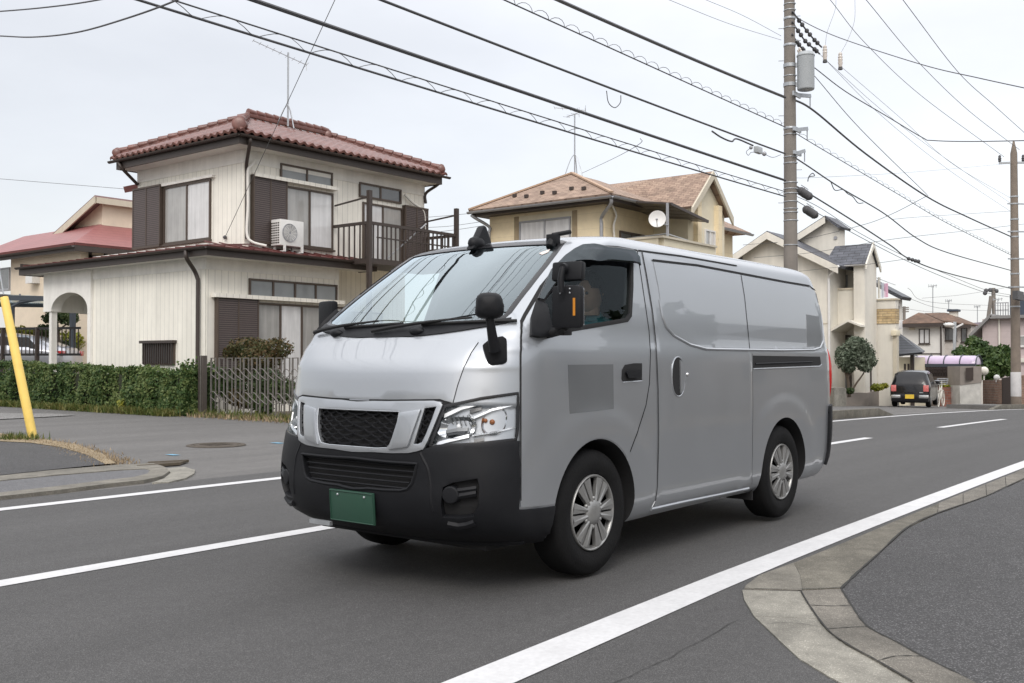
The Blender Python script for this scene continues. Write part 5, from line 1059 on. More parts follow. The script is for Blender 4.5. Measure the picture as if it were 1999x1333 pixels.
# wipers
def wiper(y0, y1, z0, z1, par):
    mb = MB(); S = Sfront
    P = [S(y0 + (y1 - y0) * t, z0 + (z1 - z0) * t) + nrm(S, y0 + (y1 - y0) * t, z0 + (z1 - z0) * t) * (.022 + .006 * math.sin(t * 3.1)) for t in np.linspace(0, 1, 9)]
    mb.tube(P, [.012, .012, .011, .010, .009, .008, .007, .006, .006], 6)
    w = obj('wiper', mb, M['blackmatte'], par)
    y2 = y1 + (y1 - y0) * .36; b = MB(); ya = y0 + (y1 - y0) * .52
    b.tube([S(ya + (y2 - ya) * t, z1 - .022 + .012 * t) + nrm(S, ya + (y2 - ya) * t, z1) * .012 for t in np.linspace(0, 1, 9)], .009, 6); obj('blade', b, M['blackmatte'], w); return w
wiper(.66, .12, 1.322, 1.372, van); wiper(.10, -.52, 1.318, 1.376, van)
for y in (.42, -.22):
    obj('washer_nozzle', MB().ball(Sfront(y, 1.318) + Vector((0, 0, .008)), .03, sq=(1, 1.6, .8)), M['blackplastic'], van, True)
# ---- side: doors, seams
arc = lambda hx, r, a0, a1, n=22: [(hx + r * math.cos(R(a0 + (a1 - a0) * i / n)), WZ + r * math.sin(R(a0 + (a1 - a0) * i / n))) for i in range(n + 1)]
d_top = side_px([(1018, 629), (1025, 615), (1058, 560), (1096, 514), (1117, 494), (1136, 484), (1166, 480), (1205, 482), (1243, 489)])
d_rear = side_px([(1243, 489), (1250, 535), (1259, 596), (1266, 645), (1269, 690), (1267, 748), (1260, 791), (1244, 842), (1229, 882)])
xA = d_rear[-1]; angA = math.degrees(math.atan2(xA[1] - WZ, xA[0] - HUB_F))
rA = .408; 
d_front = side_px([(1016, 990), (1016, 900), (1016, 765), (1016, 700), (1018, 629)])
aB = 180 - math.degrees(math.asin((.437 - WZ) / rA))
door_poly = d_front[:-1] + d_top[:-1] + d_rear[:-1] + arc(HUB_F, rA, angA, aB)[0:]
def mirs(f):
    for S in (NEAR, FARS): f(S)
for S in (NEAR, FARS):
    dr = obj('door', patch(S, door_poly, [WIN], .003, -.003, .05), M['silver'], van, True, 60)
    gl = obj('window', patch(S, grow2(WIN, .004), (), -.010, -.010, .06), M['glass_side'], dr, True, 80)
    obj('window_seal', patch(S, grow2(WIN, .008), [grow2(WIN, -.017)], .005, -.009, .04, .03), M['blackmatte'], dr, True, 60)
    obj('panel_gap', ribbon(S, d_rear, .009, .0036), M['gap'], van); obj('panel_gap', ribbon(S, d_top, .010, .0036), M['gap'], van); obj('panel_gap', ribbon(S, d_front[1:], .008, .0036), M['gap'], van)
    # black mirror base in the front corner of the window
    tri = side_poly([(1033, 657), (1035, 621), (1049, 592), (1064, 600), (1070, 640), (1072, 658), (1049, 660)])
    obj('mirror_base', patch(S, tri, (), .028, -.006, .05, .02), M['blackplastic'], dr, True, 60)
    vis = side_poly([(1050, 592), (1078, 536), (1105, 508), (1121, 496), (1136, 488), (1156, 485), (1195, 487), (1229, 492), (1239, 504), (1241, 520), (1233, 517), (1205, 514), (1175, 512), (1146, 513), (1122, 518), (1106, 530), (1078, 566), (1058, 594)])
    vz = S is FARS or obj('window_visor', patch(S, vis, (), .040, .034, .04, .03), M['smoke'], dr, True, 60)
    S is FARS or obj('edge', tubeon(S, side_px([(1241, 520), (1239, 504), (1229, 492), (1195, 487), (1156, 485), (1136, 488), (1121, 496), (1105, 508), (1078, 536), (1050, 592)]), .008, .030), M['blackgloss'], vz, True)
    # door handle in its black recess
    hp = side_poly([(1213, 722), (1219, 712), (1236, 709), (1252, 709), (1252, 743), (1216, 746), (1212, 740)])
    hd = obj('door_handle', patch(S, hp, (), .005, -.004, .03, .02), M['blackmatte'], dr, True)
    obj('pull', patch(S, side_poly([(1218, 727), (1222, 722), (1247, 722), (1247, 730), (1240, 738), (1222, 738)]), (), .020, .008, .02, .02), M['blackplastic'], hd, True)
    obj('lip', tubeon(S, side_px([(1215, 746), (1252, 743.5)]), .004, .003), M['silver'], hd, True)
    obj('logo_blur', patch(S, side_poly([(1108, 712), (1196, 711), (1197, 798), (1111, 808)]), (), .0045, .002, .06, .04), M['logo_grey'], dr, True)  # plain grey square standing in for a blurred-out logo
    # sliding door with its seams, recessed oval handle and lock
    s_front = side_px([(1253, 492), (1261, 534), (1273, 606), (1280, 670), (1284, 760), (1285, 849), (1283, 950), (1279, 978), (1272, 990)])
    s_bot = side_px([(1272, 990), (1330, 977), (1400, 963), (1462, 950)])
    s_rear = side_px([(1467, 945), (1469, 800), (1468, 690)]); s_mid = side_px([(1462, 684), (1458, 640), (1452, 580), (1445, 536)]); s_top = side_px([(1445, 536), (1360, 517), (1253, 492)])
    sd = obj('sliding_door', patch(S, s_front[:-1] + s_bot[:-1] + s_rear[:-1] + s_mid[:-1] + s_top[:-1], (), .003, -.003, .06), M['silver'], van, True, 60)
    for l, w in ((s_front, .009), (s_rear, .004), (s_mid, .008)): obj('panel_gap', ribbon(S, l, w, .0036), M['gap'], van)
    obj('sill_trim', tubeon(S, [(x, z - .012) for x, z in s_bot], .012, .0), M['silver'], van, True)
    oval = lambda cx, cy, a, b, n=24: [(cx + a * math.cos(2*math.pi*i/n), cy + b * abs(math.sin(2*math.pi*i/n)) ** .8 * (1 if math.sin(2*math.pi*i/n) > 0 else -1)) for i in range(n)]
    o_c = hit(1323, 735)
    hh = obj('door_handle', patch(S, oval(o_c.x, o_c.z, .078, .120), (), .0045, .001, .02, .02), M['blackmatte'], sd, True)
    obj('pull', patch(S, [(o_c.x + .018, o_c.z - .104), (o_c.x + .052, o_c.z - .085), (o_c.x + .070, o_c.z - .03), (o_c.x + .070, o_c.z + .03), (o_c.x + .052, o_c.z + .085), (o_c.x + .018, o_c.z + .104)], (), .012, .003, .02, .02), M['silver'], hh, True)
    obj('rim', tubeon(S, oval(o_c.x, o_c.z, .080, .122) + [oval(o_c.x, o_c.z, .080, .122)[0]], .004, .004), M['silver'], hh, True)
    lk = hit(1341, 731); obj('lock', MB().ball(S(lk.x, lk.z) , .013), M['chromesoft'], sd, True)
    # long blind panels behind the door, with the pressed lip below them
    pan = side_poly([(1274, 512), (1360, 521), (1445, 537), (1530, 553), (1583, 562), (1592, 572), (1599, 596), (1604, 640), (1605, 664), (1600, 676), (1588, 680), (1530, 681), (1459, 680), (1400, 679), (1377, 678), (1346, 671), (1314, 654), (1298, 636), (1292, 612), (1284, 560)])
    obj('side_panel', patch(S, pan, (), .006, .001, .06), M['silver'], van, True, 60)
    obj('panel_lip', tubeon(S, side_px([(1286, 585), (1292, 618), (1299, 638), (1314, 655), (1346, 673), (1377, 681), (1400, 682), (1459, 683), (1530, 684), (1588, 683), (1600, 679), (1606, 666), (1605, 640), (1599, 596)]), .0105, .001), M['silver'], van, True)
    obj('roof_seam', ribbon(S, side_px([(1272, 508), (1360, 518), (1445, 534), (1530, 550), (1578, 558), (1590, 568), (1598, 592)]), .013, .0075), M['gap'], van)
    obj('roof_seam', ribbon(S, side_px([(1245, 489), (1330, 500), (1438, 519)]), .010, .0036), M['gap'], van)
    obj('panel_gap', ribbon(S, side_px([(1445, 537), (1452, 580), (1458, 640), (1462, 682)]), .008, .0075), M['gap'], van)
    obj('logo_blur', patch(S, side_poly([(1572, 614), (1597, 618), (1602, 660), (1600, 674), (1574, 678)]), (), .0075, .004, .06, .04), M['logo_grey'], van, True)  # second blurred-out logo, again only a grey square
    rl = side_poly([(1470, 694), (1600, 696), (1602, 711), (1599, 713), (1470, 718)])
    ro = obj('door_rail', patch(S, rl, (), .004, .0, .05, .03), M['blackmatte'], van, True)
    obj('track', tubeon(S, side_px([(1473, 710), (1584, 706)]), .006, .006), M['blackplastic'], ro, True)
    obj('lip', tubeon(S, side_px([(1470, 720), (1599, 715), (1603, 711)]), .0045, .002), M['silver'], ro, True)
    # tail lamp and rear bumper corner wrap
    xr = lambda z: prof(z)[4]
    obj('tail_lamp', patch(S, [(xr(z) - .075 - .02 * math.sin((z - .86) / .42 * 3.14), z) for z in np.linspace(.86, 1.26, 9)] + [(xr(z) - .012, z) for z in np.linspace(1.26, .86, 9)], (), .030, -.004, .03, .02), M['redlens'], van, True, 60)
    obj('rear_bumper', patch(S, [(4.45, .80), (4.43, .70), (4.42, .45), (4.40, .33), (xr(.33) - .004, .33), (xr(.45) - .004, .45), (xr(.7) - .004, .7), (xr(.79) - .02, .79), (4.50, .815)], (), .02, -.004, .04, .03), M['blackplastic'], van, True, 60)
# rear face details
rb = MB(); rb.box(L2W(4.56, -.74, .34), L2W(4.68, .74, .62)); obj('rear_bumper', rb, M['blackplastic'], van, bevel=.03)
rw = MB(); rw.box(L2W(4.53, -.62, 1.25), L2W(4.60, .62, 1.72)); obj('rear_window', rw, M['blackgloss'], van, bevel=.02)
# underside
un = MB(); un.box(L2W(.35, -.62, .21), L2W(4.4, .62, .30)); un.box(L2W(HUB_F - .06, -.6, .24), L2W(HUB_F + .06, .6, .36)); un.tube([L2W(HUB_R, -.62, .34), L2W(HUB_R, .62, .34)], .05); obj('underbody', un, M['blackmatte'], van)
# ---- black front bumper with its intake, fog lamps and number plate
bt = wrap_px([(702, 876), (760, 880), (826, 877), (841, 873), (930, 867), (1013, 860)])
bt = [(0, .705)] + [(q, z) for q, z in bt if q < -.08]
q_seam = bt[-1][0]
def qx(x, z): return -(qof(x, -half(x, z), z))
side_low = [(-qx(.338, z), z) for z in (.74, .66, .58, .50, .44)] + [(-qx(.45, .432), .432), (-qx(.622, .428), .428)]
al = [(HUB_F + .404 * math.cos(R(a)), WZ + .404 * math.sin(R(a))) for a in (168, 174, 181, 188, 194)]
side_low += [(-qx(x, z), z) for x, z in al]
bot = [(-qx(.52, .243), .243), (-1.0, .243), (-.7, .243), (-.35, .243), (0, .243)]
near_b = bt[1:] + side_low + bot[:-1]
bump_poly = near_b + [(0, .243)] + [(-a, b) for a, b in reversed(near_b)] + [(0, .705)]
intake_n = wrap_px([(702, 895), (760, 901), (816, 905), (812, 925), (806, 944), (798, 954), (785, 957), (750, 956), (711, 952)])
i0 = [p for p in intake_n if p[0] < -.03]
intake = [(0, .668)] + i0 + [(0, .508)] + [(-a, b) for a, b in reversed(i0)]
fogp = wrap_px([(866, 951), (885, 942), (932, 934), (936, 950), (934, 985), (925, 1006), (900, 1010), (866, 1008), (862, 985)], True)
fogm = [(-a, b) for a, b in reversed(fogp)]
bumper = obj('bumper', patch(Swrap, bump_poly, [intake, fogp, fogm], .010, -.030, .035, .03), M['blackplastic'], van, True, 50)
obj('intake', patch(Swrap, grow2(intake, .01), (), -.026, -.03, .05), M['gap'], bumper)
sl_ = MB()
for k in range(5):
    z = .535 + k * .028; qm = max(abs(p[0]) for p in i0) - .015 * (4 - k) - .02
    tubeon(Swrap, [(-qm + 2*qm*t, z + .0) for t in np.linspace(0, 1, 16)], .0052, -.008, mb=sl_)
obj('intake_slats', sl_, M['blackplastic'], bumper, True)
obj('intake_lip', tubeon(Swrap, intake + [intake[0]], .009, .008), M['blackplastic'], bumper, True)
for s in (1, -1):
    fp = fogp if s == 1 else fogm
    obj('fog_pocket', patch(Swrap, grow2(fp, .012), (), -.024, -.03, .04), M['gap'], bumper)
    c = hit(880, 966); q0 = qof(c.x, c.y, c.z) * s; P = Swrap(q0, c.z); n = nrm(Swrap, q0, c.z)
    fl = MB(); fl.lathe([(.0, .012), (.038, .012), (.043, .008), (.046, -.01), (.046, -.03)], P, n, 28); f = obj('fog_lamp', fl, M['blackplastic'], bumper, True, 50)
    c2 = hit(930, 958); q2 = qof(c2.x, c2.y, c2.z) * s; fb = MB(); tubeon(Swrap, [(q0, c.z + .016), (q2, c2.z + .012)], .014, -.006, mb=fb); tubeon(Swrap, [(q0, c.z - .012), (q2, c2.z - .012)], .016, -.006, mb=fb); obj('lamp_bracket', fb, M['blackplastic'], f, True)
    obj('bumper_brow', tubeon(Swrap, [(q0 + s * .03, .375), (q0 - s * .04, .368), (q0 - s * .10, .375), (q0 - s * .16, .39)], .020, .006), M['blackplastic'], bumper, True)
for s in (1, -1): obj('bumper_crease', tubeon(Swrap, [(s * q, z) for q, z in crom(wrap_px([(822, 884), (836, 912), (842, 940), (842, 975), (850, 1004)])[::2], 4)], .010, .004), M['blackplastic'], bumper, True)
lip = MB(); tubeon(Swrap, [(-.9, .262), (-.45, .262), (0, .262), (.45, .262), (.9, .262)], .014, .008, mb=lip); obj('lower_lip', lip, M['blackplastic'], bumper, True)
refl = MB(); refl.box(L2W(.008, .17, .300), L2W(.03, .33, .322)); obj('tow_cover', refl, M['steel'], bumper)
pc = hit(691, 987); pz = pc.z
pl = MB(); pl.box((-.006, -.165, -.0825), (.006, .165, .0825)); po = obj('number_plate', pl, M['platgreen'], van, bevel=.003)
PM = Matrix.Translation(L2W(.012, 0, pz)) @ Matrix.Rotation(R(-4), 4, 'Y')
po.data.transform(PM)
fr = MB(); fr.tube([(-.008, -.160, -.0775), (-.008, .160, -.0775), (-.008, .160, .0775), (-.008, -.160, .0775), (-.008, -.160, -.0775)], .003, 6); fo = obj('frame', fr, M['platgreen'], po); fo.data.transform(PM)
for y in (-.10, .10):
    b = obj('screw', MB().ball((-.007, y, .058), .007), M['steel'], po, True); b.data.transform(PM)
# ---- grille: silver frame, slanted bars and honeycomb mesh
gt = wrap_px([(702, 783), (760, 784), (850, 783), (862, 786), (866, 791)])
gt = [(0, .958)] + [(q, z) for q, z in gt if q < -.05]
gr = wrap_px([(866, 791), (850, 830), (838, 860), (829, 877)]); gb = wrap_px([(826, 879), (800, 884), (765, 884), (702, 880)])
near_g = gt[1:] + gr[1:] + [p for p in gb if p[0] < -.05][1:]
gril_poly = near_g + [(0, .700)] + [(-a, b) for a, b in reversed(near_g)] + [(0, .955)]
mainh = [p for p in wrap_px([(702, 801), (783, 804), (779, 826), (771, 852), (764, 868), (759, 874), (740, 875), (702, 872)]) if p[0] < -.03]
mainhole = mainh + [(-a, b) for a, b in reversed(mainh)]
sideh = wrap_px([(831, 797), (855, 794), (846, 820), (834, 850), (827, 864), (819, 868), (810, 867), (818, 840)], True)
grille = obj('grille', patch(Swrap, gril_poly, [mainhole, sideh, [(-a, b) for a, b in reversed(sideh)]], .016, -.012, .03, .02), M['silver'], van, True, 50)
obj('backing', patch(Swrap, grow2(gril_poly, -.015), (), -.022, -.028, .05), M['gap'], grille)
hx_ = MB(); pitch = .058
def inpoly(p, L):
    r = False; j = len(L) - 1
    for i in range(len(L)):
        if (L[i][1] > p[1]) != (L[j][1] > p[1]) and p[0] < (L[j][0] - L[i][0]) * (p[1] - L[i][1]) / (L[j][1] - L[i][1]) + L[i][0]: r = not r
        j = i
    return r
holes = [mainhole, sideh, [(-a, b) for a, b in reversed(sideh)]]
row = 0; z = .69
while z < .98:
    q = -.75 + (pitch / 2 if row % 2 else 0)
    while q < .75:
        if any(inpoly((q, z), grow2(h, .02)) for h in holes):
            h6 = [(q + .030 * math.cos(R(60 * i + 0)) * 1.02, z + .024 * math.sin(R(60 * i))) for i in range(6)]
            ht = [(q + .030 * math.cos(t), z + .0225 * math.sin(t)) for t in np.linspace(R(180), R(360), 7)]
            tubeon(Swrap, ht, .0052, -.006, n=5, mb=hx_)
        q += pitch
    z += .0225; row += 1
obj('grille_mesh', hx_, M['blackplastic'], grille, True)
bar = wrap_px([(787, 806), (827, 800), (801, 873), (764, 878)], True)
for bb_ in (bar, [(-a, b) for a, b in reversed(bar)]): obj('grille_bar', patch(Swrap, bb_, (), .030, .014, .03, .03), M['silver'], grille, True, 50)
ch = MB(); tubeon(Swrap, mainhole + [mainhole[0]], .004, .013, mb=ch)
for h in holes[1:]: tubeon(Swrap, h + [h[0]], .003, .013, mb=ch)
obj('trim', ch, M['silver'], grille, True)
# ---- headlamps: reflector bowls behind a clear lens
hp_ = wrap_px([(868, 793), (940, 777), (1011, 767), (1011, 800), (1010, 838), (1008, 858), (940, 866), (845, 872), (840, 870), (852, 838)], True)
M['bulb_amber'] = mat('amber bulb glass', (.24, .075, .012), .2, var=0)
def hq(px, py): h = hit(px, py); return (qof(h.x, h.y, h.z), h.z)
M['lamp_white'] = mat('white lamp bezel', (.84, .85, .86), .3, metal=.1, var=0)
M['lamp_grey'] = mat('grey lamp housing', (.16, .165, .17), .35, metal=.4, var=0)
for s in (1, -1):
    mm = lambda pl: pl if s == 1 else [(-a, b) for a, b in reversed(pl)]
    P1 = lambda px, py: (lambda a: (s * a[0], a[1]))(hq(px, py))
    hl = obj('headlamp', patch(Swrap, mm(grow2(hp_, .006)), [mm(grow2(hp_, -.009))], .006, -.040, .03, .02), M['blackgloss'], van, True, 50)
    obj('housing', patch(Swrap, mm(grow2(hp_, -.006)), (), -.040, -.046, .04), M['lamp_white'], hl, True)
    def bowl(px, py, ry, rz, m, name='reflector', dep=.05, tilt=0):
        a = P1(px, py); mb = MB(); n = 26; K = 6; k0 = 0
        for j in range(K + 1):
            r = 1 - j / K; d = -.008 - dep * (1 - r * r)
            for i in range(n):
                t = 2 * math.pi * i / n; q = a[0] + ry * r * math.copysign(abs(math.cos(t)) ** .75, math.cos(t)) + s * tilt * r * math.sin(t); zz = a[1] + rz * r * math.copysign(abs(math.sin(t)) ** .75, math.sin(t))
                mb.v.append(tuple(Swrap(q, zz) + nrm(Swrap, q, zz) * max(d, -.044)))
        for j in range(K):
            for i in range(n): mb.f.append((j*n + i, j*n + (i+1) % n, (j+1)*n + (i+1) % n, (j+1)*n + i))
        return obj(name, mb, m, hl, True, 70)
    bowl(892, 834, .12, .052, M['chrome'], tilt=-.02); bowl(966, 822, .095, .066, M['chrome'])
    # ribs in the inner bowl and bright blades across the outer one
    def blade(pts, w, d, m, th=.004, nm='reflector_blade'):
        L = [P1(*p) for p in pts]; mb = MB(); k = 0; D = dens(L, .012, False)
        for (q, z) in D:
            n = nrm(Swrap, q, z); b = Swrap(q, z) + n * d; mb.v += [tuple(b + Vector((0, 0, w / 2))), tuple(b + Vector((0, 0, -w / 2)) + n * .008), tuple(b - n * .016 + Vector((0, 0, -w / 2))), tuple(b - n * .016 + Vector((0, 0, w / 2)))]
        for i in range(len(D) - 1):
            for j in range(4): mb.f.append((4*i + j, 4*i + (j+1) % 4, 4*i + 4 + (j+1) % 4, 4*i + 4 + j))
        obj(nm, mb, m, hl, False)
    blade([(866, 811), (900, 795), (945, 783), (1004, 773)], .022, -.014, M['lamp_white'])
    blade([(925, 815), (960, 800), (1002, 789)], .012, -.010, M['chromesoft'])
    blade([(921, 850), (960, 844), (1006, 834)], .008, -.010, M['chromesoft'])
    blade([(850, 866), (880, 858), (915, 850)], .018, -.014, M['chromesoft'])
    blade([(845, 869), (900, 867), (960, 862), (1006, 856)], .007, -.008, M['lamp_white'])
    blade([(916, 862), (917, 840), (922, 820), (914, 808)], .010, -.012, M['chromesoft'])
    for k in range(5): blade([(875 + k * 9, 813 - k * .8), (881 + k * 9, 826 + k)], .006, -.018, M['lamp_grey'], nm='reflector_rib')
    blade([(868, 842), (890, 838), (912, 837)], .018, -.020, M['lamp_grey'])
    blade([(916, 803), (926, 800), (940, 796)], .018, -.018, M['blackgloss'])
    blade([(925, 860), (945, 857)], .016, -.014, M['blackgloss'])
    blade([(872, 848), (890, 845), (908, 843)], .012, -.016, M['blackgloss'])
    blade([(925, 832), (927, 846)], .03, -.02, M['lamp_grey'])
    obj('bulb', MB().ball(Swrap(*P1(962, 823)) - nrm(Swrap, *P1(962, 823)) * .02, .014), M['bulb_amber'], hl, True); obj('bulb', MB().ball(Swrap(*P1(948, 820)) - nrm(Swrap, *P1(948, 820)) * .02, .011), M['bulb_amber'], hl, True)
    obj('bulb', MB().ball(Swrap(*P1(893, 831)) - nrm(Swrap, *P1(893, 831)) * .03, .014), M['lamp_white'], hl, True)
    obj('lens', patch(Swrap, mm(grow2(hp_, -.010)), (), .002, .002, .03, .02), M['glass_lens'], hl, True, 80)
# ---- mirrors
ma = hit(1066, 655)
def rbox(c, ax, sx, sy, sz, m, name, par, bev):
    mb = MB(); mb.box((-sx/2, -sy/2, -sz/2), (sx/2, sy/2, sz/2)); o = obj(name, mb, m, par, bevel=bev); o.data.transform(Matrix.Translation(c) @ ax.to_4x4()); return o
RZ = lambda a: Matrix.Rotation(R(a), 3, 'Z'); RY = lambda a: Matrix.Rotation(R(a), 3, 'Y')
for s in (-1, 1):
    # the near mirrors hang clear of the door; the far one shows past the windscreen pillar
    c1 = onY(1109, 599, VY - 1.00); c2 = onY(1110, 530, VY - 1.00); b0 = onY(1100, 643, VY - .93)
    f = (lambda p: p) if s == -1 else (lambda p: Vector((p.x + .14, 2 * VY - p.y - .06, p.z)))
    AX = RZ(-s * 10)
    sm = rbox(f(c1), AX, .055, .165, .215, M['blackplastic'], 'side_mirror', van, .024)
    if s == -1: m2 = rbox(f(c2), RZ(8) @ RY(8), .05, .17, .098, M['blackplastic'], 'upper_mirror', van, .016)
    else: m2 = sm
    if s == -1:
      am = MB(); am.tube([f(onY(1107, 523, VY - 1.0) - Vector((.036, 0, 0))), f(onY(1106, 545, VY - 1.0) - Vector((.05, 0, 0))), f(onY(1105, 572, VY - 1.0) - Vector((.042, 0, 0)))], .016, 10); am.lathe([(0, .014), (.022, .014), (.026, 0)], f(onY(1108, 524, VY - 1.0) - Vector((.03, 0, 0))), (-1, 0, 0), 16)
      obj('mirror_arm', am, M['blackplastic'], m2, True)
    st = MB(); st.tube([f(c1 + Vector((0, .02, -.10))), f(b0 + Vector((0, .03, -.01))), f(L2W(ma.x + .01, -half(ma.x, 1.30) + .0, 1.305))], .022, 10); st.box(f(b0) - Vector((.035, .03, .03)), f(b0) + Vector((.035, .03, .02))); obj('bracket', st, M['blackmatte'], sm, True, 30)
    if s == 1: continue
    rfl = MB(); rfl.box((-.031, -.052, -.045), (-.022, -.040, .042)); ro_ = obj('reflector', rfl, M['amber'], sm); ro_.data.transform(Matrix.Translation(f(c1)) @ AX.to_4x4())
    bl = MB()
    for yy in (-.022, .03):
        for zz in (.068, .088): bl.ball((-.028, yy, zz), .005, 8, 6)
    bl_ = obj('bolts', bl, M['steel'], sm, True); bl_.data.transform(Matrix.Translation(f(c1)) @ AX.to_4x4())
    gm = rbox(f(c1) + Vector((.028, 0, 0)), AX, .006, .14, .185, M['chrome'], 'mirror_glass', sm, .003)
# front corner mirror on its stalk
base = hit(966, 690); nb = nrm(Swrap, qof(base.x, base.y, base.z), base.z); bw = L2W(*base)
fm = MB(); fm.prism([bw + nb * -.01 + RT * x + UP * 0 + Vector((0, 0, z)) for x, z in ((-.062, .03), (-.035, .052), (-.01, .065), (.04, .075), (.060, .062), (.062, -.045), (.045, -.06), (-.015, -.07), (-.035, -.055))], nb * .05)
fmo = obj('front_mirror', fm, M['blackplastic'], van, bevel=.016)
D0 = (bw + nb * .06 - CAM).dot(FW)
st = MB(); pts = [onD(966, 684, D0), onD(961, 655, D0 - .03), onD(956, 622, D0 - .05), onD(955, 605, D0 - .05)]; st.tube(pts, [.030, .024, .021, .024], 12); obj('mirror_stalk', st, M['blackplastic'], fmo, True)
hd_ = MB(); cc = onD(955, 597, D0 - .05)
n = 20; K = 9
for j in range(K + 1):
    t = j / K * math.pi
    for i in range(n):
        a = 2 * math.pi * i / n; sx = math.copysign(abs(math.cos(a)) ** .62, math.cos(a)); sz = math.copysign(abs(math.sin(a)) ** .62, math.sin(a)); r = math.sin(t) ** .6
        hd_.v.append(tuple(cc + RT * (.071 * r * sx * (1.04 - .1 * (sz * r > 0))) + Vector((0, 0, .066 * r * sz)) + _f0 * (-.055 * math.cos(t) if t < 1.57 else -.020 * math.cos(t))))
for j in range(K):
    for i in range(n): hd_.f.append((j*n + i, j*n + (i+1) % n, (j+1)*n + (i+1) % n, (j+1)*n + i))
obj('mirror_head', hd_, M['blackplastic'], fmo, True, 60)
# ---- roof fittings
an = hit(930, 482); aw = L2W(*an)
fin = MB(); prf = [(-.02, -.02), (.17, .012), (.155, .055), (.115, .125), (.10, .135), (.085, .125), (.04, .055)]
fin.prism([aw + Vector((x - .05, -.028, z)) for x, z in prf], (0, .056, 0)); fin.ball(aw + Vector((.0, 0, .02)), .055, sq=(1.2, .8, .8)); obj('shark_fin_aerial', fin, M['blackplastic'], van, bevel=.012)
rv = hit(1078, 476); rw_ = L2W(*rv); sn = MB(); sn.tube([rw_ + Vector((-.02, 0, -.02)), rw_ + Vector((.02, 0, .04))], .03, 8); sn.box(rw_ + Vector((-.02, -.03, .0)), rw_ + Vector((.04, .03, .055))); sn.tube([rw_ + Vector((.0, 0, .05)), rw_ + Vector((.10, -.06, .075))], .014, 8); obj('roof_clamp', sn, M['blackplastic'], van, bevel=.006)
# ---- wheels
def wheel(hx, s):
    o = L2W(hx, s * .825, WZ); ax = Vector((0, s, 0))
    T = MB(); T.lathe([(.20, -.20), (.285, -.205), (.330, -.19), (.343, -.165), (.3455, -.10), (.343, -.035), (.335, -.012), (.318, .0), (.295, .006), (.285, .010), (.262, .009), (.235, .004), (.214, -.004), (.205, -.012), (.20, -.05)], o, ax, 72)
    w = thing('wheel', '', 'x'); del w['label']; del w['category']; w.location = o; attach(w, van); w.location = o - van.location; w.matrix_parent_inverse = Matrix()
    obj('tyre', T, M['tyre'], w, True, 40)
    tr = MB()
    for k in range(3): tr.lathe([(.3462, -.06 - k * .045 - .004), (.3470, -.06 - k * .045), (.3462, -.06 - k * .045 + .004)], o, ax, 60)
    H = MB(); H.lathe([(.206, -.03), (.208, -.004), (.204, .004), (.196, .002), (.190, -.012), (.190, -.03)], o, ax, 60); hub = obj('hubcap', H, M['alloy'], w, True, 40)
    dk = MB(); dk.lathe([(0, -.05), (.195, -.045)], o, ax, 40); obj('brake_shade', dk, M['blackmatte'], w)
    a = ax.cross(Vector((0, 0, 1))).normalized(); b = Vector((0, 0, 1)); sp = MB(); ce = MB()
    def pt(r, th, h): return o + (a * math.cos(th) + b * math.sin(th)) * r + ax * h
    for k in range(6):
        th = R(60 * k + (0 if s < 0 else 30) + 2)
        for sg in (-1, 1):
            in0, in1 = th + sg * R(5.5), th + sg * R(24); o0, o1 = th + sg * R(1.6), th + sg * R(19.5)
            q = [pt(.062, in0, .004), pt(.064, in1, .004), pt(.194, o1, -.002), pt(.194, o0, -.002)]; q2 = [p - ax * .022 for p in q]; m = [pt(.064, th + sg*R(15), .010), pt(.194, th + sg*R(10), .004)]
            sp.add([q[0], m[0], q[1], q[2], m[1], q[3]] + [q2[0], q2[1], q2[2], q2[3]], [(0, 1, 4, 5), (1, 2, 3, 4), (0, 5, 9, 6), (2, 7, 8, 3), (6, 9, 8, 7)])
        for sg in (-1, 1):
            pass
        ce.ball(pt(.078, th + R(30), -.004), .013, 8, 6)
    obj('spokes', sp, M['alloy'], hub); 
    ce.lathe([(.0, .020), (.03, .019), (.055, .012), (.070, .003), (.074, -.014)], o, ax, 32); obj('centre_cap', ce, M['alloy'], hub, True, 50)
    return w
for hx in (HUB_F, HUB_R):
    for s in (-1, 1): wheel(hx, s)
mf = MB(); mf.box(L2W(HUB_R - .47, -.80, .18), L2W(HUB_R - .455, -.60, .36)); mf.box(L2W(HUB_R - .47, .60, .18), L2W(HUB_R - .455, .80, .36)); obj('mud_flap', mf, M['blackmatte'], van)
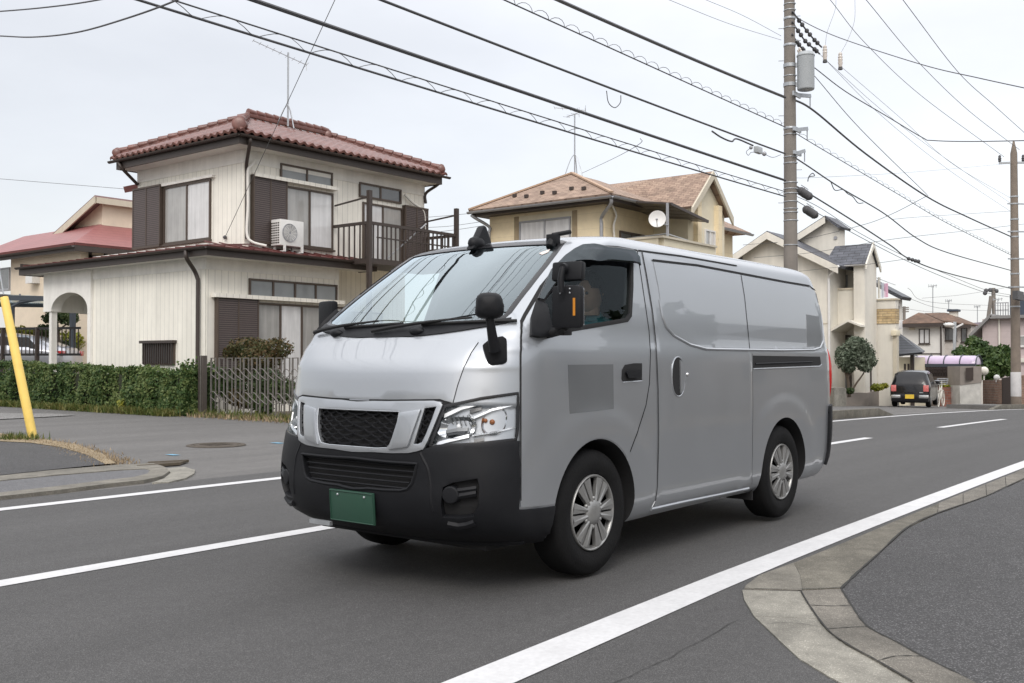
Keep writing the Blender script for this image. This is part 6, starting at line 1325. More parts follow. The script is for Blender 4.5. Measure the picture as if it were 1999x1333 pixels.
# ---- cabin: dashboard, wheel, seats
db = MB(); db.box(L2W(.55, -.76, .80), L2W(.95, .76, 1.12)); db.box(L2W(.38, -.70, 1.05), L2W(.90, .70, 1.27)); obj('dashboard', db, M['trim_grey'], van, bevel=.03)
sw = MB(); cS = L2W(1.10, .40, 1.20); u1 = Vector((.25, 0, .97)).normalized(); u2 = Vector((0, 1, 0))
u1 = Vector((.75, 0, .66)).normalized(); sw.tube([cS + (u1 * math.cos(t) + u2 * math.sin(t)) * .19 for t in np.linspace(0, 2*math.pi, 33)], .015, 8, False); sw.bar(cS - u2 * .19, cS + u2 * .19, .03, .02); sw.tube([cS, L2W(.90, .40, 1.08)], .03, 8); obj('steering_wheel', sw, M['blackplastic'], van, True)
for y in (-.42, .42):
    sb = MB(); sb.box((-.24, -.25, -.07), (.26, .25, .07)); st_ = obj('seat', sb, M['cloth_dark'], van, bevel=.05); st_.data.transform(Matrix.Translation(L2W(1.52, y, .82)))
    bk = MB(); bk.box((-.07, -.24, 0), (.07, .24, .58)); bo_ = obj('backrest', bk, M['cloth_dark'], st_, bevel=.05); bo_.data.transform(Matrix.Translation(L2W(1.82, y, .86)) @ Matrix.Rotation(R(12), 4, 'Y'))
    hr = MB(); hr.box((-.05, -.13, 0), (.05, .13, .18)); ho = obj('headrest', hr, M['cloth_dark'], st_, bevel=.04); ho.data.transform(Matrix.Translation(L2W(1.97, y, 1.44)) @ Matrix.Rotation(R(10), 4, 'Y'))
ft = MB(); ft.box(L2W(.5, -.72, .785), L2W(2.02, .72, .80)); obj('cabin_floor', ft, M['blackmatte'], van)
# ---- the person in the near seat, wearing a teal shirt, facing forwards
M['skin'] = mat('skin', (.46, .28, .20), .55, var=.06, scale=20); M['hair'] = mat('dark hair', (.012, .010, .009), .6, var=.3, scale=60, bump=.6, bscale=120); M['teal'] = mat('teal work shirt', (.055, .22, .26), .85, var=.14, scale=12, bump=.3, bscale=40); M['trouser'] = mat('navy trousers', (.02, .025, .04), .9)
def skinmesh(pts, edges, rad, root=0, sub=2):
    me = bpy.data.meshes.new('tmp'); me.from_pydata([tuple(p) for p in pts], edges, []); o = bpy.data.objects.new('tmp', me); C.objects.link(o)
    md = o.modifiers.new('s', 'SKIN'); md.use_smooth_shade = True
    for i, r in enumerate(rad):
        v = me.skin_vertices[0].data[i]; v.radius = (r, r) if not hasattr(r, '__len__') else r; v.use_root = (i == root)
    sd_ = o.modifiers.new('u', 'SUBSURF'); sd_.levels = sub; sd_.render_levels = sub
    bpy.context.view_layer.update(); r = bpy.data.meshes.new_from_object(o.evaluated_get(bpy.context.evaluated_depsgraph_get())); bpy.data.objects.remove(o); return r
bx, by = 1.60, -.42
bp = [L2W(bx + .06, by, 1.00), L2W(bx + .10, by, 1.18), L2W(bx + .11, by, 1.34), L2W(bx + .09, by, 1.43), L2W(bx + .05, by, 1.50), L2W(bx + .03, by, 1.555),
      L2W(bx + .10, by - .17, 1.40), L2W(bx + .02, by - .22, 1.20), L2W(bx - .22, by - .16, 1.10), L2W(bx + .10, by + .17, 1.40), L2W(bx + .02, by + .22, 1.20), L2W(bx - .22, by + .16, 1.10),
      L2W(bx - .36, by - .10, .98), L2W(bx - .36, by + .10, .98), L2W(bx - .42, by - .10, .82), L2W(bx - .42, by + .10, .82)]
be = [(0,1),(1,2),(2,3),(3,4),(4,5),(3,6),(6,7),(7,8),(3,9),(9,10),(10,11),(0,12),(0,13),(12,14),(13,15)]
brad = [(.15,.17),(.12,.15),(.12,.15),(.09,.10),.058,.055,.075,.052,.038,.075,.052,.038,.085,.085,.06,.06]
bp = [p - Vector((0, 0, .075)) for p in bp]
person = obj_me('person', skinmesh(bp, be, brad), M['teal'], None, True, 80)
tag(person, 'person in a teal shirt seated behind the near side window of the silver van', 'person')
hdm = MB(); hc = L2W(bx + .00, by, 1.58); n = 24; K = 18
for j in range(K + 1):
    ph = math.pi * j / K
    for i in range(n):
        t = 2 * math.pi * i / n; d = Vector((math.sin(ph) * math.cos(t), math.sin(ph) * math.sin(t), math.cos(ph)))
        x, y, z = d.x * .098, d.y * .076, d.z * .122
        if d.x < 0 and z < 0: x *= 1 - .10 * (-z / .122); y *= 1 - .28 * (-z / .122)
        if d.x > 0 and z < -.03: x *= .72
        nose = math.exp(-((y / .016) ** 2) - ((z + .02) / .026) ** 2) if d.x < 0 else 0; brow = math.exp(-((z - .022) / .014) ** 2) * math.exp(-(y / .05) ** 2) if d.x < 0 else 0
        eye = math.exp(-((abs(y) - .032) / .014) ** 2 - ((z - .004) / .012) ** 2) if d.x < 0 else 0; lips = math.exp(-((y / .024) ** 2) - ((z + .062) / .008) ** 2) if d.x < 0 else 0
        hdm.v.append(tuple(hc + Vector((x - .024 * nose - .005 * brow + .008 * eye - .005 * lips, y, z))))
for j in range(K):
    for i in range(n): hdm.f.append((j*n + i, (j+1)*n + i, (j+1)*n + (i+1) % n, j*n + (i+1) % n))
for s in (-1, 1): hdm.ball(hc + Vector((.012, s * .077, -.01)), .026, 8, 6, (.7, .35, 1.15))
hdm.tube([hc + Vector((.012, 0, -.13)), hc + Vector((.014, 0, -.06))], .052, 12)
obj('head', hdm, M['skin'], person, True, 80)
hr_ = MB(); rng = np.random.default_rng(3)
for j in range(13):
    ph = math.pi * j / 20
    for i in range(28):
        t = 2 * math.pi * i / 28; d = Vector((math.sin(ph) * math.cos(t), math.sin(ph) * math.sin(t), math.cos(ph))); k = 1.10 + .03 * rng.normal()
        fx = max(0, -d.x - .55) * .9 if ph > .9 else 0
        hr_.v.append(tuple(hc + Vector((d.x * .100 * k + (.09 * fx), d.y * .080 * k, max(d.z * .126 * k, -.055 if d.x > -.1 else .035)))))
for j in range(12):
    for i in range(28): hr_.f.append((j*28 + i, (j+1)*28 + i, (j+1)*28 + (i+1) % 28, j*28 + (i+1) % 28))
obj('hair', hr_, M['hair'], person, True, 80)
for s in (-1, 1):
    e = MB(); e.ball(hc + Vector((-.088, s * .032, .004)), .010); obj('eye', e, M['blackgloss'], person, True)
    hb = MB(); w0 = L2W(bx - .22, by + s * .16, 1.025); pal = w0 + Vector((-.07, -s * .02, -.03)); hb.ball(pal, .042, sq=(1.15, .8, .45))
    for kf, (ln, off) in enumerate(((.075, -.027), (.085, -.010), (.08, .008), (.062, .025))): hb.tube([pal + Vector((-.03, off, 0)), pal + Vector((-.03 - ln * .5, off, -.004)), pal + Vector((-.03 - ln * .85, off, -.03))], [.010, .009, .007], 6)
    hb.tube([pal + Vector((.0, -s * .03, .0)), pal + Vector((-.035, -s * .052, -.01)), pal + Vector((-.06, -s * .05, -.02))], [.012, .010, .008], 6); obj('hand', hb, M['skin'], person, True, 60)
# ------------------------------------------------------------------ utility poles
M['pole'] = mat('concrete pole', (.20, .18, .16), .85, var=.14, scale=3, var2=.15, scale2=.8, bump=.2, bscale=50)
M['pole2'] = mat('brown concrete pole', (.20, .165, .135), .85, var=.15, scale=4, var2=.12, bump=.2, bscale=50)
M['whitepaint'] = mat('worn white paint', (.58, .57, .57), .8, var=.12, scale=5, var2=.15)
M['cable'] = mat('black cable sheath', (.075, .075, .08), .6, var=.1, scale=10)
M['cable_grey'] = mat('grey wire', (.12, .12, .125), .6)
M['wire_steel'] = mat('weathered messenger wire', (.075, .072, .07), .6)
M['porcelain'] = mat('porcelain insulator', (.55, .50, .45), .25, coat=.6)
M['transformer'] = mat('pale grey transformer enamel', (.40, .425, .44), .4, var=.05, scale=5)
X1, Y1 = 21.62, 9.0
def pole_at(px, Y): p = onY(px, 400, Y); return p.x
X1 = pole_at(1543, Y1); X2 = pole_at(1980, 9.1); Y2 = 9.1
pole = thing('utility_pole', 'tall weathered concrete utility pole with steel bands and a transformer, behind the van', 'utility pole', (X1, Y1, gz(X1)))
zt = 12.5; zb = gz(X1) - .1; rad = lambda z: .175 - .0058 * (z - zb)
q = MB(); q.lathe([(rad(z), z) for z in np.linspace(zb, zt, 12)], (X1, Y1, 0), n=28); obj('shaft', q, M['pole'], pole, True, 50)
zp = lambda y: onY(1540, y, Y1).z
for k, y in enumerate((8, 20, 36, 54, 88, 148, 250, 262, 306, 318, 356, 368, 377, 393, 407, 414, 430, 478)):
    z = zp(y); wide = y in (36, 88, 250); q = MB(); q.lathe([(rad(z) + .004, z - (.03 if wide else .012)), (rad(z) + .012, z - (.026 if wide else .01)), (rad(z) + .012, z + (.026 if wide else .01)), (rad(z) + .004, z + (.03 if wide else .012))], (X1, Y1, 0), n=24); q.box((X1 - .03, Y1 - rad(z) - .03, z - .012), (X1 + .03, Y1 - rad(z), z + .012)); obj('band', q, M['steel'], pole, True, 40)
for k, y in enumerate((30, 55, 78, 118, 155, 225, 330, 395)):
    z = zp(y); s = -1 if k % 2 else 1; q = MB(); q.tube([(X1 + s * .1, Y1 - .1 * s, z), (X1 + s * (rad(z) + .13) * .62, Y1 - s * (rad(z) + .13) * .78, z)], .009, 6); obj('step_bolt', q, M['steel'], pole)
# transformer can on its brackets
tcn_ = onD(1573, 140, (Vector((X1, Y1, 0)) - CAM).dot(FW)); ht = zp(104) - zp(173); rt_ = .19; tz = tcn_.z - ht / 2 - .0
tf = MB(); tf.lathe([(.0, -.01), (rt_ * .9, -.01), (rt_ * .97, .0), (rt_, .02), (rt_, ht - .06), (rt_ + .012, ht - .06), (rt_ + .012, ht - .03), (rt_, ht - .03), (rt_ * .9, ht + .03), (0, ht + .05)], (tcn_.x, tcn_.y, tz), n=40); tfo = obj('transformer', tf, M['transformer'], pole, True, 40)
for zz in (tz + ht * .18, tz + ht * .72): q = MB(); q.bar((X1, Y1, zz), (tcn_.x, tcn_.y, zz), .05, .10); q.lathe([(rad(zz) + .014, zz - .04), (rad(zz) + .016, zz + .04)], (X1, Y1, 0), n=24); obj('bracket', q, M['steel'], tfo)
for a in (.3, 1.7, 2.6):
    b0 = Vector((tcn_.x + math.cos(a) * .11, tcn_.y + math.sin(a) * .11, tz + ht)); q = MB(); q.lathe([(.035, 0), (.028, .04), (.036, .055), (.026, .08), (.034, .095), (.018, .14), (.0, .15)], b0, (math.cos(a) * .5, math.sin(a) * .5, .9), 12); obj('bushing', q, M['porcelain'], tfo, True)
D1 = (Vector((X1, Y1, 0)) - CAM).dot(FW)
# strain insulators and their drop wires at the top right
for i, pl in enumerate((((1546, 22), (1560, 40), (1575, 60), (1590, 78), (1604, 92)), ((1546, 42), (1558, 60), (1572, 80), (1590, 96), (1600, 105)), ((1546, 66), (1556, 82), (1566, 95), (1572, 102)))):
    q = MB(); P = [onD(x, y, D1 + .3 * k) for k, (x, y) in enumerate(pl)]; q.tube(crom([tuple(p) for p in P], 4), .02, 6)
    for k in range(1, len(P) - 1):
        for t in (0, .4): c = P[k].lerp(P[k + 1], t); q.ball(c, .055, 8, 6)
    obj('strain_insulator', q, M['cable'], pole, True)
for px, y0, y1 in ((1610, 88, 117), (1640, 102, 131)):
    a, b = onD(px, y0, D1 + 1.2), onD(px + .5, y1, D1 + 1.2); h = (a - b).length; q = MB(); q.lathe([(.03, h), (.05, h * .9), (.045, h * .75), (.06, h * .7), (.05, h * .6), (.06, h * .5), (.05, h * .4), (.06, h * .28), (.045, h * .12), (.05, 0)], b, (0, 0, 1), 12); ci = obj('cutout_insulator', q, M['porcelain'], pole, True, 60); q = MB(); q.lathe([(.055, 0), (.05, .05)], b - Vector((0, 0, .06)), n=12); obj('cap', q, M['cable'], ci)
# cross brackets carrying the cables
for y, L, w in ((186, .62, .10), (254, .42, .10), (300, .25, .08)):
    z = zp(y); q = MB(); q.box((X1 - .2, Y1 - rad(z) - .05, z - w / 2), (X1 + .2, Y1 - rad(z) - .01, z + w / 2)); q.bar((X1, Y1 - rad(z), z), (X1 + L, Y1 - rad(z) - .1, z + .09), .06, .08); q.tube([(X1 + L, Y1 - rad(z) - .1, z + .09), (X1 + L, Y1 - rad(z) - .1, z - .16)], .014, 6); obj('cable_bracket', q, M['steel'], pole)
# black splice enclosures beside the pole
for i, (px, py, lab) in enumerate(((1571, 378, 'upper of two black cable splice boxes hanging beside the concrete pole'), (1582, 414, 'lower of two black cable splice boxes hanging beside the concrete pole'))):
    c = onD(px, py, D1 + .3); d = (onD(px + 14, py + 9, D1 + .3) - c).normalized(); q = MB(); q.lathe([(.03, -.20), (.085, -.17), (.10, -.12), (.095, -.08), (.10, 0), (.095, .08), (.10, .12), (.085, .17), (.03, .20)], c, d, 14); t = thing('splice_box', lab, 'cable box', c, 'black splice boxes on the cables'); obj('casing', q, M['cable'], t, True, 30); q = MB(); q.tube([c + Vector((0, 0, .09)), c + Vector((0, 0, .16))], .012, 6); q.tube([c - d * .1 + Vector((0, 0, .15)), c + d * .1 + Vector((0, 0, .15))], .01, 6); obj('hanger', q, M['steel'], t)
# far pole
p2 = thing('utility_pole', 'brown utility pole with white painted foot and short crossarm, at the right edge', 'utility pole', (X2, Y2, gz(X2)))
zt2 = onY(1980, 300, Y2).z; zb2 = gz(X2) - .1; r2 = lambda z: .20 - .0062 * (z - zb2)
q = MB(); q.lathe([(r2(z), z) for z in np.linspace(zb2, zt2, 10)] + [(.045, zt2 + .45), (.03, zt2 + .55)], (X2, Y2, 0), n=24); obj('shaft', q, M['pole2'], p2, True, 50)
w0, w1 = onY(1982, 782, Y2).z, onY(1982, 718, Y2).z; q = MB(); q.lathe([(r2(w0) + .006, w0), (r2(w1) + .006, w1)], (X2, Y2, 0), n=24); obj('painted_foot', q, M['whitepaint'], p2, True, 50)
za = onY(1980, 318, Y2).z; q = MB(); q.bar((X2 - .3, Y2 + .5, za), (X2 + .6, Y2 - .9, za), .08); obj('crossarm', q, M['steel'], p2)
for t in (-.28, .45, .95):
    c = Vector((X2 - .3, Y2 + .5, za)).lerp(Vector((X2 + .6, Y2 - .9, za)), (t + .3) / 1.3); q = MB(); q.lathe([(.03, 0), (.07, .06), (.05, .1), (.075, .14), (.05, .2), (.06, .24), (.03, .3)], c + Vector((0, 0, .03)), n=10); obj('pin_insulator', q, M['cable'], p2, True)
for k, y in enumerate((384, 398, 428, 452, 462, 505, 534, 560, 598)):
    z = onY(1980, y, Y2).z; q = MB(); q.lathe([(r2(z) + .014, z - .03), (r2(z) + .014, z + .03)], (X2, Y2, 0), n=20)
    if k % 2: q.bar((X2 - .25, Y2 + .2, z), (X2 + .3, Y2 - .35, z), .05)
    obj('band', q, M['steel'], p2)
q = MB(); q.box(onY(1987, 584, 8.7), onY(1999, 570, 8.7) + Vector((0, .2, 0))); obj('cable_box', q, M['cable'], p2)
# ------------------------------------------------------------------ overhead cables
WG = 'overhead cables along the street'
def cable(name, label, P, r, m=None, n=6, k=8, group=WG): return tag(obj(name, MB().tube(crom([tuple(p) for p in P], k), r * .7, n), m or M['cable'], None, True), label, 'cable', group)
def spanL(y_pole, pts, Y=Y1, xl=-14.0, n=18, jit=0):
    """catenary from the concrete pole back along the street to the pole behind the camera, fitted to the photograph"""
    a = onY(1533, y_pole, Y); P = [onY(x, y, Y) for x, y in pts]; xm = (a.x + xl) / 2; hh = (a.x - xl) / 2
    num = den = 0
    for p in P: g = ((p.x - xm) / hh) ** 2 - 1; num += g * (p.z - a.z); den += g * g
    s = num / den; s = min(max(s, .02), 1.6)
    return [Vector((x, Y, a.z + s * (((x - xm) / hh) ** 2 - 1))) for x in np.linspace(xl, a.x, n)]
def helix(name, label, P, r, hr, pitch, m=None, off=0):
    Q = [Vector(p) for p in crom([tuple(p) for p in P], 10)]; L = [0]
    for a, b in zip(Q, Q[1:]): L.append(L[-1] + (b - a).length)
    out = []; N_ = int(L[-1] / pitch * 8)
    for i in range(N_ + 1):
        s = L[-1] * i / N_; j = min(max(np.searchsorted(L, s) - 1, 0), len(Q) - 2); t = (s - L[j]) / max(L[j + 1] - L[j], 1e-6); p = Q[j].lerp(Q[j + 1], t); a = 2 * math.pi * s / pitch
        out.append(p + Vector((0, math.cos(a) * hr, math.sin(a) * hr + off)))
    return tag(obj(name, MB().tube(out, r, 4), m or M['wire_steel'], None, True), label, 'cable', WG)
wA = spanL(190, [(1090, -2), (1300, 95)]); cable('cable', 'thick grey main cable sloping up left from the concrete pole, uppermost of the heavy ones', wA, .042, mat('grey thick cable', (.10, .10, .105), .55, var=.2, scale=20))
wB = spanL(248, [(985, 2), (1250, 112)]); cable('cable', 'thin cable with spiral hanger rings, second heavy cable down on the left of the pole', wB, .016); helix('spiral_hanger', 'spiral of thin hanger wire around the second cable from the top, left of the pole', wB, .005, .05, .42, off=.045)
wC = spanL(300, [(755, 0), (1000, 98), (1180, 172)]); cable('cable', 'dark lashed cable with grey junction box near the concrete pole, third heavy cable down', wC, .026)
wD = spanL(352, [(530, 0), (800, 104), (1000, 175), (1250, 268)], Y1); cable('cable', 'thickest dark cable crossing the sky above the two aerials, fourth heavy cable down', wD, .036)
wE = spanL(374, [(372, 0), (700, 112), (1000, 213), (1250, 298)]); cable('cable', 'upper strand of the ladder like twin cable, lowest heavy one left of the pole', wE, .013); wE2 = [p - Vector((0, 0, .11)) for p in wE]; cable('cable', 'lower strand of the ladder like twin cable, lowest heavy one left of the pole', wE2, .020)
helix('spiral_hanger', 'zigzag of thin hanger wire lashing the twin cables together', [p - Vector((0, 0, .055)) for p in wE], .0045, .055, .75)
# continuation of the same cables to the far pole
def spanR(pts, r, name, label, m=None, Y=None, kk=8): return cable(name, label, [onY(x, y, Y1 + (Y2 - Y1) * i / (len(pts) - 1)) for i, (x, y) in enumerate(pts)], r, m, k=kk)
spanR([(1545, 192), (1590, 217), (1690, 300), (1810, 384), (1890, 424), (1974, 462)], .034, 'cable', 'thick cable from the concrete pole to the far pole, uppermost heavy one')
wR = [onY(x, y, 9.05) for x, y in ((1548, 254), (1560, 264), (1640, 312), (1760, 383), (1850, 436), (1974, 498))]; cable('cable', 'thin cable with spiral rings between the two poles, second heavy one on the right', wR, .014); helix('spiral_hanger', 'spiral of hanger wire around the thin cable between the two poles', wR, .0045, .045, .5, off=.04)
spanR([(1548, 305), (1580, 326), (1640, 366), (1725, 416), (1790, 465), (1850, 493), (1974, 528)], .024, 'cable', 'dark cable with small loops between the two poles, third heavy one on the right')
spanR([(1548, 360), (1580, 378), (1670, 434), (1740, 480), (1775, 505), (1850, 533), (1974, 563)], .026, 'cable', 'dark cable sagging past the slate dormer to the far pole, fourth heavy one')
spanR([(1548, 380), (1600, 405), (1680, 456), (1772, 503), (1850, 536), (1925, 566), (1974, 576)], .010, 'cable', 'upper thin strand of the loose twin cable lowest on the right of the pole'); spanR([(1548, 388), (1600, 418), (1680, 463), (1772, 510), (1850, 544), (1925, 571), (1974, 580)], .012, 'cable', 'lower thin strand of the loose twin cable lowest on the right of the pole')
# grey junction box and small loops on cables
jb = thing('junction_box', 'small grey junction box hanging under the third cable just left of the pole', 'cable box', onY(1480, 290, Y1)); c = onY(1480, 293, Y1 - .05); q = MB(); q.box(c - Vector((.13, .05, .07)), c + Vector((.13, .05, .07))); obj('casing', q, M['transformer'], jb, bevel=.02); q = MB(); q.ball(onY(1492, 300, Y1 - .05), .05); q.ball(onY(1466, 288, Y1 - .05), .04); obj('gland', q, M['greymetal'], jb, True)
def loop(name, label, P, r, m=None): return tag(obj(name, MB().tube(crom([tuple(p) for p in P], 8), r, 5), m or M['cable'], None, True), label, 'cable')
loop('slack_loop', 'thin drooping loop of spare wire under the third cable', [onY(x, y, Y1) for x, y in ((1184, 177), (1188, 200), (1200, 210), (1211, 200), (1212, 186))], .008)
loop('slack_loop', 'thick sagging bight of cable under the third cable left of the junction box', [onY(x, y, Y1) for x, y in ((1390, 256), (1408, 268), (1428, 276), (1438, 271), (1470, 284))], .018)
loop('slack_loop', 'thin wire loop between the junction box and the concrete pole', [onY(x, y, Y1) for x, y in ((1466, 288), (1457, 296), (1461, 303), (1468, 297), (1490, 300), (1508, 307), (1524, 302))], .006)
loop('slack_loop', 'small coil of cable right of the concrete pole', [onY(x, y, Y1) for x, y in ((1577, 352), (1580, 345), (1590, 343), (1586, 338), (1579, 345), (1577, 354))], .012)
loop('slack_loop', 'two small slack curls under the cable right of the pole', [onY(x, y, 9.0) for x, y in ((1622, 355), (1630, 371), (1645, 370), (1655, 378), (1665, 384), (1675, 396), (1685, 396))], .012)
# high voltage wires on the right and service drops
hv = [((1618, -4), (1690, 85), (1800, 188), (1960, 306)), ((1688, -4), (1790, 118), (1890, 215), (1990, 292)), ((1760, -4), (1870, 140), (1940, 205), (2010, 268))]
for k, pl in enumerate(hv): cable('cable', ['leftmost of three long thin wires slanting down to the far pole crossarm', 'middle of three long thin wires slanting down to the far pole crossarm', 'rightmost of three long thin wires slanting to the far pole from the top edge'][k], [onD(x, y, 25 + (17 if k < 2 else 14) * i / 3 - k) for i, (x, y) in enumerate(pl)], .013, M['cable_grey'])
for k, pl in enumerate((((1600, 105), (1720, 225), (1850, 330), (1972, 412)), ((1613, 118), (1730, 222), (1850, 312), (1972, 396)), ((1642, 130), (1760, 232), (1860, 320), (1972, 386)))): cable('cable', ['lowest of three thin pale wires from the insulators to the far pole', 'middle of three thin pale wires from the insulators to the far pole', 'topmost of three thin pale wires from the insulators to the far pole'][k], [onY(x, y, 9.0) for x, y in pl], .007, M['cable_grey'])
cable('cable', 'wire from the concrete pole top slanting down to the right picture edge', [onD(x, y, d) for x, y, d in ((1548, 22, D1), (1566, 40, D1 - .2), (1640, 74, D1 - 1), (1800, 126, D1 - 3), (1910, 152, D1 - 4.5), (2030, 178, D1 - 6))], .014)
cable('cable', 'cable dropping from the transformer then running level to the right edge', [onD(x, y, d) for x, y, d in ((1590, 132, D1), (1650, 178, D1 + .5), (1730, 226, D1 + 1), (1800, 268, D1 + 1), (1820, 274, D1 + .9), (1900, 276, D1), (2060, 273, D1 - 2))], .016, k=5)
cable('cable', 'straight wire from the transformer down to the kink in the thick right hand cable', [onY(x, y, Y1) for x, y in ((1590, 148), (1680, 252), (1810, 380))], .013)
cable('cable', 'service wire rising from the tall gable of the ivory house to the thick cable kink', [onY(1812, 381, 9.05), onD(1740, 418, 34), onD(1680, 440, 37), onD(1560, 468, 40), onD(1450, 478, 41)], .013, group=None)
cable('cable', 'service wire passing over the slate dormer of the ivory house', [onD(2060, 430, 42), onD(1890, 450, 40), onD(1780, 462, 33), onD(1708, 472, 36), onD(1584, 493, 39), onD(1472, 503, 41)], .012, group=None)
cable('cable', 'service wire leaving the small cluster of clamps towards the ivory house downpipe', [onY(1772, 505, 9.05), onD(1700, 515, 36), onD(1620, 523, 39), onD(1555, 530, 40)], .011, group=None)
cable('cable', 'thin wire from the third right hand cable across to the far pole', [onY(1742, 428, 9.0), onD(1800, 423, 36), onD(1972, 412, 41)], .010, group=None)
cable('cable', 'thin wire crossing from the left of the far pole crossarm back to the concrete pole', [onD(1960, 320, 41), onD(1780, 336, 34), onD(1600, 346, 25), onD(1548, 347, 23)], .006, M['cable_grey'], group=None)
for k, pl in enumerate((((1300, -3, 18), (1420, 45, 20), (1525, 78, 22.4)), ((1372, -3, 19), (1450, 30, 21), (1525, 70, 22.4)))): cable('cable', ['lower of two faint wires meeting the top left of the concrete pole', 'upper of two faint wires meeting the top left of the concrete pole'][k], [onD(*p) for p in pl], .006, M['cable_grey'], group=None)
for k, pl in enumerate((((1632, -3), (1630, 20), (1615, 62), (1611, 90)), ((1669, -3), (1668, 40), (1655, 78), (1641, 104)))): cable('cable', ['left of two thin drop wires curving down to the porcelain insulators', 'right of two thin drop wires curving down to the porcelain insulators'][k], [onD(x, y, D1 + 1.2) for x, y in pl], .006, M['cable_grey'], group=None)
for k, (y_, z_, r_) in enumerate(((8.4, 10.3, .02), (9.0, 10.6, .02), (9.7, 10.3, .02), (8.9, 9.75, .03), (8.2, 8.9, .016), (6.6, 8.2, .014))):  # wires added above the frame so the windscreen has more to reflect
    cable('cable', 'high wire above the picture, back along the street, ' + ['front phase', 'middle phase', 'rear phase', 'lower feeder', 'low front line', 'line over the far lane'][k], [(X1, Y1, max(z_ + .1, 10.3)), (14, y_, z_ - .2), (4, y_, z_ - .45), (-5, y_, z_ - .2), (-14, y_, z_)], r_)
# wires crossing the top left corner and service drops to the houses
def ext(P): return [P[0] + (P[0] - P[1]) * 5 + Vector((0, 0, 1.5))] + P + [P[-1] + (P[-1] - P[-2]) * 4]
cable('cable', 'upper wire crossing the top left corner of the sky', ext([onD(x, y, d) for x, y, d in ((-160, 32, 13), (0, 22, 11.5), (100, 13, 10.5), (190, 0, 9.5), (330, -30, 8.2), (520, -90, 7), (760, -190, 6))]), .011, group=None)
cable('cable', 'sagging black wire below it in the top left corner of the sky', ext([onD(x, y, d) for x, y, d in ((-160, 60, 15), (0, 70, 13.2), (70, 72, 12.4), (150, 63, 11.4), (240, 38, 10.3), (345, 0, 9), (480, -65, 7.8), (700, -190, 6.6))]), .013, group=None)
a = onD(655, -3, 17); b = onX(437, 468, 15.3); cable('cable', 'straight thin wire from the sky down to the corner wall of the cream house', [a, a.lerp(b, .35), a.lerp(b, .7), b], .010, M['cable_grey'], group=None); q = MB(); q.ball(onX(439, 463, 15.3), .05, 8, 6); tag(obj('wire_anchor', q, M['cable']), 'small dark anchor where the thin wire meets the cream house', 'anchor')
cable('cable', 'faint wire at far left running to the rear of the cream house', [onD(-60, 344, 30), onD(100, 357, 30), onD(248, 369, 29)], .010, M['cable_grey'], group=None)
cable('cable', 'thin service wire from the fourth cable down to the peak of the tan hip roof', [onY(1250, 270, Y1), onY(1248, 281, Y1), onD(1200, 308, 24), onD(1136, 338, 30)], .008, group=None)
for k, pl in enumerate((((832, 424), (870, 421), (945, 414)), ((832, 444), (880, 441), (945, 432)), ((860, 452), (900, 447), (945, 440)))): cable('cable', ['highest of three short wires between the cream house balcony and the tan house', 'middle of three short wires between the cream house balcony and the tan house', 'lowest of three short wires between the cream house balcony and the tan house'][k], [onD(x, y, 28 + 2 * i) for i, (x, y) in enumerate(pl)], .010, M['cable_grey'], group=None)
for k, pl in enumerate((((1772, 562, 50), (1820, 590, 60), (1999, 598, 75)), ((1772, 582, 50), (1850, 603, 62), (2010, 608, 75)), ((1800, 582, 60), (1880, 575, 66), (1960, 562, 70)), ((1760, 600, 60), (1800, 607, 70), (1860, 612, 80)))): cable('cable', ['upper of the faint wires above the white house roof', 'lower of the faint wires above the white house roof', 'faint wire rising right above the white house to the leaning poles', 'faintest short wire left of the brown hip roof'][k], [onD(*p) for p in pl], .014, M['cable_grey'], group=None)
q = MB()
for x, y in ((1774, 505), (1781, 507), (1787, 509), (1793, 510)): q.ball(onY(x, y, 9.05), .06, 8, 6)
tag(obj('cable_clamp', q, M['cable'], None, True), 'cluster of dark clamps joining cables above the black car', 'clamp')
q = MB()
for x, y in ((1933, 566), (1940, 566), (1945, 568), (1925, 567), (1923, 572)): q.ball(onD(x, y, 72), .16, 8, 6)
tag(obj('cable_clamp', q, M['cable'], None, True), 'cluster of dark insulators on the small far pole over the roofs', 'clamp')
# distant poles and aerials over the roofs
for nm, pts, lab in (('utility_pole', ((1939, 562, 72), (1941, 625, 72)), 'small distant pole rising above the pink house roof'), ('pole_brace', ((1935, 578, 72), (1929, 622, 72)), 'slanting brace beside the small distant pole'), ('utility_pole', ((1765, 598, 90), (1765, 625, 90)), 'tiny distant pole with short crossarms left of the brown hip roof')):
    q = MB(); q.tube([onD(*pts[0]), onD(*pts[1])], .14, 8)
    if pts[0][0] == 1765:
        for y in (601, 605, 609): q.bar(onD(1757, y, 90), onD(1774, y - 1, 90), .1)
    tag(obj(nm, q, M['pole'], None, True), lab, 'utility pole')
def faraerial(px, y0, y1, D, lab, w=6):
    q = MB(); q.tube([onD(px, y0, D), onD(px, y1, D)], .03, 5); o = thing('tv_aerial', lab, 'aerial', onD(px, y1, D)); obj('mast', q, M['steel'], o); q = MB(); q.bar(onD(px - w, y0 + 2, D), onD(px + w, y0, D), .05)
    for k in range(4): q.bar(onD(px - w + k * w * .6, y0 - 2, D), onD(px - w + k * w * .6, y0 + 4, D), .03)
    obj('yagi', q, M['steel'], o)
faraerial(1821, 557, 611, 68, 'tall thin distant aerial above the brown hip roof', 8); faraerial(1852, 586, 606, 69.6, 'short distant aerial beside the small square chimney', 6); faraerial(1908, 597, 630, 76, 'distant aerial between the white and pink houses', 6); faraerial(1948, 583, 619, 70, 'distant aerial next to the small far pole', 9)
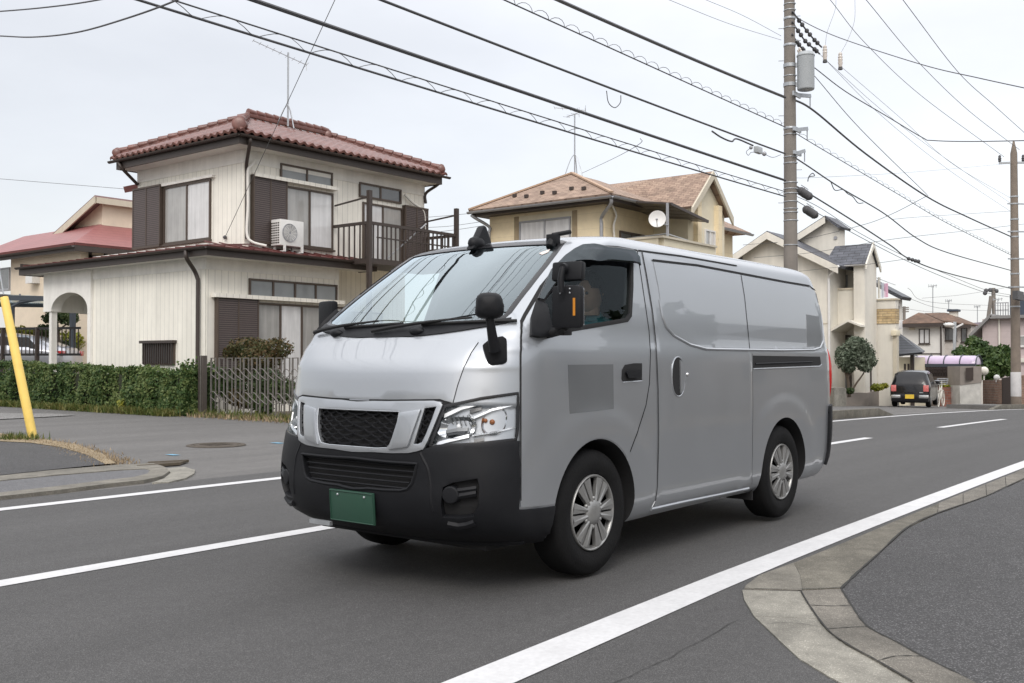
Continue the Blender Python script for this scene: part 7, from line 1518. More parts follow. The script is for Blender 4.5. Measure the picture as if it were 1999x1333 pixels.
# yellow guard on a stay wire at the left, leaning
g0 = onG(65, 858); gD = (g0 - CAM).dot(FW); g1 = onD(8, 580, gD + .3)
yp = thing('stay_guard', 'leaning yellow plastic guard tube on a stay wire beside the dry grass', 'yellow post', g0)
M['yellow'] = mat('faded yellow plastic', (.86, .62, .16), .5, var=.07, scale=5, var2=.08, scale2=1.5)
d = (g1 - g0).normalized(); s = d.cross(Vector((0, 1, 0))).normalized(); q = MB(); L = (g1 - g0).length; q.lathe([(.066, -.05), (.066, L * .5), (.062, L * .97), (.058, L), (.045, L), (.045, L - .05)], g0, d, 24); obj('tube', q, M['yellow'], yp, True, 40)
q = MB(); q.tube([g0 - d * .1, g0 + d * (L + .02), onD(-6, 500, gD + .3), g0 + d * (L + 5)], .011, 6); obj('stay_wire', q, M['steel'], yp, True); q = MB()
for k in (.05, .5): q.ball(g0 + d * L * k - FW * .066 - s * .02, .012, 8, 6)
obj('screw', q, M['rust_iron'], yp, True); q = MB(); q.box(g1 - Vector((.05, .04, .0)), g1 + Vector((.04, .04, .04))); obj('clamp', q, M['rust_iron'], yp)
# ------------------------------------------------------------------ hedge, gate, plants
M['hedge'] = leafmat('hedge leaves', (.024, .052, .015), (.066, .118, .034), (.16, .20, .07), 1.3)
M['hedgecore'] = mat('hedge twigs', (.022, .026, .012), .95, var=.4, scale=8)
M['azalea'] = leafmat('reddish shrub leaves', (.030, .045, .014), (.070, .070, .026), (.125, .082, .036), 2.2)
M['greenleaf'] = leafmat('broad green leaves', (.02, .045, .012), (.045, .085, .022), (.10, .145, .045), 1.2)
M['olive'] = leafmat('grey green leaves', (.045, .068, .042), (.10, .13, .085), (.20, .235, .175), 1.6)
M['darkleaf'] = leafmat('dark tree leaves', (.016, .034, .012), (.035, .06, .02), (.075, .10, .035), 1.4)
M['lime'] = leafmat('yellow green leaves', (.10, .13, .02), (.20, .22, .03), (.36, .34, .05), 2)
M['bark'] = mat('bark', (.085, .065, .048), .9, var=.3, scale=14, bump=.5, bscale=40)
def foliage(par, name, blobs, n, size, m, seed, shell=.5, jitter=.9):
    rng = np.random.default_rng(seed); P, Nn = crown_pts(blobs, n, rng, shell); mb = MB(); leaves(mb, P, Nn, size, rng, jitter=jitter)
    me = bpy.data.meshes.new(name); me.from_pydata(mb.v, [], mb.f); return obj_me(name, me, m, par)
hd = thing('hedge', 'long clipped green hedge along the side street in front of the cream house', 'hedge', (13.3, 24, 0))
rng = np.random.default_rng(11); P = []; Nn = []
def hx(u): return .07 * math.sin(u * 2.1) + .05 * math.sin(u * 5.3 + 1) + .03 * math.sin(u * 11.7)
for i in range(36000):
    y = 19.35 + (rng.uniform(0, 1) ** 1.25) * 13.5; f = rng.uniform(0, 1); zt_ = .98 + .022 * (y - 19.5) + .5 * hx(y) + .02 * rng.normal(); x0 = 12.82 + hx(y * 1.3 + 2); x1 = 13.72
    if f < .62: z = rng.uniform(.02, 1) * zt_; p = (x0 + .10 * (z / zt_) ** 4 * 1.3 + abs(rng.normal(0, .05)) + .06 * math.sin(z * 7 + y * 3) * .5, y, z); n = (-1, 0, .2)
    elif f < .90: p = (rng.uniform(x0 + .03, x1), y, zt_ - abs(rng.normal(0, .045))); n = (-.2, 0, 1)
    else: z = rng.uniform(.02, 1) * zt_; p = (rng.uniform(x0, x1), 19.36 + abs(rng.normal(0, .06)) + .10 * (z / zt_) ** 3, z); n = (0, -1, .2)
    P.append((p[0], p[1], p[2] + gz(p[0]))); Nn.append(n)
mb = MB(); leaves(mb, P, Nn, .046, rng, 1.7, .7); me = bpy.data.meshes.new('foliage'); me.from_pydata(mb.v, [], mb.f); obj_me('foliage', me, M['hedge'], hd)
q = MB(); q.prism([(12.98, 19.52, -.1), (13.65, 19.52, -.1), (13.65, 19.52, .82), (12.98, 19.52, .82)], (0, 13.3, .0)); obj('twigs', q, M['hedgecore'], hd)
rng = np.random.default_rng(5); mb = MB(); cw = onX(240, 790, 12.8)
leaves(mb, [(12.76 + rng.normal(0, .03), cw.y + rng.normal(0, .05), cw.z + rng.normal(0, .07)) for i in range(60)], [(-1, 0, .3)] * 60, .05, rng); me = bpy.data.meshes.new('flower_spray'); me.from_pydata(mb.v, [], mb.f); tag(obj_me('flower_spray', me, M['lime']), 'small pale yellow flowering sprig at the foot of the hedge', 'flower')
blades('grass', 5200, lambda r: (12.66 + r.normal(0, .10), 19.4 + r.uniform(0, 1) * 12), .16, M['grass'], 21, w=.012)
blades('grass', 900, lambda r: (13.2 + r.normal(0, .22), 14.6 + r.uniform(0, 1) * 4.6), .16, M['grass'], 22, w=.012)
blades('dry_grass', 900, lambda r: (13.0 + r.normal(0, .2), 14.6 + r.uniform(0, 1) * 4.4), .10, M['straw'], 23, w=.010)
# folding lattice gate
M['gatemetal'] = mat('weathered aluminium', (.165, .152, .138), .5, metal=.3, var=.15, scale=10)
M['gatedark'] = mat('dark bronze gate post', (.10, .085, .075), .5, metal=.3, var=.15, scale=10)
gt_ = thing('folding_gate', 'folding lattice driveway gate between the hedge end and the van', 'gate', (13.2, 17, 0))
GX = 13.25; gp0 = onX(396, 700, GX).y; gzt = onX(396, 694, GX).z; gg = gz(GX)
for dy, w, m in ((0.02, .05, 'gatemetal'), (-.06, .06, 'gatedark'), (.09, .035, 'gatedark')): q = MB(); q.box((GX - .05, gp0 + dy - w / 2, gg), (GX + .05, gp0 + dy + w / 2, gzt)); obj('post', q, M[m], gt_)
q = MB(); q.box((GX - .12, gp0 - .15, gg - .05), (GX + .12, gp0 + .15, gg + .06)); obj('post_foot', q, M['gatedark'], gt_)
ys = [onX(428 + 15.9 * k, 760, GX).y for k in range(-1, 13)]; ztop = onX(470, 698, GX).z; zbt = gg + .07
for k, y in enumerate(ys):
    y2 = y - .165; q = MB(); q.box((GX - .014, y - .016, zbt), (GX + .014, y + .016, ztop)); q.box((GX - .012, y2 - .009, zbt + .1), (GX + .012, y2 + .009, ztop)); q.box((GX - .013, y2 + .009, ztop - .02), (GX + .013, y - .016, ztop)); obj('picket_frame', q, M['gatemetal'], gt_)
for zc_ in (onX(470, 727, GX).z, onX(470, 773, GX).z):
    la = MB()
    for k in range(len(ys) - 1):
        a, b = ys[k], ys[k + 1]; hgt = .10
        m = (a + b) / 2; c = (b - a)
        la.tube([(GX - .02, a - c * .05, zc_ + .03), (GX - .02, a + c * .22, zc_ + .085), (GX - .02, a + c * .45, zc_ + .075), (GX - .02, b, zc_ - .035)], .010, 5); la.tube([(GX - .02, a, zc_ - .04), (GX - .02, a + c * .75, zc_ - .14), (GX - .02, b, zc_ - .155)], .010, 5); la.tube([(GX + .02, a, zc_ - .14), (GX + .02, b, zc_ + .05)], .008, 5)
    obj('lattice', la, M['gatemetal'], gt_)
for k in (3, 4, 8): q = MB(); q.lathe([(.05, -.02), (.05, .02)], (GX, ys[k] - .08, gg + .05), (1, 0, 0), 14); obj('wheel', q, M['gatedark'], gt_)
az = thing('shrub', 'rounded reddish brown shrub behind the folding gate', 'shrub', (14.7, 18.2, 0))
def at3(px, py, X): p = onX(px, py, X); return (p.x, p.y, p.z)
foliage(az, 'foliage', [(at3(487, 678, 14.6), (.5, .5, .24)), (at3(540, 680, 14.7), (.4, .38, .24)), (at3(510, 698, 14.4), (.5, .48, .26)), (at3(460, 690, 14.6), (.3, .3, .2)), (at3(500, 724, 14.6), (.45, .6, .25))], 5200, .045, M['azalea'], 31)
q = MB()
for px in (480, 505, 530): q.tube([at3(505, 800, 14.6), at3(px, 715, 14.6), at3(px + 8, 690, 14.6)], [.04, .03, .015], 6)
obj('stem', q, M['bark'], az)
for px, py, X, lab, m, s in ((440, 742, 14.3, 'dark leafy plant behind the third picket of the folding gate', 'darkleaf', 1.2), (490, 752, 14.25, 'dark leafy plant under the rounded reddish brown shrub', 'darkleaf', 1.3), (520, 745, 14.3, 'dark leafy plant beneath the right half of the reddish brown shrub', 'darkleaf', 1.3), (415, 752, 14.0, 'low green plant behind the left end of the folding gate', 'greenleaf', 1), (465, 775, 13.9, 'low flowering plant seen through the middle of the folding gate', 'azalea', .8), (505, 785, 13.8, 'small green clump low behind the folding gate near the van', 'greenleaf', .8), (545, 760, 14.2, 'dark shrub behind the gate right beside the van', 'darkleaf', 1.2)):
    t = thing('garden_plant', lab, 'plant', at3(px, 800, X)); c = at3(px, py, X); foliage(t, 'foliage', [(c, (.28 * s, .34 * s, .26 * s)), ((c[0], c[1] - .3 * s, c[2] - .12), (.22 * s, .25 * s, .18 * s))], 700, .055, M[m], int(px)); q = MB(); q.tube([at3(px, 803, X), c], .015, 5); obj('stem', q, M['bark'], t)
# trees
def tree(label, base, trunk_pts, blobs, n, size, m, seed, cat='tree', name='tree', r0=.07, group=None):
    t = thing(name, label, cat, base, group)
    for L in trunk_pts: obj('trunk' if L is trunk_pts[0] else 'limb', MB().tube(crom([tuple(p) for p in L], 5), [r0 * (1 - .6 * i / (5 * (len(L) - 1))) * (1 if L is trunk_pts[0] else .6) for i in range(5 * (len(L) - 1) + 1)], 8), M['bark'], t, True)
    foliage(t, 'crown', blobs, n, size, m, seed); return t
TD = 38.0
tb = lambda px, py, dd=0: tuple(onD(px, py, TD + dd))
def blobpx(px, py, rpx, D, ry=None): s = D / FPX; return (tuple(onD(px, py, D)), (rpx * s, rpx * s, (ry or rpx) * s))
tree('small round crowned tree with forked bare trunk in front of the ivory house', tb(1658, 770), [[tb(1658, 775), tb(1656, 748), tb(1654, 730), tb(1655, 712)], [tb(1660, 768), tb(1672, 748), tb(1686, 728), tb(1690, 712)], [tb(1656, 745), tb(1650, 728), tb(1645, 712)], [tb(1655, 735), tb(1664, 724), tb(1672, 708)]],
     [blobpx(1660, 690, 22, TD, 24), blobpx(1682, 692, 24, TD + .2, 26), blobpx(1672, 675, 22, TD, 18), blobpx(1698, 704, 14, TD - .1, 14), blobpx(1646, 702, 15, TD - .2, 18), blobpx(1656, 718, 13, TD, 10), blobpx(1688, 716, 15, TD, 10), blobpx(1668, 666, 12, TD + .1, 9), blobpx(1638, 690, 8, TD, 14)], 7500, .062, M['olive'], 41, r0=.075)
t = thing('shrub', 'low yellow green shrub beside the dark post under the ivory house', 'shrub', tb(1715, 765)); foliage(t, 'foliage', [blobpx(1712, 756, 12, 38.5, 7), blobpx(1726, 753, 8, 39, 5)], 500, .07, M['lime'], 42); t = thing('shrub', 'dark low plant at the foot of the round crowned tree', 'shrub', tb(1656, 770)); foliage(t, 'foliage', [blobpx(1658, 763, 9, 37.6, 6), blobpx(1648, 765, 5, 37.6, 4)], 350, .06, M['darkleaf'], 43)
for i, (lab, bl, n, tr) in enumerate((('broad bushy tree behind the white gate pillar and lavender canopy', [(1895, 698, 26, 50, 20), (1878, 690, 16, 51, 14), (1912, 682, 20, 51, 18), (1900, 668, 14, 52, 12), (1918, 706, 24, 49, 22)], 3200, (1905, 770)), ('dark bushy tree with lighter tips just left of the far utility pole', [(1945, 712, 24, 48, 24), (1958, 690, 18, 48.5, 16), (1938, 690, 15, 49, 14), (1966, 716, 16, 47.5, 18), (1930, 728, 18, 47, 16)], 3200, (1945, 775)))):
    bl2 = [blobpx(a, b, r, D, ry) for a, b, r, D, ry in bl]; D = bl[0][3]; tree(lab, tuple(onD(tr[0], tr[1], D)), [[tuple(onD(tr[0], tr[1], D)), tuple(onD(tr[0] - 2, 735, D)), tuple(onD(tr[0], 700, D))]], bl2, n, .13, M['greenleaf'], 50 + i, r0=.09)
TL_ = 34.0; s_ = TL_ / FPX
tree('cloud pruned dark green tree behind the black fence, seen past the arched porch', tuple(onD(118, 690, TL_)), [[tuple(onD(118, 700, TL_)), tuple(onD(114, 655, TL_)), tuple(onD(112, 628, TL_))], [tuple(onD(116, 650, TL_)), tuple(onD(96, 650, TL_))], [tuple(onD(115, 645, TL_)), tuple(onD(138, 625, TL_))]],
     [blobpx(112, 615, 24, TL_, 13), blobpx(92, 645, 22, TL_, 12), blobpx(132, 620, 20, TL_, 14), blobpx(98, 622, 14, TL_, 9), blobpx(120, 676, 26, TL_ + .5, 12)], 2600, .07, M['darkleaf'], 61, r0=.07)
t = thing('shrub', 'yellow green shrubs behind the silver car and black fence', 'shrub', tuple(onD(60, 690, 36))); foliage(t, 'foliage', [blobpx(40, 650, 30, 36, 12), blobpx(85, 652, 22, 36, 14), blobpx(140, 668, 24, 36, 20), blobpx(0, 655, 24, 36, 12)], 1500, .10, M['lime'], 62)
# ------------------------------------------------------------------ far left: raised lot with black fence, silver car and carport
struct(ground_sheet('raised_lot', [(10.3, 29.6), (24, 29.6), (24, 44), (10.3, 44)], .62, M['asphalt_side'], 3, thick=.8))
fn = thing('fence', 'black vertical bar fence in front of the silver car at the far left', 'fence', onD(60, 700, 30)); F0, F1 = onD(-60, 638, 30.6), onD(157, 640, 29.6); zf0, zf1 = F0.z, onD(60, 692, 30).z
zf0 = onD(60, 639, 30).z
F0.z = F1.z = 0; dv = (F1 - F0); q = MB(); up_ = Vector((0, 0, 1))
for z in (zf0 - .03, zf1): q.bar(F0 + up_ * z, F1 + up_ * z, .05, .07)
obj('rail', q, M['blackgloss'] if 'blackgloss' in M else M['brown'], fn)
for i in range(28): p = F0 + dv * ((i + .5) / 28); q = MB(); q.box((p.x - .012, p.y - .012, zf1), (p.x + .012, p.y + .012, zf0 - .04)); obj('bar', q, M['brown'], fn)
for t_ in (.31, .62): p = F0 + dv * t_; q = MB(); q.box((p.x - .05, p.y - .05, .6), (p.x + .05, p.y + .05, zf0)); obj('post', q, M['brown'], fn)
cp = thing('carport', 'dark framed carport with translucent roof behind the fence at the far left', 'carport', onD(120, 690, 33)); DC = 32.5
M['bluegrey'] = mat('dark blue grey metal', (.045, .055, .068), .5, var=.08); M['polycarb'] = glassmat('translucent carport sheet', (.52, .58, .60), 1.4, 1.0, rough=.15, base=.25)
a, b, c, d = onD(-120, 586, DC), onD(92, 592, DC), onD(92, 578, DC + 3), onD(-120, 568, DC + 3); q = MB(); q.slab([a, b, c, d], .03); obj('roof_sheet', q, M['polycarb'], cp); q = MB(); q.bar(onD(-120, 578, DC), onD(95, 583, DC), .12, .16); q.bar(onD(-120, 594, DC + 2.6), onD(95, 596, DC + 2.6), .1, .14)
for k in range(5): q.bar(a.lerp(b, k / 4), d.lerp(c, k / 4), .06, .08)
obj('roof_frame', q, M['bluegrey'], cp); q = MB(); q.tube([onD(22, 600, DC), onD(40, 590, DC), onD(80, 583, DC)], .06, 6); q.bar(onD(23, 598, DC), Vector((onD(23, 598, DC).x, onD(23, 598, DC).y, .6)), .14); q.bar(onD(142, 605, DC + 1), Vector((onD(142, 605, DC + 1).x, onD(142, 605, DC + 1).y, .6)), .15); obj('post', q, M['bluegrey'], cp)
# ------------------------------------------------------------------ cars
def loftcar(sections, n=20):
    """sections along x: (x, half width at sill, z sill, half width at shoulder, z shoulder, half width at roof, z roof)"""
    mb = MB(); m = 0
    for x, ws, zs_, wm, zm, wr, zr_ in sections:
        ctl = [(ws * .8, zs_), (ws, zs_ + .05), (wm, (zs_ + zm) / 2), (wm, zm), (wr + (wm - wr) * .45, zm + (zr_ - zm) * .5), (wr, zr_ - .07), (wr * .82, zr_ - .01), (wr * .4, zr_ + .01), (0, zr_ + .015)]
        ring = [(x, -y, z) for y, z in ctl] + [(x, y, z) for y, z in reversed(ctl[:-1])]; m = len(ring); mb.v += ring
    k = len(sections)
    for i in range(k - 1):
        for j in range(m): mb.f.append((i*m + j, i*m + (j+1) % m, (i+1)*m + (j+1) % m, (i+1)*m + j))
    mb.f.append(tuple(range(m))[::-1]); mb.f.append(tuple((k-1)*m + j for j in range(m))); return mb
def place(o, M4): o.data.transform(M4); return o
def carwheels(par, M4, xs, w, r, rim):
    for x in xs:
        for s in (-1, 1):
            q = MB(); q.lathe([(r * .6, -.16), (r * .93, -.17), (r, -.14), (r, -.03), (r * .93, 0), (r * .64, .005)], (x, s * w, r), (0, s, 0), 28); wo = place(obj('wheel', q, M['tyre'], par, True, 40), M4); q = MB(); q.lathe([(r * .64, .0), (r * .6, .01), (r * .2, .02), (0, .02)], (x, s * w, r), (0, s, 0), 24); place(obj('rim', q, rim, wo, True, 30), M4)
M['carblack'] = mat('black car paint', (.006, .006, .008), .25, var=0, coat=.5, spec=.3); M['carsilver'] = mat('silver car paint', (.45, .46, .50), .3, metal=.6, var=0, coat=1); M['yellowplate'] = mat('yellow plate', (.72, .50, .05), .5, var=.04)
M['clearred'] = mat('clear red lamp', (.62, .16, .15), .15, var=.3, scale=25, coat=1)
kc = onG(1778, 793); kD = 37.5; k0 = onD(1776, 792, kD); kz = gz(k0.x) + .0
kei = thing('car', 'small black hatchback with yellow number plate parked in a driveway', 'car', (k0.x, k0.y, kz)); KM = Matrix.Translation((k0.x, k0.y, kz)) @ Matrix.Rotation(R(9), 4, 'Z') @ Matrix.Diagonal((.93, .95, .93, 1))
secs = [(0, .62, .24, .70, .62, .60, .90), (.05, .69, .20, .735, .80, .60, 1.0), (.16, .70, .18, .74, .86, .585, 1.22), (.34, .70, .18, .74, .88, .58, 1.43), (.7, .70, .18, .74, .88, .575, 1.47), (1.5, .70, .18, .74, .87, .575, 1.49), (2.1, .70, .18, .74, .87, .565, 1.43), (2.65, .70, .18, .74, .86, .62, .98), (3.1, .69, .20, .72, .72, .58, .86), (3.36, .60, .26, .62, .58, .5, .70)]
place(obj('body', loftcar(secs), M['carblack'], kei, True, 45), KM)
q = MB(); q.add([(.03, -.58, .84), (.03, .58, .84), (.285, .50, 1.34), (.285, -.50, 1.34), (.10, -.58, .84), (.10, .58, .84), (.34, .50, 1.34), (.34, -.50, 1.34)], [(0, 3, 2, 1), (0, 1, 5, 4), (1, 2, 6, 5), (2, 3, 7, 6), (3, 0, 4, 7), (4, 5, 6, 7)]); place(obj('rear_window', q, mat('dark car glass', (.008, .009, .010), .06, var=0, spec=.25), kei), KM)
for s in (-1, 1):
    q = MB(); q.box((-.012, s * .70 - .0, .64), (.12, s * .50, .90)); place(obj('tail_lamp', q, M['clearred'], kei, bevel=.02), KM); q = MB(); q.box((-.045, s * .34, .37), (.02, s * .70, .50)); place(obj('bumper_trim', q, M['chromesoft'] if 'chromesoft' in M else M['steel'], kei, bevel=.02), KM)
    q = MB(); q.add([(.45, s * .722, .90), (1.95, s * .722, .90), (1.85, s * .625, 1.36), (.6, s * .632, 1.36), (.45, s * .69, .90), (1.95, s * .69, .90), (1.85, s * .60, 1.36), (.6, s * .60, 1.36)], [(0, 1, 2, 3), (4, 7, 6, 5), (0, 4, 5, 1), (1, 5, 6, 2), (2, 6, 7, 3), (3, 7, 4, 0)]); place(obj('side_window', q, MATS['dark car glass'], kei), KM)
    q = MB(); q.box((2.0, s * .74, .92), (2.12, s * .90, 1.05)); place(obj('wing_mirror', q, M['carblack'], kei, bevel=.03), KM)
q = MB(); q.box((-.04, -.70, .22), (.12, .70, .56)); place(obj('rear_bumper', q, M['carblack'], kei, bevel=.05), KM); q = MB(); q.box((-.055, -.165, .355), (-.035, .165, .52)); npk = place(obj('number_plate', q, M['yellowplate'], kei), KM); q = MB(); q.box((-.02, -.50, .585), (.03, -.36, .62)); place(obj('badge', q, M['steel'], kei), KM)
carwheels(kei, KM, (.52, 2.85), .72, .275, M['alloy'])
s0 = onD(143, 685, 33.0); SM = Matrix.Translation((s0.x, s0.y, .62)) @ Matrix.Rotation(math.atan2(-RT.y, -RT.x), 4, 'Z')
sil = thing('car', 'silver car partly hidden by the black fence at the far left', 'car', (s0.x, s0.y, .62))
secs = [(0, .66, .30, .74, .66, .60, .86), (.1, .76, .22, .82, .76, .64, .96), (.5, .80, .2, .86, .86, .62, 1.10), (1.1, .80, .18, .86, .9, .60, 1.34), (1.8, .80, .18, .86, .9, .60, 1.43), (2.5, .80, .18, .86, .9, .60, 1.42), (3.3, .80, .18, .86, .88, .62, 1.12), (3.7, .80, .2, .84, .80, .70, .92), (4.3, .72, .25, .76, .66, .60, .78)]
place(obj('body', loftcar(secs), M['carsilver'], sil, True, 45), SM)
for s in (-1, 1):
    q = MB(); q.add([(.75, s * .83, .92), (3.2, s * .84, .92), (2.6, s * .665, 1.34), (1.2, s * .665, 1.30), (.75, s * .78, .92), (3.2, s * .78, .92), (2.6, s * .62, 1.34), (1.2, s * .62, 1.30)], [(0, 1, 2, 3), (4, 7, 6, 5), (0, 4, 5, 1), (1, 5, 6, 2), (2, 6, 7, 3), (3, 7, 4, 0)]); place(obj('side_window', q, MATS['dark car glass'], sil), SM); q = MB(); q.box((-.02, s * .80, .70), (.30, s * .52, .86)); place(obj('tail_lamp', q, M['redlens'] if 'redlens' in M else M['clearred'], sil, bevel=.02), SM)
carwheels(sil, SM, (.85, 3.45), .84, .31, M['alloy'])
# ------------------------------------------------------------------ bicycle beside the black car
bk = thing('bicycle', 'pale bicycle with wire basket standing beside the black hatchback', 'bicycle', onD(1832, 788, 40.5)); b0 = onD(1831, 774, 40.3); bz = gz(b0.x) + .33; BD = (RT * .55 + _f0 * .83).normalized(); BP = Vector((b0.x, b0.y, bz)); M['cream_metal'] = mat('cream bicycle paint', (.62, .60, .54), .4, var=.05)
def wheel_ring(c): 
    q = MB(); q.tube([c + BD * math.cos(t) * .32 + Vector((0, 0, math.sin(t) * .32)) for t in np.linspace(0, 2*math.pi, 29)], .02, 6, False)
    for k in range(9): t = k * math.pi / 9; q.tube([c + BD * math.cos(t) * .31 + Vector((0, 0, math.sin(t) * .31)), c - BD * math.cos(t) * .31 - Vector((0, 0, math.sin(t) * .31))], .003, 4)
    return obj('wheel', q, M['cream_metal'], bk)
c1, c2 = BP, BP + BD * 1.05; wheel_ring(c1); wheel_ring(c2); up_ = Vector((0, 0, 1)); st_, hd2 = c1 + BD * .38 + up_ * .45, c2 - BD * .22 + up_ * .5; bb = c1 + BD * .45 - up_ * .03
q = MB()
for a, b in ((c1, st_), (c1, bb), (bb, st_), (bb, hd2), (st_ - up_ * .15, hd2), (hd2, c2), (st_, st_ + up_ * .15), (hd2, hd2 + up_ * .22)): q.tube([a, b], .016, 6)
obj('frame', q, M['cream_metal'], bk); q = MB(); q.ball(st_ + up_ * .17, .11, 10, 6, (1, .6, .3)); obj('saddle', q, M['brown'], bk, True); q = MB(); sd2 = BD.cross(up_); q.tube([hd2 + up_ * .22 - sd2 * .27 - BD * .12, hd2 + up_ * .22 - sd2 * .1, hd2 + up_ * .22 + sd2 * .1, hd2 + up_ * .22 + sd2 * .27 - BD * .12], .014, 6); obj('handlebar', q, M['steel'], bk)
q = MB(); bc = hd2 + BD * .18 + up_ * .16
for z in (0, .08, .16, .24): w_ = .13 + .12 * z; q.tube([bc + BD * x * w_ + sd2 * y * w_ * 1.2 + up_ * (z - .1) for x, y in ((-1, -1), (1, -1), (1, 1), (-1, 1), (-1, -1))], .008, 5)
for x in (-1, -.3, .3, 1):
    for y in (-1, 1): q.tube([bc + BD * x * .13 + sd2 * y * .156 - up_ * .1, bc + BD * x * .16 + sd2 * y * .19 + up_ * .14], .006, 4); q.tube([bc + BD * y * .13 + sd2 * x * .156 - up_ * .1, bc + BD * y * .16 + sd2 * x * .19 + up_ * .14], .006, 4)
obj('basket', q, M['steel'], bk)
# ------------------------------------------------------------------ garden walls and gate pillars at the right
M['mortarwall'] = mat('grey rendered wall', (.28, .25, .225), .9, var=.10, scale=3, var2=.10, bump=.3, bscale=60); M['oldwhite'] = mat('streaked white render', (.52, .51, .48), .9, var=.14, scale=3, var2=.25, scale2=1.3, bump=.3, bscale=50)
def gwall(name, label, base_px, top_ys, th, m, cat='wall', D=42.0):
    B = [onD(x, 760, D if not hasattr(D, '__len__') else D[i]) for i, (x, y) in enumerate(base_px)]
    for b in B: b.z = gz(b.x); mb = MB(); bk_ = _f0 * th
    for i in range(len(B) - 1):
        a, b = B[i], B[i + 1]; za = onD(base_px[i][0], top_ys[i], (a - CAM).dot(FW)).z; zb_ = onD(base_px[i + 1][0], top_ys[i + 1], (b - CAM).dot(FW)).z
        L0 = sum((B[j + 1] - B[j]).length for j in range(i)); L1 = L0 + (b - a).length; k = len(mb.f)
        mb.add([(a.x, a.y, a.z - .3), (b.x, b.y, b.z - .3), (b.x, b.y, zb_), (a.x, a.y, za)] + [(p.x + bk_.x, p.y + bk_.y, z) for p, z in ((a, a.z - .3), (b, b.z - .3), (b, zb_), (a, za))], [(0, 1, 2, 3), (5, 4, 7, 6), (3, 2, 6, 7), (0, 3, 7, 4), (1, 5, 6, 2)])
        mb.uv[k] = [(L0, 0), (L1, 0), (L1, zb_ - b.z + .3), (L0, za - a.z + .3)]
    return tag(obj(name, mb, m), label, cat)
gwall('low_wall', 'low curved grey garden wall between the concrete block and the black car', [(1652, 791), (1675, 790.5), (1696, 789), (1708, 786), (1740, 783)], [766, 766.5, 767, 762, 756], .3, M['mortarwall'], D=(39.0, 39.2, 39.4, 40.2, 42.0))
gwall('gate_pillar', 'short weathered concrete block pillar just behind the van', [(1618, 803), (1628, 802), (1652, 796)], [757, 757, 757], .5, M['concrete_pale'], 'pillar', D=(37.0, 36.6, 37.4))
gwall('dark_post', 'dark brown upright post panel beside the round crowned tree', [(1690, 772), (1702, 771)], [700, 700], .3, M['brown'], 'post', D=39.9); gwall('white_pole', 'thin white pole beside the dark post panel', [(1686.5, 772), (1688.5, 772)], [715, 715], .08, M['white'], 'pole', D=39.8)
gwall('gate_pillar', 'broad streaked white gate pillar with brown upper half, right of the bicycle', [(1861, 788), (1874, 789), (1916, 787.5)], [752, 752, 746], .55, M['oldwhite'], 'pillar', D=(43.6, 43.0, 42.6))
up1 = MB(); P1_, P2_, P3_ = onD(1861, 760, 43.6), onD(1874, 760, 43.0), onD(1916, 760, 42.6)
def colz(px, py, p): return onD(px, py, (p - CAM).dot(FW)).z
for (a, ax_), (b, bx_), (za0, zb0_) in (((P1_, 1861), (P2_, 1874), (752, 752)), ((P2_, 1874), (P3_, 1916), (752, 746))):
    f_ = -_f0 * .03; up1.prism([Vector((a.x, a.y, colz(ax_, za0, a))) + f_, Vector((b.x, b.y, colz(bx_, zb0_, b))) + f_, Vector((b.x, b.y, colz(bx_, 715, b))) + f_, Vector((a.x, a.y, colz(ax_, 715, a))) + f_], _f0 * .6)
tag(obj('pillar_top', up1, M['mortarwall']), 'brown rendered upper block of the broad white gate pillar', 'pillar top')
q = MB(); D_ = 42.7; a, b = onD(1886, 718, D_), onD(1900, 741, D_); q.prism([a, onD(1900, 717, D_), b, onD(1886, 742, D_)], _f0 * .05); tag(obj('mail_slot_panel', q, M['brown']), 'dark square panel set in the brown upper half of the gate pillar', 'panel')
gwall('brick_wall', 'low red brown brick wall with grass on top, left of the broad gate pillar', [(1836, 789), (1868, 791)], [756, 756], .3, M['redbrick'], D=43.8); DB = 43.8
rng = np.random.default_rng(9); mb = MB(); leaves(mb, [tuple(onD(rng.uniform(1836, 1868), 753 + rng.normal(0, 1.2), DB + rng.uniform(0, 1.2))) for i in range(500)], [(0, 0, 1)] * 500, .07, rng); me = bpy.data.meshes.new('lawn_strip'); me.from_pydata(mb.v, [], mb.f); o = obj_me('lawn_strip', me, MATS['yellow green leaves']); o['kind'] = 'stuff'
gwall('brick_pillar', 'brown brick gate pillar with stepped top near the far utility pole', [(1929, 786), (1949, 788.5), (1957, 787)], [742, 742, 742], .5, M['brick'], 'pillar', D=(43.6, 42.6, 42.4)); gwall('brick_wall', 'brown brick wall carrying a black panel between the brick pillar and the far pole', [(1957.5, 787), (1976, 785)], [765, 762], .3, M['brick'], D=42.4); gwall('metal_panel', 'black metal panel on the brick wall left of the far pole', [(1958, 786.5), (1974, 785)], [738, 735], .1, M['brown'], 'panel', D=42.3); gwall('brick_wall', 'brown brick wall to the right of the far pole', [(1990, 790), (2040, 788)], [733, 731], .3, M['brick'], D=42.4)
q = MB(); p = onD(1946, 737, 42.8); q.ball(p, .13, 12, 8); q.lathe([(.05, -.2), (.07, -.08)], p, n=10); tag(obj('globe_lamp', q, M['white'], None, True), 'round pale globe lamp on top of the brown brick gate pillar', 'lamp')
for px, py, D_, rr_, lab in ((1921, 724, 46, .2, 'round pale lamp against the dark tree right of the gate pillar'),): q = MB(); q.ball(onD(px, py, D_), rr_, 12, 8); q.tube([onD(px, py, D_), onD(px, 790, D_)], .03, 6); tag(obj('globe_lamp', q, M['ivory'], None, True), lab, 'lamp')
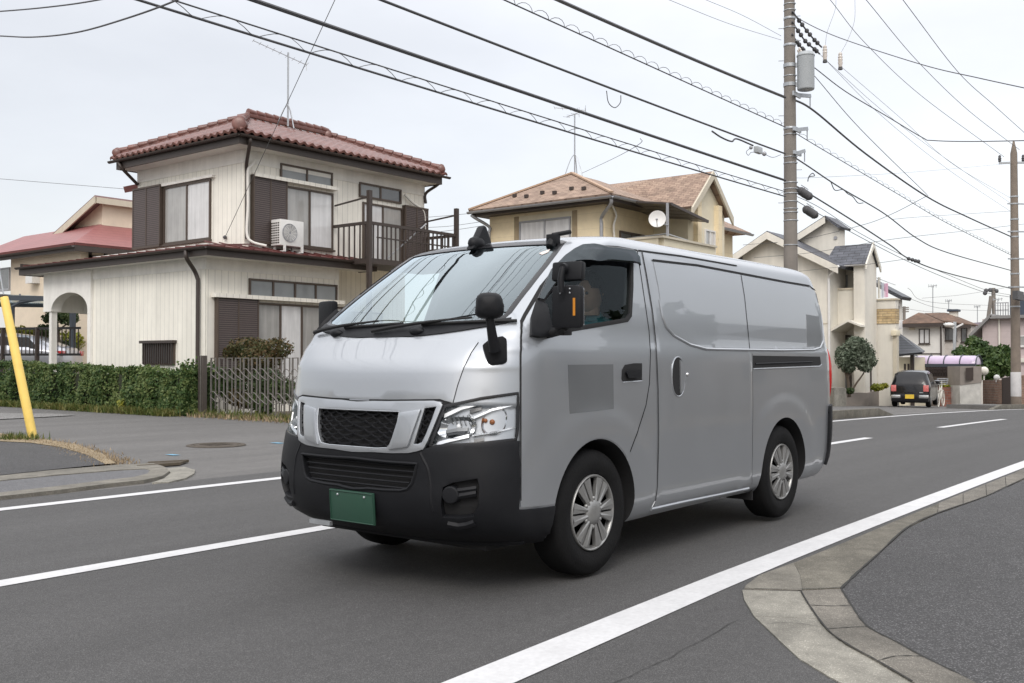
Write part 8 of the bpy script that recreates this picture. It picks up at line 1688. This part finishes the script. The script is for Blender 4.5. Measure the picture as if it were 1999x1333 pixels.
cn = thing('canopy', 'lavender arched entrance canopy in four bays behind the broad gate pillar', 'canopy', onX(1843, 712, 47)); M['lavender'] = mat('lavender translucent sheet', (.50, .40, .54), .35, var=.05, coat=.5)
XC = 47.0; ya1, ya0 = onX(1781, 702, XC).y, onX(1905, 702, XC).y; zt1, zt0 = onX(1843, 694, XC).z, onX(1843, 711, XC).z; q = MB(); n_ = 10; rows = 16
for i in range(rows + 1):
    y = ya0 + (ya1 - ya0) * i / rows
    for j in range(n_ + 1): t = math.pi * j / n_; q.v.append((XC + .55 - math.cos(t) * .55, y, zt0 + (zt1 - zt0) * math.sin(t)))
for i in range(rows):
    for j in range(n_): k = i * (n_ + 1) + j; q.f.append((k, k + 1, k + n_ + 2, k + n_ + 1))
q.f.append(tuple(range(n_ + 1))); q.f.append(tuple(rows * (n_ + 1) + j for j in range(n_ + 1))[::-1]); obj('sheet', q, M['lavender'], cn, True, 50)
for k in range(5): y = ya0 + (ya1 - ya0) * k / 4; q = MB(); q.tube([(XC + .55 - math.cos(t) * .57, y, zt0 + (zt1 - zt0 + .02) * math.sin(t)) for t in np.linspace(0, math.pi, 11)], .025, 6); obj('rib', q, M['bluegrey'], cn)
q = MB(); q.bar((XC - .02, ya0, zt0 - .05), (XC - .02, ya1, zt0 - .05), .08, .14)
for y in (ya0 + .1, ya1 - .1): q.bar((XC + .1, y, zt0 - .1), (XC + .1, y, gz(XC) - .1), .10)
obj('canopy_frame', q, M['bluegrey'], cn)
gw = Wall('x', 48.5); a, b = gw.px(1795, 712), gw.px(1862, 762); q = MB(); gw.box(q, b[0], a[0], gz(48) - .3, gw.px(1800, 735)[1], -.3, 0); tag(obj('garden_wall', q, M['brick']), 'brown block wall with dark grid fence under the lavender canopy', 'wall'); q = MB()
for k in range(12): y = b[0] + (a[0] - b[0]) * (k + .5) / 12; gw.box(q, y - .05, y + .05, gw.px(1800, 735)[1], gw.px(1800, 714)[1], -.2, -.1)
for yy in (734, 727, 720, 714.5): z = gw.px(1800, yy)[1]; gw.box(q, b[0], a[0], z - .03, z + .03, -.22, -.08)
tag(obj('grid_fence', q, M['brown']), 'dark brown grid fence on the block wall under the canopy', 'fence')
# street lamp in front of the white house
sl_ = thing('street_lamp', 'small white street lamp on a grey post in front of the white house', 'street lamp', onD(1864, 700, 58)); q = MB(); q.tube([onD(1864, 628, 58), onD(1863, 710, 58)], .09, 8); obj('post', q, M['transformer'], sl_, True); q = MB(); q.bar(onD(1845, 631, 58), onD(1864, 641, 58), .10); q.ball(onD(1853, 634, 58), .28, 10, 6, (1, 1, .5)); q.bar(onD(1864, 640, 58), onD(1880, 632, 58), .08); obj('lamp_head', q, M['white'], sl_)
# ------------------------------------------------------------------ plain houses and trees added out of frame, for the van to reflect
def plainhouse(x0, x1, y0, y1, h, wall, roof, lab, rh=1.6):
    o = thing('house', lab, 'house', ((x0 + x1) / 2, (y0 + y1) / 2, 0)); q = MB(); q.box((x0, y0, -.6), (x1, y1, h)); obj('wall', q, wall, o); e = .5; cx0, cx1, cy = x0 + (y1 - y0) / 2, x1 - (y1 - y0) / 2, (y0 + y1) / 2
    if cx1 < cx0: cx0 = cx1 = (x0 + x1) / 2
    A, B, Cc, D = (x0 - e, y0 - e, h), (x1 + e, y0 - e, h), (x1 + e, y1 + e, h), (x0 - e, y1 + e, h); q = MB(); q.poly([A, B, (cx1, cy, h + rh), (cx0, cy, h + rh)]); q.poly([B, Cc, (cx1, cy, h + rh)]); q.poly([Cc, D, (cx0, cy, h + rh), (cx1, cy, h + rh)]); q.poly([D, A, (cx0, cy, h + rh)]); q.poly([A, D, Cc, B]); obj('roof', q, roof, o)
    for k in range(3):
        for z in (.9, 3.6):
            if z + 1.2 < h: u = x0 + (x1 - x0) * (k + .5) / 3; q = MB(); q.box((u - .7, y1 - .02, z), (u + .7, y1 + .05, z + 1.2)); w = obj('window', q, M['brownlite'], o); q = MB(); q.box((u - .62, y1 + .05, z + .07), (u + .62, y1 + .07, z + 1.13)); obj('pane', q, M['pane_dark'], w); q = MB(); q.box((x0 - .05, y0 + (y1 - y0) * (k + .3) / 3, z), (x0 + .02, y0 + (y1 - y0) * (k + .6) / 3, z + 1.1)); obj('window', q, M['pane_dark'], o)
    return o
plainhouse(9.5, 17.5, -16, -9.5, 3.6, M['mortarwall'], M['darktile'], 'house on the near side of the street, out of frame to the right', 1.5)
plainhouse(20, 29, -16, -9.0, 4.0, M['mortarwall'], M['darktile'], 'grey house on the near side of the street, out of frame beyond the first')
plainhouse(33, 44, -16, -7.5, 4.6, M['mortarwall'], M['darktile'], 'grey rendered house on the near side of the street, out of frame far right')
plainhouse(-22, -12, 13.5, 21, 5.6, M['whitewall'], M['darktile'], 'house across the side street, out of frame to the left')
plainhouse(-40, -28, 10.5, 19, 5.6, M['tan2'], M['darktile'], 'house farther down the street, out of frame to the left')
plainhouse(-24, -14, 25, 33, 5.4, M['beige'], M['redroof'], 'house along the side street, out of frame to the left')
plainhouse(-22, -12, -20, -8, 5.6, M['tan'], M['darktile'], 'house behind the photographer across the side street, out of frame')
for i, (x, y, h, s) in enumerate(((19, -4.6, 4.6, 1.3), (30.5, -3.8, 5.2, 1.5), (12, -5.2, 3.2, 1.2), (-9, 12.5, 4.2, 1.6), (-26, 11, 5.4, 2.0), (-12, 23.5, 5.0, 1.8), (-30, -6, 6, 2.4), (47, -3, 5, 1.8))):
    tree('garden tree out of frame beside the street, number by its house ' + ['two near right', 'three right', 'one near right', 'left corner', 'far left', 'side street left', 'behind', 'far right'][i], (x, y, 0), [[(x, y, -.3), (x + .1, y, h * .5), (x, y + .1, h * .8)]], [((x, y, h * .75), (s, s, s * .9)), ((x + s * .6, y, h * .6), (s * .7, s * .7, s * .6)), ((x - s * .6, y + .3, h * .62), (s * .7, s * .7, s * .6))], 1300, .26, M['darkleaf'], 90 + i)
